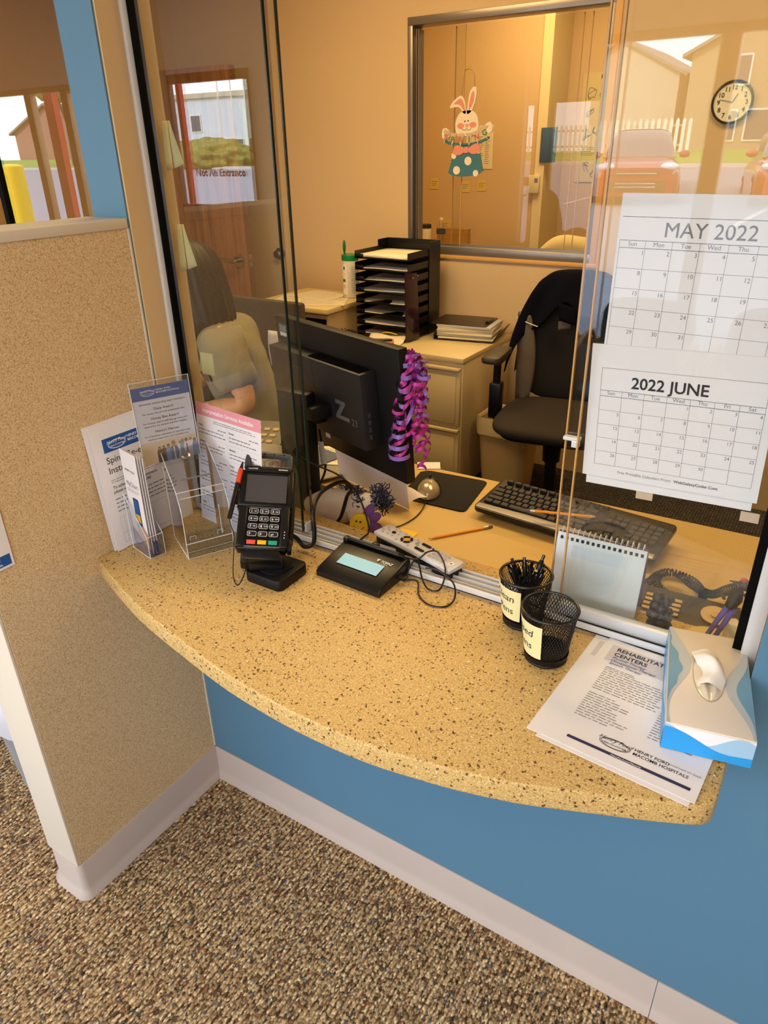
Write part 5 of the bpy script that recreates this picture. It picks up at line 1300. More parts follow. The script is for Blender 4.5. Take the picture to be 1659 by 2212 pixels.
for k in range(8):
    z = .0185 + k * .055
    for j in range(1 + (k % 3 == 1) + (k == 7)):
        g = G(); g.surf(lambda u, v: (-tw + .010 + (2 * tw - .018) * u, -.152 + .29 * v + .004 * math.sin(k * 5 + j * 2), z + j * .004 + .003 * math.sin(u * 4 + k) * (1 - v) + .0015), 8, 3, 0)
        g.keep = True; o = obj('paper_sheet', g, PAPERW if k in (3, 7) else mat('tray_paper', 'd8d2c4', .8)); o.location = (-.80, 2.32, .716); md = o.modifiers.new('s', 'SOLIDIFY'); md.thickness = .0015 + .0015 * (k % 2)
        nth = ['bottom', 'second lowest', 'third lowest', 'fourth lowest', 'fourth highest', 'third highest', 'second highest', 'top'][k]
        tag(o, ('paper sheets lying in the %s shelf of the black letter tray' % nth) if j == 0 else ('upper paper of the pile in the %s shelf of the black letter tray' % nth), 'paper sheet', 'papers in the letter tray')
g = G(); g.M = TM(-.76, 2.165, .7445, 0, 0, 8); g.surf(lambda u, v: (-.04 + .09 * u, -.01 + .03 * v, .006 + .004 * math.sin(u * 4)), 5, 2, 0); g.keep = True; o = obj('note_slip', g, mat('lemon_slip', 'e5cf45', .8)); o.modifiers.new('s', 'SOLIDIFY').thickness = .001; tag(o, 'yellow slip lying in the bottom shelf of the letter tray', 'note')
# purple plastic folders / bag hung at the right of the tower
g = G(); g.prism([(-.03, .0), (.085, .0), (.065, .33), (-.03, .34)], 0, .006, 0, .001, frame((-.640, 2.165, .722), (.12, .99, 0), (-.0, .10, 1)))
t = tag(obj('wall_file', g, mat('dark_purple_plastic', '2a1428', .15, 0, .6)), 'glossy dark purple file pocket leaning on the right side of the tray tower', 'file pocket')
g = G()
for x, z in ((-.588, 1.034), (-.560, 1.038)): g.cyl((-.632 + (x + .588) * .1, 2.185 + (x + .588) * 1.5, z), (-.626 + (x + .588) * .1, 2.183 + (x + .588) * 1.5, z), .005, .005, 0, 12)
o = obj('rivet', g, STEEL, None)
o.parent = t
# binders and papers with a clipboard
bt = [('black binder at the bottom of the stack on the cabinet', .012, BLACK, 0, .0, 0), ]
z = .7165
cols = [('black tray folder under the papers on the cabinet', BLACK, .008, .30, .24, 6)] 
t = thing('paper_tray', 'black open tray holding the pile of papers on the cabinet', 'paper tray', TM(-.42, 2.43, .7165, 0, 0, 10))
g = G(); g.b2((-.16, -.12, 0), (.15, .12, .006), 0, .002); g.box((.165, 0, .028), (.004, .24, .062), 0, .001, Euler((0, math.radians(32), 0)).to_matrix()); g.b2((-.164, -.12, 0), (-.16, .12, .03)); obj('tray_shell', g, BLACK, t)
pc = [mat('pile_paper_a', 'e2d5b6', .8), mat('pile_paper_b', 'cfc3a8', .8), mat('pile_paper_c', 'b7b9bd', .8)]
z = .7235; q = random.Random(8)
for k in range(9):
    h = q.uniform(.006, .0115); g = G(); g.M = TM(-.425 + q.uniform(-.006, .006), 2.43 + q.uniform(-.006, .006), z, 0, 0, 10 + q.uniform(-2.5, 2.5)); g.b2((-.145, -.108, 0), (.148, .108, h - .0006), 0, .0005)
    tag(obj('paper_bundle', g, pc[k % 3]), 'bundle of paper %s the pile on the cabinet' % ('at the bottom of' if k == 0 else 'second in' if k == 1 else 'third in' if k == 2 else 'fourth from the bottom in' if k == 3 else 'in the middle of' if k == 4 else 'just above the middle of' if k == 5 else 'third from the top in' if k == 6 else 'second from the top in' if k == 7 else 'at the top of'), 'paper', 'paper bundles on the cabinet'); z += h
t = thing('clipboard', 'dark brown clipboard lying on top of the paper pile', 'clipboard', TM(-.455, 2.43, z, 0, 0, 8))
g = G(); g.prism(rrect(.30, .23, .012, 4), 0, .004, 0, .001); obj('board', g, mat('dark_brown_board', '2d211b', .35), t)
g = G(); g.box((.135, 0, .010), (.022, .085, .012), 0, .004); g.cyl((.140, -.05, .014), (.140, .05, .014), .003, .003, 0, 8); obj('clip', g, mat('dark_metal_clip', '4a3c2e', .3, .9), t)
# open leaflet, pink phone, sunglasses on the cabinet edge
g = G(); g.M = TM(-.76, 2.12, .7158, 0, 0, 4)
g.surf(lambda u, v: (-.10 + .21 * u, -.055 + .09 * v, .0015 + .026 * max(0, v - .55) / .45 + .004 * math.sin(u * 8) * v), 12, 6, 0); g.keep = True
o = obj('open_leaflet', g, PAPERW); o.modifiers.new('s', 'SOLIDIFY').thickness = .0006; tag(o, 'open white leaflet under the pink phone on the cabinet', 'leaflet')
t = thing('mobile_phone', 'black mobile phone in a pink case lying on the open leaflet', 'mobile phone', TM(-.775, 2.085, .7205, 0, 0, 30))
g = G(); g.prism(rrect(.155, .078, .010, 4), 0, .009, 0, .002); obj('phone_case', g, mat('pink_silicone', 'd98a80', .5), t)
g = G(); g.prism(rrect(.142, .066, .007, 4), .009, .0095, 0); obj('screen', g, BLACKG, t)
t = thing('headset', 'small black headset with a metal clip beside the letter tray', 'headset', TM(-.93, 2.07, .716))
g = G(); g.M = TM(0, 0, 0, 0, 0, 20); g.tube(spline([(-.05, 0, .03), (-.02, .02, .045), (.02, .02, .03), (.05, .0, .02), (.055, -.02, .02)], 5), .006, 0, 8); g.blob((.04, -.01, .018), (.02, .02, .016), 0, 3); g.blob((-.04, .0, .02), (.018, .018, .018), 0, 3); obj('headband', g, BLACK, t)
g = G(); g.cyl((-.05, 0, .03), (-.065, .0, .055), .004, .004, 0, 8); g.cyl((-.03, 0, .03), (-.045, .0, .058), .004, .004, 0, 8); obj('metal_clip', g, STEEL, t)
# ---- task chair with jacket
CF = mat('charcoal_brown_fabric', '2e2722', .9, bump=.3, bscale=500); CB = mat('chair_back_mesh', '16120f', .9, bump=.4, bscale=700)
CHM = TM(.225, 2.0, 0, 0, 0, 8)
t = thing('office_chair', 'dark office chair facing the desk with a navy jacket over its back', 'office chair', CHM)
def seatf(p): return Vector((p.x * (1 - .10 * p.y * (p.y > 0)), p.y, p.z * .9 - .12 * max(0, -p.y - .5)))
def superell(c, r, e, m, sub=4):
    g = G(); t_ = bmesh.new(); bmesh.ops.create_icosphere(t_, subdivisions=sub, radius=1)
    for w in t_.verts:
        p = w.co; w.co = Vector([math.copysign(abs(p[i]) ** (1 / e[i]), p[i]) * r[i] for i in range(3)])
    g.add(t_, Matrix.Translation(Vector(c)), m); t_.free(); return g
g = superell((0, -.01, .50), (.255, .255, .045), (1.9, 1.9, 1.3), 0)
obj('seat', g, CF, t, ang=80)
g = G(); g.prism(rrect(.44, .42, .10, 6), .448, .462, 0, .004); g.lathe([(.05, .40), (.09, .45), (.10, .455)], 0, 24); obj('seat_shell', g, BLACK, t)
g = G()
t_ = bmesh.new(); bmesh.ops.create_icosphere(t_, subdivisions=4, radius=1)
for w in t_.verts:
    p = w.co; x, y, zz = [math.copysign(abs(p[i]) ** (1 / e), p[i]) for i, e in enumerate((1.8, 1.2, 1.9))]
    wd = .225 * (1 - .28 * max(0, zz) ** 2.5); w.co = Vector((x * wd, y * .032 + .05 * (x * x) * -1 + .03 * zz, zz * .28))
g.add(t_, Matrix.Translation((0, .265, .80)), 0); t_.free(); obj('backrest', g, CB, t, ang=80)
g = G(); g.tube(spline([(0, .10, .43), (0, .27, .45), (0, .33, .55), (0, .33, .72)], 5), [.02] * 16, 0, 8); obj('back_support', g, BLACK, t)
for s in (-1, 1):
    g = G(); g.tube(spline([(s * .20, .02, .45), (s * .27, .02, .46), (s * .285, .02, .52), (s * .285, .02, .74)], 5), [.018] * 16, 0, 10); g.b2((s * .285 - .028, -.01, .47), (s * .285 + .028, .05, .64), 0, .008); ar = obj('armrest', g, BLACK, t)
    g = G(); g.prism(rrect(.085, .25, .03, 5, s * .285, .0), .755, .785, 0, .010); g.b2((s * .285 - .03, -.05, .735), (s * .285 + .03, .08, .757), 0, .004); obj('arm_pad', g, mat('worn_brown_armpad', '3b332b', .45), ar)
g = G(); g.cyl((0, 0, .08), (0, 0, .42), .03, .025, 0, 20); g.cyl((0, 0, .30), (0, 0, .42), .04, .045, 0, 20); obj('gas_column', g, BLACK, t)
g = G()
for k in range(5):
    a = 2 * PI * k / 5 + .53; g.tube([(0, 0, .11), (.16 * math.cos(a), .16 * math.sin(a), .095), (.25 * math.cos(a), .25 * math.sin(a), .07)], [.035, .026, .018], 0, 8)
obj('star_base', g, BLACK, t)
for k in range(5):
    a = 2 * PI * k / 5 + .53
    g = G(); c = (.25 * math.cos(a), .25 * math.sin(a)); g.cyl((c[0] - .02 * math.sin(a), c[1] + .02 * math.cos(a), .027), (c[0] + .02 * math.sin(a), c[1] - .02 * math.cos(a), .027), .027, .027, 0, 18); g.cyl((c[0], c[1], .03), (c[0], c[1], .075), .008, .008, 0, 8); obj('caster', g, BLACK, t)
# jacket draped over the back
JM = mat('navy_fleece_fabric', '0b0c15', 1, spec=.1, bump=.5, bscale=120); JG = mat('grey_brown_lining', '5b5146', .85, bump=.5, bscale=90)
tj = thing('jacket', 'navy jacket with grey lining hung over the office chair back', 'jacket', CHM)
def drape(u, v):
    # u across -1..1, v: -1 behind bottom .. 0 top .. 1 front bottom
    x = (u * 2 - 1); s = v * 2 - 1
    wd = .250 * (1 - .30 * (1 - abs(s)) ** 3); drop = (abs(s)) ** .95
    front = .16 + .22 * abs(x) ** 2 + .03 * math.sin(x * 9)
    back = .42
    L_ = front if s > 0 else back
    zz = 1.098 - .010 * x * x - L_ * max(0, drop - .10) - .10 * x ** 6
    y = .305 - .036 * math.tanh(s * 7) * 1.35 - .05 * x * x + .012 * math.sin(x * 11 + s * 3) * drop - (.008 + .02 * drop) * (s > 0) + .02 * (s <= 0) * drop
    if s > 0: y -= .03 * (1.1 - zz) * 1.0 - .015
    return (x * (wd + .030 * drop), y - (.035 if s > 0 else -.01) * drop, zz)
g = G(); g.surf(drape, 36, 36, 0); g.keep = True; o = obj('jacket_body', g, JM, tj, ang=80); o.modifiers.new('s', 'SOLIDIFY').thickness = .008
g = G(); 
def sleeve(u, v):
    x = -.245 + .05 * u + .02 * v; return (x + .03 * math.sin(v * 3) * u + .045 * v * 0, .205 - .015 * math.sin(u * 3) - .03 * v, .92 - .40 * v + .01 * math.sin(u * 9))
g.surf(sleeve, 10, 14, 0); g.keep = True; o = obj('lining_edge', g, JG, tj, ang=80); o.modifiers.new('s', 'SOLIDIFY').thickness = .01
g = G(); g.tube(spline([(-.255, .20, .90), (-.20, .175, .885), (-.15, .175, .87)], 5), .0022, 0, 6); obj('white_piping', g, PAPERW, tj)
g = G(); g.M = CHM.inverted() @ CHM; g.surf(lambda u, v: (-.06 + .075 * u + .01 * v, .162 - .006 * math.sin(u * 3), .985 - .075 * v - .02 * u), 5, 5, 0); g.keep = True; o = obj('collar_flap', g, JM, tj); o.modifiers.new('s', 'SOLIDIFY').thickness = .006
g = G(); g.surf(lambda u, v: (-.055 + .055 * u, .165, .915 - .04 * v - .012 * (1 - u)), 4, 4, 0); g.keep = True; o = obj('inner_label', g, JG, tj); o.modifiers.new('s', 'SOLIDIFY').thickness = .004
# waste bin with liner
t = thing('waste_bin', 'beige waste bin with a folded liner between the cabinet and chair', 'waste bin', TM(-.075, 2.21, 0))
BG = mat('beige_plastic', 'c2a777', .5)
g = G()
def rring(w, h, z, r=.04): return [(a, b, z) for a, b in rrect(w, h, r, 4)]
R_ = [rring(.22, .18, 0), rring(.27, .23, .40), rring(.26, .22, .395), rring(.215, .175, .01)]
vs = [[g.v(p) for p in ring] for ring in R_]
for A, B in zip(vs, vs[1:]):
    for k in range(len(A)): g.bm.faces.new((A[k], A[(k + 1) % len(A)], B[(k + 1) % len(A)], B[k]))
g.bm.faces.new(vs[0][::-1]); g.bm.faces.new(vs[3]); obj('bin_body', g, BG, t)
g = G(); q = random.Random(2)
R_ = [rring(.255, .215, .28), rring(.262, .222, .405), rring(.28, .24, .412), rring(.285, .245, .36), rring(.278, .243, .32)]
vs = [[g.v((p[0] + q.uniform(-.002, .002), p[1] + q.uniform(-.002, .002), p[2] + q.uniform(-.004, .004))) for p in ring] for ring in R_]
for A, B in zip(vs, vs[1:]):
    for k in range(len(A)): g.bm.faces.new((A[k], A[(k + 1) % len(A)], B[(k + 1) % len(A)], B[k]))
obj('bin_liner', g, mat('cream_liner', 'd2bd8c', .3, 0, .6), t, ang=80)
# low dark divider with paper between the seated person and the console
t = thing('divider_panel', 'dark brown grey fabric divider panel behind the seated person', 'divider panel', TM(-.98, 1.45, 0))
g = G(); g.b2((-.55, -.02, .05), (.235, .02, 1.025), 0, .012); obj('fabric_panel', g, mat('dark_taupe_fabric', '4a3f35', .9, bump=.3, bscale=500), t)
for x in (-.45, .15):
    g = G(); g.b2((x - .02, -.15, 0), (x + .02, .15, .05), 0, .006); obj('foot', g, BLACK, t)
g = G(); g.surf(lambda u, v: (-.935 + .075 * u + .012 * (1 - v) * u, 1.4275 - .010 * math.sin(v * 3), .735 + .16 * v - .015 * u * (1 - v)), 4, 8, 0); g.keep = True; o = obj('paper_sheet', g, PAPER); o.modifiers.new('s', 'SOLIDIFY').thickness = .0008; tag(o, 'plain white sheet pinned on the dark divider panel', 'paper sheet')
# wall clock right of the interior window
t = thing('wall_clock', 'round wall clock with a black rim on the back wall', 'wall clock', frame((.642, 2.598, 1.752), (1, 0, 0), (0, 0, 1)))
g = G(); g.lathe([(0, 0), (.078, 0), (.080, .006), (.079, .018), (.073, .021), (.070, .016)], 0, 56); obj('rim', g, BLACK, t)
g = G(); g.lathe([(.072, .012), (0, .012)], 0, 56); obj('dial', g, mat('clock_face', 'eee6d2', .5), t)
g = G()
for k in range(12):
    a = PI / 2 - 2 * PI * (k + 1) / 12; g.text(str(k + 1), (.053 * math.cos(a)), .053 * math.sin(a) - .008, .024, 0, .014, 'C', .012)
obj('numerals', g, INK, t)
for L_, a, w in ((.034, 60, .003), (.050, 168, .002)):
    g = G(); g.line(0, 0, L_ * math.cos(math.radians(a)), L_ * math.sin(math.radians(a)), w, 0, .016); obj('hand', g, INK, t)
# ---- rabbit decoration hung in the interior window
t = thing('rabbit_sign', 'wooden rabbit sign holding a SPRING bunting, hung in the interior window', 'hanging sign', frame((-.565, 2.605, 1.683), (1, 0, 0), (0, 0, 1)))
K = .00082; KV = .00066
def rp_(pts): return [((a - 1345) * K, -(b - 880) * KV) for a, b in pts]
RW = mat('cream_painted_wood', 'ecdcc4', .6); RP = mat('salmon_pink_paint', 'df8f7c', .6); RT = mat('teal_painted_wood', '3f7482', .6); RB_ = mat('bunting_beige', 'cdb391', .7); RG = mat('leaf_green_paint', '3a7a35', .6); RR = mat('brick_red_paint', 'bf5f58', .6); RK = mat('dark_brown_edge', '3a2418', .7)
def smooth_poly(pts, n=4): return [(p.x, p.y) for p in spline([(a, b, 0) for a, b in pts], n, True)]
g = G()
g.prism(smooth_poly(rp_([(1270, 860), (1278, 800), (1305, 762), (1345, 750), (1385, 758), (1412, 790), (1425, 850), (1418, 890), (1400, 920), (1345, 930), (1290, 915)]))[::-1], 0, .006, 0); obj('head', g, RW, t)
g = G(); g.prism(smooth_poly(rp_([(1345, 770), (1352, 690), (1362, 630), (1385, 602), (1402, 612), (1405, 650), (1395, 705), (1372, 760)]))[::-1], 0, .006, 0); e1 = obj('ear', g, RW, t)
g = G(); g.prism(smooth_poly(rp_([(1357, 742), (1362, 690), (1372, 645), (1384, 630), (1391, 645), (1388, 690), (1370, 735)]))[::-1], .006, .0068, 0); obj('inner_ear', g, RP, e1)
g = G(); g.prism(smooth_poly(rp_([(1338, 765), (1330, 700), (1312, 662), (1295, 655), (1255, 685), (1234, 715), (1234, 732), (1275, 725), (1300, 735), (1322, 768)]))[::-1], 0, .006, 0); e2 = obj('ear', g, RW, t)
g = G(); g.prism(smooth_poly(rp_([(1333, 748), (1322, 700), (1305, 674), (1290, 676), (1258, 705), (1285, 708), (1305, 722), (1324, 748)]))[::-1], .006, .0068, 0); obj('inner_ear', g, RP, e2)
g = G()
for x, y in ((1335, 821), (1356, 819)): g.lathe([(.0036, .006), (.0036, .007), (0, .0075)], 0, 10, ((x - 1345) * K, -(y - 880) * KV, 0))
P = rp_([(1315, 868), (1325, 878), (1338, 880), (1347, 868), (1357, 880), (1370, 878), (1380, 866)])
g.tube([(a, b, .0068) for a, b in P], .0009, 0, 5); obj('face_lines', g, RK, t)
g = G(); g.prism(rp_([(1333, 842), (1362, 840), (1350, 866)])[::-1], .006, .0072, 0); obj('nose', g, RP, t)
for x in (1306, 1388):
    g = G(); g.prism([((x - 1345) * K + .019 * math.cos(a), -(846 - 880 + (x < 1345) * 5) * KV + .0125 * math.sin(a)) for a in [2 * PI * k / 20 for k in range(20)]], .006, .0066, 0); obj('cheek', g, mat('blush_pink_paint', 'e0917f', .7), t)
g = G(); g.prism(rp_([(1278, 985), (1430, 975), (1465, 1155), (1440, 1175), (1380, 1193), (1310, 1196), (1250, 1185), (1228, 1170), (1250, 1080)])[::-1], 0, .006, 0)
for a, b in ((1200, 940), (1440, 945)): pass
g.prism(smooth_poly(rp_([(1200, 935), (1235, 955), (1340, 968), (1440, 950), (1492, 925), (1495, 940), (1450, 965), (1350, 985), (1250, 980), (1205, 962)]))[::-1], 0, .006, 0)
obj('dress', g, RT, t)
g = G()
for x, y, r in ((1363, 1088, 24), (1286, 1152, 24), (1265, 1052, 17), (1417, 1172, 18), (1432, 1026, 11)): g.lathe([(r * K, .006), (r * K, .0068), (0, .0068)], 0, 18, ((x - 1345) * K, -(y - 880) * KV, 0))
obj('polka_dot', g, RW, t)
g = G(); g.prism(smooth_poly(rp_([(1262, 1035), (1272, 985), (1310, 985), (1338, 1002), (1362, 1000), (1395, 978), (1430, 972), (1440, 1025), (1395, 1042), (1365, 1025), (1340, 1027), (1300, 1048)]))[::-1], .006, .0085, 0); g.prism(rp_([(1337, 992), (1362, 990), (1363, 1032), (1338, 1034)])[::-1], .0085, .0105, 0); obj('bow', g, RP, t)
for pts in ([(1180, 905), (1185, 870), (1205, 862), (1228, 885), (1235, 915), (1205, 940), (1185, 930)], [(1465, 860), (1480, 838), (1500, 832), (1518, 865), (1512, 895), (1485, 905), (1470, 890)]):
    g = G(); g.prism(smooth_poly(rp_(pts))[::-1], 0, .008, 0); obj('paw', g, RW, t)
g = G(); g.tube([(a, b, .010) for a, b in rp_([(1195, 885), (1240, 905), (1300, 918), (1350, 920), (1410, 912), (1460, 885), (1490, 855)])], .0016, 0, 6)
for k, (x, y, rt) in enumerate(((1210, 915, -18), (1257, 935, -8), (1312, 940, -2), (1368, 938, 2), (1420, 925, 12), (1470, 898, 28))):
    c = Vector(((x - 1345) * K, -(y - 880) * KV, 0)); g.prism([(-.018, .026), (.018, .026), (0, -.036)][::-1], .0095, .0112, 0, 0, Matrix.Translation(c) @ TM(0, 0, 0, 0, 0, rt))
bt_ = obj('bunting', g, RB_, t)
for k, (ch, x, y, rt, m) in enumerate((('S', 1210, 925, -18, RR), ('P', 1257, 942, -8, RG), ('R', 1312, 944, -2, RR), ('I', 1368, 944, 2, RG), ('N', 1420, 930, 12, RR), ('G', 1470, 902, 28, RG))):
    g = G(); g.M = Matrix.Translation(((x - 1345) * K, -(y - 880) * KV, .012)) @ TM(0, 0, 0, 0, 0, rt); g.text(ch, 0, -.011, .036, 0, 0, 'C', .02); obj('letter', g, m, bt_)
g = G(); g.tube([(a, b, .003) for a, b in [(p.x, p.y) for p in spline([(a, b, 0) for a, b in rp_([(1305, 660), (1315, 560), (1325, 500), (1350, 490), (1380, 510), (1388, 560), (1388, 605)])], 4)]], .0015, 0, 6); obj('wire_hanger', g, mat('copper_wire', 'c59a6a', .3, .8), t)
# ---- things of the second office
t = thing('desk', 'light wood desk corner in the second office beyond the interior window', 'desk', TM(-1.7, 4.1, 0))
g = G(); g.b2((-.195, -.55, .90), (.38, .28, .925), 0, .003); obj('desk_top', g, mat('pale_wood_top', 'e0c28a', .5), t)
g = G(); g.b2((.30, -.50, 0), (.34, .25, .90)); obj('side_panel', g, mat('brown_wood_side', 'a2713a', .5), t)
def sheet(M, w, h, name, lab, cat, mats, fn=None, group=None):
    g = G(); g.b2((0, 0, 0), (w, h, .001), 0)
    if fn: fn(g)
    return tag(obj(name, g, mats, M=M), lab, cat, group)
FW = lambda x, z, y=4.398: frame((x, y, z), (1, 0, 0), (0, 0, 1))
YP = [mat('yellow_note_far', 'dfc66a', .8), INKG]
gn = lambda g: g.greek(.012, .065, .06, .02, 3, 1, z=.0014, w0=.01, w1=.03)
sheet(FW(-1.76, 1.32), .075, .078, 'sticky_note', 'yellow note on the far wall left of the rabbit sign', 'sticky note', YP, gn, 'notes on the far office wall')
sheet(FW(-1.49, 1.30), .075, .078, 'sticky_note', 'yellow note on the far wall just below the rabbit sign', 'sticky note', YP, gn, 'notes on the far office wall')
sheet(FW(-1.355, 1.31), .072, .078, 'sticky_note', 'yellow note on the far wall below the printed list', 'sticky note', YP, gn, 'notes on the far office wall')
sheet(FW(-1.66, 1.02), .09, .085, 'sticky_note', 'yellow note low on the far wall behind the tumbler', 'sticky note', YP, gn, 'notes on the far office wall')
sheet(FW(-1.46, 1.46), .22, .29, 'printed_list', 'white printed list pinned on the far wall beside the rabbit sign', 'printed sheet', [PAPERW, INKG], lambda g: (g.greek(.10, .145, .22, .03, 14, 1, z=.0014, w0=.02, w1=.04, rag=0), g.greek(.155, .20, .22, .03, 14, 1, z=.0014, w0=.02, w1=.04, rag=0, seed=3)))
PY = 4.745
def poster(g):
    g.text('HIP AND KNEE', .245, .66, .036, 1, .0014, 'C', .02)
    q = random.Random(4)
    for (cx, cy, r) in ((.07, .57, .035), (.14, .55, .035), (.22, .56, .035), (.33, .50, .06), (.07, .44, .03), (.06, .32, .035), (.13, .33, .03), (.20, .30, .03), (.07, .10, .03), (.13, .07, .025), (.19, .20, .03), (.30, .28, .05), (.38, .12, .03)):
        pts = [(cx + r * q.uniform(-1, 1), cy + r * q.uniform(-1.2, 1.2)) for _ in range(9)]
        P = spline([(a, b, .002) for a, b in pts], 3); 
        for a, b in zip(P, P[1:]): g.line(a.x, a.y, b.x, b.y, .004, 2 if cx < .2 else 3, .0014)
    g.line(.26, .05, .27, .58, .006, 2, .0014); g.greek(.03, .13, .235, .175, 5, 1, z=.0014)
sheet(frame((-.72, PY, 1.36), (1, .0, 0), (0, 0, 1)), .48, .70, 'anatomy_poster', 'anatomical wall chart headed HIP AND KNEE in the second office', 'poster', [mat('aged_poster_paper', 'd9c896', .7), INK, mat('blue_grey_print', '6a7a78', .7), mat('green_print', '7c8c4a', .7)], poster)
g = G(); g.b2((-.865, 4.372, 1.50), (-.75, 4.384, 1.72), 0, .002); sg = tag(obj('door_sign', g, mat('slate_blue_sign', '3e5a7c', .5)), 'narrow slate blue sign on the cream corner post', 'sign')
g = G(); g.b2((-.93, 4.36, 1.30), (-.85, 4.384, 1.42), 0, .004); o = obj('thermostat', g, mat('ivory_plastic', 'e6d6a8', .45)); tag(o, 'small ivory thermostat below the blue sign', 'thermostat'); g = G(); g.b2((-.885, 4.357, 1.375), (-.86, 4.361, 1.40)); obj('display', g, INKG, o)
t = thing('travel_mug', 'white travel mug with a black lid on the far desk', 'travel mug', TM(-1.66, 4.15, .926))
g = G(); g.lathe([(0, 0), (.036, 0), (.038, .01), (.042, .13), (0, .13)], 0, 28); obj('mug_body', g, mat('white_enamel', 'e4dccb', .35), t)
g = G(); g.lathe([(.043, .13), (.044, .15), (.040, .16), (0, .16)], 0, 28); obj('lid', g, BLACK, t)
t = thing('water_bottle', 'clear water bottle with a dark label on the far desk', 'water bottle', TM(-1.50, 4.10, .926))
g = G(); g.lathe([(0, 0), (.032, 0), (.034, .01), (.032, .04), (.034, .07), (.034, .13), (.026, .165), (.013, .19), (.013, .20)], 0, 24); obj('bottle_body', g, CLEARP, t)
g = G(); g.lathe([(.0350, .10), (.0350, .135)], 0, 24); obj('label', g, mat('navy_label', '2d3c5c', .5), t)
g = G(); g.lathe([(.0145, .198), (.0145, .213), (0, .213)], 0, 16); obj('cap', g, WHITE, t)
g = G(); g.b2((-1.62, 4.25, .926), (-1.35, 4.30, 1.05)); tag(obj('cardboard_tray', g, mat('brown_card', 'a98243', .7)), 'brown card desk organiser behind the water bottle', 'organiser')
g = G(); g.lathe([(0, 0), (.035, 0), (.035, .24), (0, .24)], 0, 20, (-1.78, 4.15, .926)); tag(obj('tall_tin', g, mat('dark_red_tin', '6e2412', .4)), 'tall dark red tin at the left of the far desk', 'tin')
for k, (x, y, r) in enumerate(((-1.76, 3.95, 20), (-1.6, 3.9, -10))):
    g = G(); g.M = TM(x, y, .9265 + .0012 * k, 0, 0, r); g.b2((-.1, -.07, 0), (.1, .07, .001)); tag(obj('paper_sheet', g, PAPERW), ['paper at the left of the far desk', 'paper at the front edge of the far desk'][k], 'paper sheet')
# upholstered chair with a cream blanket right behind the interior window
t = thing('armchair', 'high back chair draped with a cream fleece behind the interior window', 'chair', TM(-.17, 3.15, 0))
g = superell((0, 0, .45), (.26, .26, .07), (1.8, 1.8, 1.4), 0); obj('seat', g, mat('beige_upholstery', 'b89a5e', .9), t, ang=80)
g = superell((0, .20, .78), (.25, .06, .33), (1.8, 1.3, 1.9), 0); obj('backrest', g, MATS['beige_upholstery'], t, ang=80)
for a in range(4):
    g = G(); g.cyl((.2 * (1 if a % 2 else -1), .2 * (1 if a > 1 else -1), 0), (.18 * (1 if a % 2 else -1), .18 * (1 if a > 1 else -1), .42), .016, .02, 0, 12); obj('leg', g, BLACK, t)
g = G(); g.surf(lambda u, v: ((u * 2 - 1) * (.265 - .04 * (1 - abs(v * 2 - 1)) ** 2), .205 + .075 * math.tanh((v * 2 - 1) * 5) + .006 * math.sin(u * 17 + v * 3), 1.135 - .22 * abs(v * 2 - 1) ** 1.2 - .05 * abs(u * 2 - 1) ** 5 + .004 * math.sin(u * 12 + v * 9)), 30, 24, 0); g.keep = True
o = obj('fleece_blanket', g, mat('cream_fleece', 'e3d09a', .95, bump=.8, bscale=60), None, TM(-.17, 3.15, 0), ang=80); o.modifiers.new('s', 'SOLIDIFY').thickness = .012; tag(o, 'cream fleece blanket over the chair back behind the interior window', 'blanket')
# waste bin with clear liner beyond the partition
t = thing('trash_can', 'grey waste can with a clear plastic liner beyond the partition', 'trash can', TM(-.42, -.22, 0))
g = G(); g.lathe([(0, .0), (.11, 0), (.14, .36), (.135, .36), (.105, .01), (0, .01)], 0, 32); obj('can_body', g, mat('grey_can', '8a8c90', .5), t)
q = random.Random(4)
g = G(); rings = []
for r, z in ((.13, .30), (.138, .375), (.150, .378), (.155, .30), (.150, .24)):
    rings.append([g.v(((r + q.uniform(-.006, .006)) * math.cos(2 * PI * k / 40), (r + q.uniform(-.006, .006)) * math.sin(2 * PI * k / 40), z + q.uniform(-.012, .012))) for k in range(40)])
for A, B in zip(rings, rings[1:]):
    for k in range(40): g.bm.faces.new((A[k], A[(k + 1) % 40], B[(k + 1) % 40], B[k]))
obj('plastic_liner', g, mat('clear_white_liner', 'c9cdd8', .25, 0, .7), t, ang=80)
# ================================================================= SEATED PERSON
def skin(name, V, E, m, parent=None, sub=2, label=None, smooth=True):
    me = bpy.data.meshes.new(name); me.from_pydata([v[0] for v in V], E, []); o = bpy.data.objects.new(name, me); link(o, parent)
    me.materials.append(m)
    md = o.modifiers.new('skin', 'SKIN'); md.use_smooth_shade = True; md.branch_smoothing = .6
    lay = me.skin_vertices[0].data if me.skin_vertices else None
    if lay is None:
        bm = bmesh.new(); bm.from_mesh(me); bm.verts.layers.skin.verify(); bm.to_mesh(me); bm.free(); lay = me.skin_vertices[0].data
    for i, v in enumerate(V):
        r = v[1]; lay[i].radius = r if isinstance(r, tuple) else (r, r); lay[i].use_root = (i == 0)
    md = o.modifiers.new('sub', 'SUBSURF'); md.levels = md.render_levels = sub
    if label: o['label'] = label
    return o
SKIN = mat('warm_skin', 'd49c72', .55, bump=.05, bscale=200)
def chain(V, E, start, pts):
    p = start
    for q in pts: V.append(q); E.append((p, len(V) - 1)); p = len(V) - 1
    return p
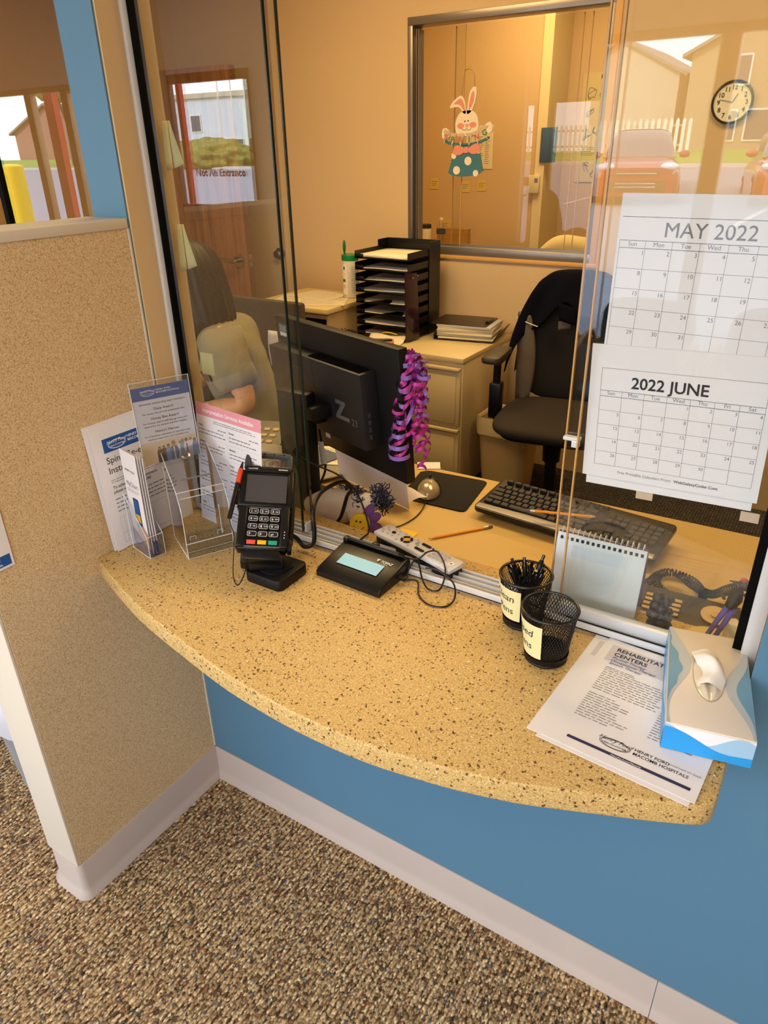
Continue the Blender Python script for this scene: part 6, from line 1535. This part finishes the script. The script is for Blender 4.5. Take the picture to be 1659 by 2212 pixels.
def hand(V, E, w, d, side, up=Vector((0, 0, 1))):
    """palm plus five bent fingers from wrist index w along direction d"""
    W = Vector(V[w][0]); d = Vector(d).normalized(); s = d.cross(up).normalized() * side
    V.append((W + d * .035, (.026, .014))); pc = len(V) - 1; E.append((w, pc))
    for k, (off, L_) in enumerate(((-.027, .060), (-.009, .072), (.009, .068), (.026, .052))):
        b = W + d * .078 + s * off
        chain(V, E, pc, [(b, .0092), (b + d * L_ * .5 - up * .006, .0082), (b + d * L_ * .85 - up * .018, .0076), (b + d * L_ - up * .028, .0064)])
    b = W + d * .030 - s * .034
    chain(V, E, pc, [(b, .0110), (b + d * .030 - s * .018 - up * .004, .0095), (b + d * .052 - s * .022 - up * .010, .0080)])
pt = thing('person', 'dark haired person in an olive grey T-shirt and jeans bent over the desk', 'person', TM(-.63, .98, 0))
PI_ = Matrix.Translation((.60, -.98, 0))
def Lc(x, y, z): return Vector((x + .60, y - .98, z))
V = [(Lc(-.60, .98, .54), (.15, .12))]; E = []
a = chain(V, E, 0, [(Lc(-.61, .97, .66), (.15, .11)), (Lc(-.63, .95, .82), (.16, .115)), (Lc(-.65, .93, .95), (.15, .10))]); ch_ = a
n = chain(V, E, ch_, [(Lc(-.70, .92, 1.04), .055), (Lc(-.745, .91, 1.085), .050)])
hd = chain(V, E, n, [(Lc(-.79, .905, 1.14), (.070, .075)), (Lc(-.80, .91, 1.20), (.085, .080)), (Lc(-.795, .915, 1.26), (.075, .070))])
sl = chain(V, E, ch_, [(Lc(-.585, .80, 1.005), .062), (Lc(-.53, .765, .985), .056), (Lc(-.46, .75, .90), .050), (Lc(-.415, .745, .825), .043)])
wl = chain(V, E, sl, [(Lc(-.50, .71, .805), .042), (Lc(-.60, .665, .795), .028)]); hand(V, E, wl, (-.85, -.40, -.10), -1)
sr = chain(V, E, ch_, [(Lc(-.73, 1.07, 1.00), .060), (Lc(-.80, 1.11, .95), .054), (Lc(-.84, 1.05, .82), .042)])
wr = chain(V, E, sr, [(Lc(-.86, .88, .79), .036), (Lc(-.86, .76, .785), .028)]); hand(V, E, wr, (-.2, -.97, -.10), 1)
for s, kx, ky in ((1, -.97, .78), (-1, -1.02, 1.02)):
    h_ = chain(V, E, 0, [(Lc(-.66, .98 - .10 * s, .53), .09), (Lc(kx * .5 - .33, (ky + .98 - .1 * s) / 2, .53), .082), (Lc(kx, ky, .52), .062), (Lc(kx + .02, ky + .02, .28), .05), (Lc(kx + .03, ky + .02, .09), .036), (Lc(kx - .08, ky, .05), .034), (Lc(kx - .15, ky - .01, .035), .026)])
body = skin('body', V, E, SKIN, pt, 2)
# head shaping pieces: nose, ears belong to the body's head; built as head details
g = G()
hc = Lc(-.80, .91, 1.195)
g.blob(hc + Vector((-.083, -.018, -.005)), (.014, .011, .019), 0, 2); g.blob(hc + Vector((.004, -.082, -.008)), (.014, .008, .026), 0, 2); g.blob(hc + Vector((.004, .082, -.008)), (.014, .008, .026), 0, 2)
obj('ear', g, SKIN, pt, ang=80)
g = G(); g.blob(hc + Vector((-.075, -.038, .018)), (.006, .008, .005), 0, 2); g.blob(hc + Vector((-.080, .010, .018)), (.006, .008, .005), 0, 2); obj('eye', g, mat('dark_eye', '241a16', .2), pt)
# face mask
g = G(); g.blob(hc + Vector((-.052, -.012, -.048)), (.052, .060, .046), 0, 3, .05, 3); obj('face_mask', g, mat('pale_peach_mask', 'd9b79c', .8), pt, ang=80)
# hair: dense cap falling to the shoulders
HAIR = mat('dark_brown_hair', '20120c', .6, bump=.6, bscale=90)
g = G()
def hairf(p):
    z = p.z; w = 1 + .10 * max(0, -z) + .05 * math.sin(math.atan2(p.y, p.x) * 14)
    back = .03 * max(0, -z)
    return Vector((p.x * w + (.25 * max(0, -z) if p.x > 0 else -.0), p.y * w, z))
from mathutils import noise as nz_
def hairshape(u, v):
    a = 2 * PI * u; t_ = v  # v 0 crown .. 1 tips
    if t_ < .45: ph = t_ / .45 * PI / 2; r = math.sin(ph); z = .105 * math.cos(ph)
    else: r = 1 + .10 * math.sin((t_ - .45) / .55 * PI) - .22 * max(0, t_ - .8) / .2; z = -(t_ - .45) / .55 * .25
    face = max(0, math.cos(a - PI)) ** 3 * (t_ > .3)
    rr = r * (1 - .42 * face * min(1, (t_ - .3) * 4)) * (1 + .030 * math.sin(a * 23 + 2 * nz_.noise(Vector((a, t_ * 2, 0)))) * min(1, t_ * 3) + .02 * math.sin(a * 9 + 1))
    back = .030 * max(0, t_ - .4)
    return hc + Vector((.026 + rr * .098 * math.cos(a) + back * (1 + math.cos(a)) - .10 * z * .6, rr * .104 * math.sin(a), z + .030 + (.012 * math.sin(a * 7) if t_ > .97 else 0)))
g.surf(hairshape, 96, 30, 0)
bmesh.ops.remove_doubles(g.bm, verts=g.bm.verts[:], dist=.0004)
obj('hair', g, HAIR, pt, ang=80)
# T-shirt: torso and short sleeves a little larger than the body
TS = mat('olive_grey_cotton', '857c66', .95, bump=.5, bscale=45)
V = [(Lc(-.60, .98, .54), (.172, .142))]; E = []
c = chain(V, E, 0, [(Lc(-.61, .97, .66), (.176, .135)), (Lc(-.63, .95, .82), (.182, .138)), (Lc(-.65, .93, .95), (.180, .132))])
chain(V, E, c, [(Lc(-.695, .921, 1.035), .080)])
chain(V, E, c, [(Lc(-.585, .80, 1.005), .088), (Lc(-.53, .765, .985), .076), (Lc(-.475, .753, .915), .074), (Lc(-.448, .749, .868), .074)])
chain(V, E, c, [(Lc(-.73, 1.07, 1.00), .078), (Lc(-.80, 1.11, .95), .072), (Lc(-.82, 1.08, .885), .066)])
ts = skin('t_shirt', V, E, TS, pt, 3)
dm = ts.modifiers.new('folds', 'DISPLACE'); tx = bpy.data.textures.new('folds', 'CLOUDS'); tx.noise_scale = .09; dm.texture = tx; dm.strength = .03; dm.mid_level = .3
JN = mat('blue_denim', '2b3e63', .9, bump=.4, bscale=300)
V = [(Lc(-.60, .98, .53), (.175, .12))]; E = []
for s, kx, ky in ((1, -.97, .78), (-1, -1.02, 1.02)):
    chain(V, E, 0, [(Lc(-.66, .98 - .10 * s, .54), .105), (Lc(kx * .5 - .33, (ky + .98 - .1 * s) / 2, .54), .095), (Lc(kx, ky, .525), .075), (Lc(kx + .02, ky + .02, .28), .064), (Lc(kx + .03, ky + .02, .10), .058)])
skin('jeans', V, E, JN, pt, 2)
# her chair: low task chair
t = thing('office_chair', 'low dark task chair under the seated person', 'office chair', TM(-.58, .99, 0, 0, 0, -66))
g = superell((0, 0, .415), (.24, .24, .04), (1.9, 1.9, 1.3), 0, 3); obj('seat', g, CF, t, ang=80)
g = superell((0, .25, .66), (.19, .03, .14), (1.7, 1.2, 1.8), 0, 3); obj('backrest', g, CF, t, ang=80)
g = G(); g.tube([(0, .1, .38), (0, .27, .40), (0, .27, .6)], .016, 0, 8); obj('back_support', g, BLACK, t)
g = G(); g.cyl((0, 0, .08), (0, 0, .39), .028, .024, 0, 16); obj('gas_column', g, BLACK, t)
g = G()
for k in range(5):
    a = 2 * PI * k / 5 + .5; g.tube([(0, 0, .10), (.25 * math.cos(a), .25 * math.sin(a), .06)], [.03, .018], 0, 8); g.cyl((.25 * math.cos(a), .25 * math.sin(a), .0), (.25 * math.cos(a), .25 * math.sin(a), .05), .02, .02, 0, 10)
obj('star_base', g, BLACK, t)
# ================================================================= OUTDOORS, SEEN IN THE GLASS
ASPH = mat('pale_asphalt', '8f9098', .9, bump=.3, bscale=30); GRS = mat('lawn_green', '7c9a3c', 1, bump=.5, bscale=20, var=.15, vscale=1.5)
g = G()
def gz(y): return -.12 if y > -4.2 else min(.95, -.12 + (-4.2 - y) * .042) if y > -20 else .95
ys = [-3.1, -4.2, -6, -8, -10, -12, -15, -19.9, -24]
for a, b in zip(ys, ys[1:]): g.face([(-75, a, gz(a)), (40, a, gz(a)), (40, b, gz(b)), (-75, b, gz(b))], 0)
g.face([(-75, -41, .74), (40, -41, .74), (40, -90, .74), (-75, -90, .74)], 0)
struct(obj('ground', g, ASPH), 'parking lot and road outside the storefront')
g = G(); g.face([(-75, -24, .95), (40, -24, .95), (40, -32, 1.35), (-75, -32, 1.35)], 0); g.face([(-75, -32, 1.35), (40, -32, 1.35), (40, -41, .9), (-75, -41, .9)], 0)
o = obj('grass_verge', g, GRS); tag(o, 'green grass verge across the parking lot reflected in the glass', 'grass', kind='stuff')
g = G(); g.b2((-75, -24.1, .8), (40, -23.9, 1.05)); tag(obj('kerb', g, mat('pale_kerb', 'c9c4ba', .8)), 'pale concrete kerb along the grass verge', 'kerb')
g = G()
for x in (-14, -11.2, -8.4, -5.6, -.9, 1.9): g.face([(x, -13, gz(-13) + .01), (x + .12, -13, gz(-13) + .01), (x + .5, -18, gz(-18) + .01), (x + .38, -18, gz(-18) + .01)], 0)
struct(obj('parking_lines', g, WHITE), 'white parking lines')
def house(name, label, x0, x1, y, h, roof, m, mr, gable=True, wins=(), d=9):
    t = thing(name, label, 'building', TM((x0 + x1) / 2, y, .8)); w = (x1 - x0) / 2
    g = G()
    if gable: g.prism([(-w, 0), (w, 0), (w, h), (0, h + roof), (-w, h)], 0, d, 0, 0, Matrix(((1, 0, 0, 0), (0, 0, -1, 0), (0, 1, 0, 0), (0, 0, 0, 1))))
    else: g.b2((-w, -d, 0), (w, 0, h))
    obj('wall', g, m, t)
    g = G()
    if gable:
        for s in (-1, 1):
            g.mesh([(0, .3, h + roof + .15), (0, -d - .3, h + roof + .15), (s * (w + .4), -d - .3, h - .1), (s * (w + .4), .3, h - .1), (0, .3, h + roof), (0, -d - .3, h + roof), (s * (w + .4), -d - .3, h - .25), (s * (w + .4), .3, h - .25)],
                   [(0, 1, 2, 3), (4, 5, 6, 7), (0, 3, 7, 4), (2, 3, 7, 6), (1, 2, 6, 5)], 0)
    else: g.b2((-w - .2, -d - .2, h), (w + .2, .2, h + roof))
    obj('roof', g, mr, t)
    for (wx, wz, ww, wh) in wins:
        g = G(); g.b2((wx - ww / 2 - .08, 0, wz - .08), (wx + ww / 2 + .08, .06, wz + wh + .08)); f = obj('window', g, WHITE, t)
        g = G(); g.b2((wx - ww / 2, .06, wz), (wx + ww / 2, .08, wz + wh)); obj('window_glass', g, mat('dark_far_glass', '555c66', .2), f)
    return t
SD1 = mat('white_siding', 'c4b6a6', .7); SD2 = mat('beige_siding', 'ab9577', .7); SD3 = mat('bright_stucco', 'eceef2', .6); RF = mat('grey_shingle', '8d8680', .9)
house('house', 'white gabled house reflected at the left of the right pane', -14.6, -8.5, -42, 4.0, 1.5, SD1, RF)
house('house', 'taller beige house with white trimmed windows reflected in the right pane', -7.6, 1.5, -40, 4.6, 2.2, SD2, RF, wins=((-2.7, .9, 1.0, 1.2), (-1.2, .9, 1.0, 1.2), (.4, 3.2, .9, 1.3), (1.6, 3.2, .9, 1.3), (-2.4, 3.2, .9, 1.1)))
house('warehouse', 'long white flat roofed building reflected in the left pane', -49, -36.5, -42, 4.3, .3, mat('pale_blue_white_wall', 'd3d8ea', .6), SD1, False, ((-2.5, 2.2, .9, 1.0), (.3, 2.2, .9, 1.0), (3.2, .0, 3.2, 1.6)))
house('warehouse', 'bright white building with a dark ground floor reflected in the left pane', -36.0, -24, -40, 4.1, .3, SD3, SD1, False, ((-3.5, .1, 4.2, 1.5), (2.0, .1, 4.0, 1.5)))
house('house', 'brick red distant house reflected in the far left window', -62, -52, -40, 2.6, 1.8, mat('muted_brick', 'a5786a', .8), RF, wins=((-2, .8, 1, 1.2), (1, .8, 1, 1.2)))
# fence: each picket a part
t = thing('picket_fence', 'white picket fence along the far side of the grass', 'fence', TM(-9, -30, 1.3))
g = G(); g.b2((-10, -.05, .2), (4.0, 0, .28)); g.b2((-10, -.05, .85), (4.0, 0, .93)); obj('rail', g, mat('tan_fence_rail', 'b59d86', .8), t)
g0 = G(); g0.prism([(-.06, 0), (.06, 0), (.06, 1.05), (0, 1.15), (-.06, 1.05)], 0, .03, 0, 0, Matrix(((1, 0, 0, 0), (0, 0, -1, 0), (0, 1, 0, 0), (0, 0, 0, 1)))); p0 = obj('picket', g0, WHITE, t); p0.location = (-9.9, .03, 0)
for k in range(1, 62):
    o = p0.copy(); COL.objects.link(o); o.parent = t; o.location = (-9.9 + k * .225, .03, 0)
def pole(x, y, z0, h, r, m, name, label, cat):
    g = G(); g.cyl((0, 0, 0), (0, 0, h), r, r * .8, 0, 10); g.cyl((0, 0, 0), (0, 0, .2), r * 2, r * 2, 0, 10); o = obj(name, g, m, M=TM(x, y, z0)); return tag(o, label, cat)
pole(-8.1, -28, 1.0, 9, .09, mat('wood_pole', 'a88a5a', .8), 'utility_pole', 'brown wooden utility pole reflected in the right pane', 'pole')
for k, x in enumerate((-25.2, -24.4, -23.6)): o = pole(x, -26.5, .9, 4, .035, WHITE, 'flag_pole', 'slender white pole before the bright building, %s of the three' % ('left', 'middle', 'right')[k], 'pole'); o['group'] = 'slender white poles reflected in the left pane'
g = G()
from mathutils import noise as _nz
g.blob((0, 0, 0), (2.6, .9, .75), 0, 5, .22, 3.2)
tag(obj('hedge', g, mat('yellow_green_leaves', '7f7f3c', 1, bump=1, bscale=9, var=.4, vscale=6), M=TM(-24.4, -24.6, 1.4)), 'yellow green clipped hedge reflected in the left pane', 'hedge')
def tree(x, y, s, label, col):
    t = thing('tree', label, 'tree', TM(x, y, 1.0))
    g = G(); g.tube([(0, 0, 0), (.1, 0, 2 * s), (0, .1, 4 * s)], [.18, .13, .06], 0, 8)
    q = random.Random(int(x * 7))
    for k in range(14):
        a = q.uniform(0, 6.28); g.tube([(0, 0, q.uniform(1.4, 3.6) * s), (q.uniform(.5, 1.4) * s * math.cos(a), q.uniform(.5, 1.4) * s * math.sin(a), q.uniform(3.2, 5.2) * s)], [.05, .015], 0, 5)
    obj('trunk', g, mat('bare_bark', '7a6656', .9), t)
    g = G()
    for k in range(16): a = q.uniform(0, 6.28); r = q.uniform(.2, 1.3) * s; g.blob((r * math.cos(a), r * math.sin(a), q.uniform(2.8, 4.8) * s), (q.uniform(.35, .7) * s,) * 3, 0, 2, .5, 2.5, seed=k)
    obj('crown', g, mat('tree_' + col, col, 1, bump=1, bscale=6, var=.3, vscale=4), t, ang=180)
tree(-1.2, -33, 1.0, 'bare budding tree before the beige house in the right pane', 'a09070')
tree(-37, -27, 1.2, 'yellow green tree reflected in the far left window', 'a39a58')
tree(-33.5, -29, 1.0, 'reddish budding tree reflected in the far left window', '9a7868')
# yellow bollard sleeve, orange red banner post outside the door
t = thing('bollard', 'yellow bollard outside, reflected in the far left window', 'bollard', TM(-7.2, -4.2, .0))
g = G(); g.cyl((0, 0, -.1), (0, 0, 1.5), .13, .13, 0, 28); g.blob((0, 0, 1.5), (.13, .13, .03), 0, 3); obj('sleeve', g, mat('safety_yellow', 'f2cf12', .5), t)
g = G(); g.b2((-.06, -.03, 0), (.06, .03, 3.2)); tag(obj('banner_post', g, mat('orange_red_paint', 'e2402a', .5), M=TM(-5.05, -3.35, -.1)), 'tall orange red post right outside the storefront door', 'post')
g = G(); g.b2((-.018, -.018, 0), (.018, .018, 3.2)); tag(obj('banner_post', g, MATS['orange_red_paint'], M=TM(-3.33, -3.22, -.1)), 'orange red post beside the glazed door frame', 'post')
def car(name, label, M, paint, grille):
    t = thing(name, label, 'car', M)
    W, L_ = .92, 4.4
    def side(s):  # body station: s 0 front..1 rear -> (halfwidth, zbottom, zbelt)
        hw = W * (1 - .16 * max(0, .10 - s) / .10 - .06 * max(0, s - .9) / .1); zb = .22; zt = .78 + .26 * min(1, s / .28) ** .6; return hw, zb, zt
    n, mN = 26, 20
    def fn(u, v):
        s = u; hw, zb, zt = side(s); a = v * PI  # half ring over the top from left to right
        y = -L_ * s; c = math.cos(a); sn = math.sin(a)
        x = hw * math.copysign(abs(c) ** .35, c) if abs(c) > 1e-6 else 0
        return (x, y, zb + (zt - zb) * abs(sn) ** .35)
    g = G(); g.surf(fn, n, mN, 0); g.face([fn(0, k / mN) for k in range(mN + 1)], 0); g.face([fn(1, k / mN) for k in range(mN + 1)][::-1], 0); g.face([fn(0, 0), fn(0, 1), fn(1, 1), fn(1, 0)], 0); obj('car_body', g, paint, t, ang=50)
    def cab(u, v):
        s = u; y = -1.15 - 3.05 * s; hgt = 1.03 + .60 * (math.sin(min(1, s / .33) * PI / 2) if s < .75 else 1 - .6 * ((s - .75) / .25) ** 1.6); a = v * PI; c = math.cos(a); hw = .80 - .10 * (hgt - 1.03) / .6
        return (hw * math.copysign(abs(c) ** .4, c) if abs(c) > 1e-6 else 0, y, 1.0 + (hgt - 1.0) * abs(math.sin(a)) ** .4)
    g = G(); g.surf(cab, 22, 18, 0); obj('cabin_glass', g, mat('car_glass', '5a6470', .05, 0, .9), t, ang=60)
    g = G(); g.surf(lambda u, v: (lambda p: (p[0] * .99, p[1], p[2] + .012))(cab(.30 + .48 * u, .16 + .68 * v)), 10, 10, 0); obj('roof', g, paint, t, ang=60)
    for s in (-1, 1):
        g = G(); g.blob((s * .66, -.14, .80), (.20, .16, .09), 0, 3); obj('headlight', g, mat('headlight_glass', 'dfe8f2', .1, .3, .9), t, ang=80)
        g = G(); g.blob((s * .98, -1.45, 1.08), (.12, .06, .08), 0, 3); obj('wing_mirror', g, paint, t, ang=80)
        for y in (-.85, -3.45):
            g = G(); g.cyl((s * .74, y, .32), (s * .93, y, .32), .33, .33, 0, 28); w = obj('wheel', g, BLACKM, t); g = G(); g.cyl((s * .935, y, .32), (s * .945, y, .32), .21, .20, 0, 20); obj('rim', g, STEEL, w)
    g = G(); g.b2((-.48, -.06, .62), (.48, .03, .72), 0, .01); g.b2((-.62, -.06, .30), (.62, .03, .52), 0, .02); gr = obj('grille', g, mat('dark_grille', '2a1c22', .4), t)
    g = G()
    for z in (.67, .47, .40): g.b2((-.42, .03, z - .012), (.42, .045, z + .012), 0, .003)
    obj('chrome_bar', g, STEEL, gr)
RED = mat('crimson_car_paint', '9a1838', .25, .3, .6, coat=.6)
car('car', 'crimson parked car facing the storefront, reflected above the May calendar', TM(-3.3, -16.2, .36, 2.2, 0, -14), RED, 0)
car('car', 'red orange parked car at the right edge of the right pane reflection', TM(.02, -16.2, .36, 2.2, 0, -12), mat('orange_red_car_paint', 'b2452c', .25, .3, .6, coat=.6), 0)
# waiting room chairs along the storefront
def waiting_chair(x, lab):
    t = thing('waiting_chair', lab, 'chair', TM(x, -2.62, 0)); t['group'] = 'waiting room chairs under the storefront windows'
    F = mat('steel_blue_upholstery', '5a7896', .9)
    g = superell((0, .03, .44), (.25, .25, .045), (1.8, 1.8, 1.4), 0, 3); obj('seat', g, F, t, ang=80)
    g = superell((0, -.20, .70), (.25, .035, .19), (1.8, 1.3, 1.8), 0, 3); obj('backrest', g, F, t, ang=80)
    for s in (-1, 1):
        g = G(); g.tube(spline([(s * .27, .25, 0), (s * .27, .24, .6), (s * .27, .18, .66), (s * .27, -.18, .66), (s * .27, -.24, 0)], 5), .016, 0, 8); obj('side_frame', g, mat('maple_arm', 'b98a52', .4), t)
for x, lab in ((-.95, 'left waiting chair under the storefront window'), (-.3, 'second waiting chair from the left under the storefront window'), (.35, 'third waiting chair from the left under the storefront window'), (1.0, 'right waiting chair under the storefront window')): waiting_chair(x, lab)
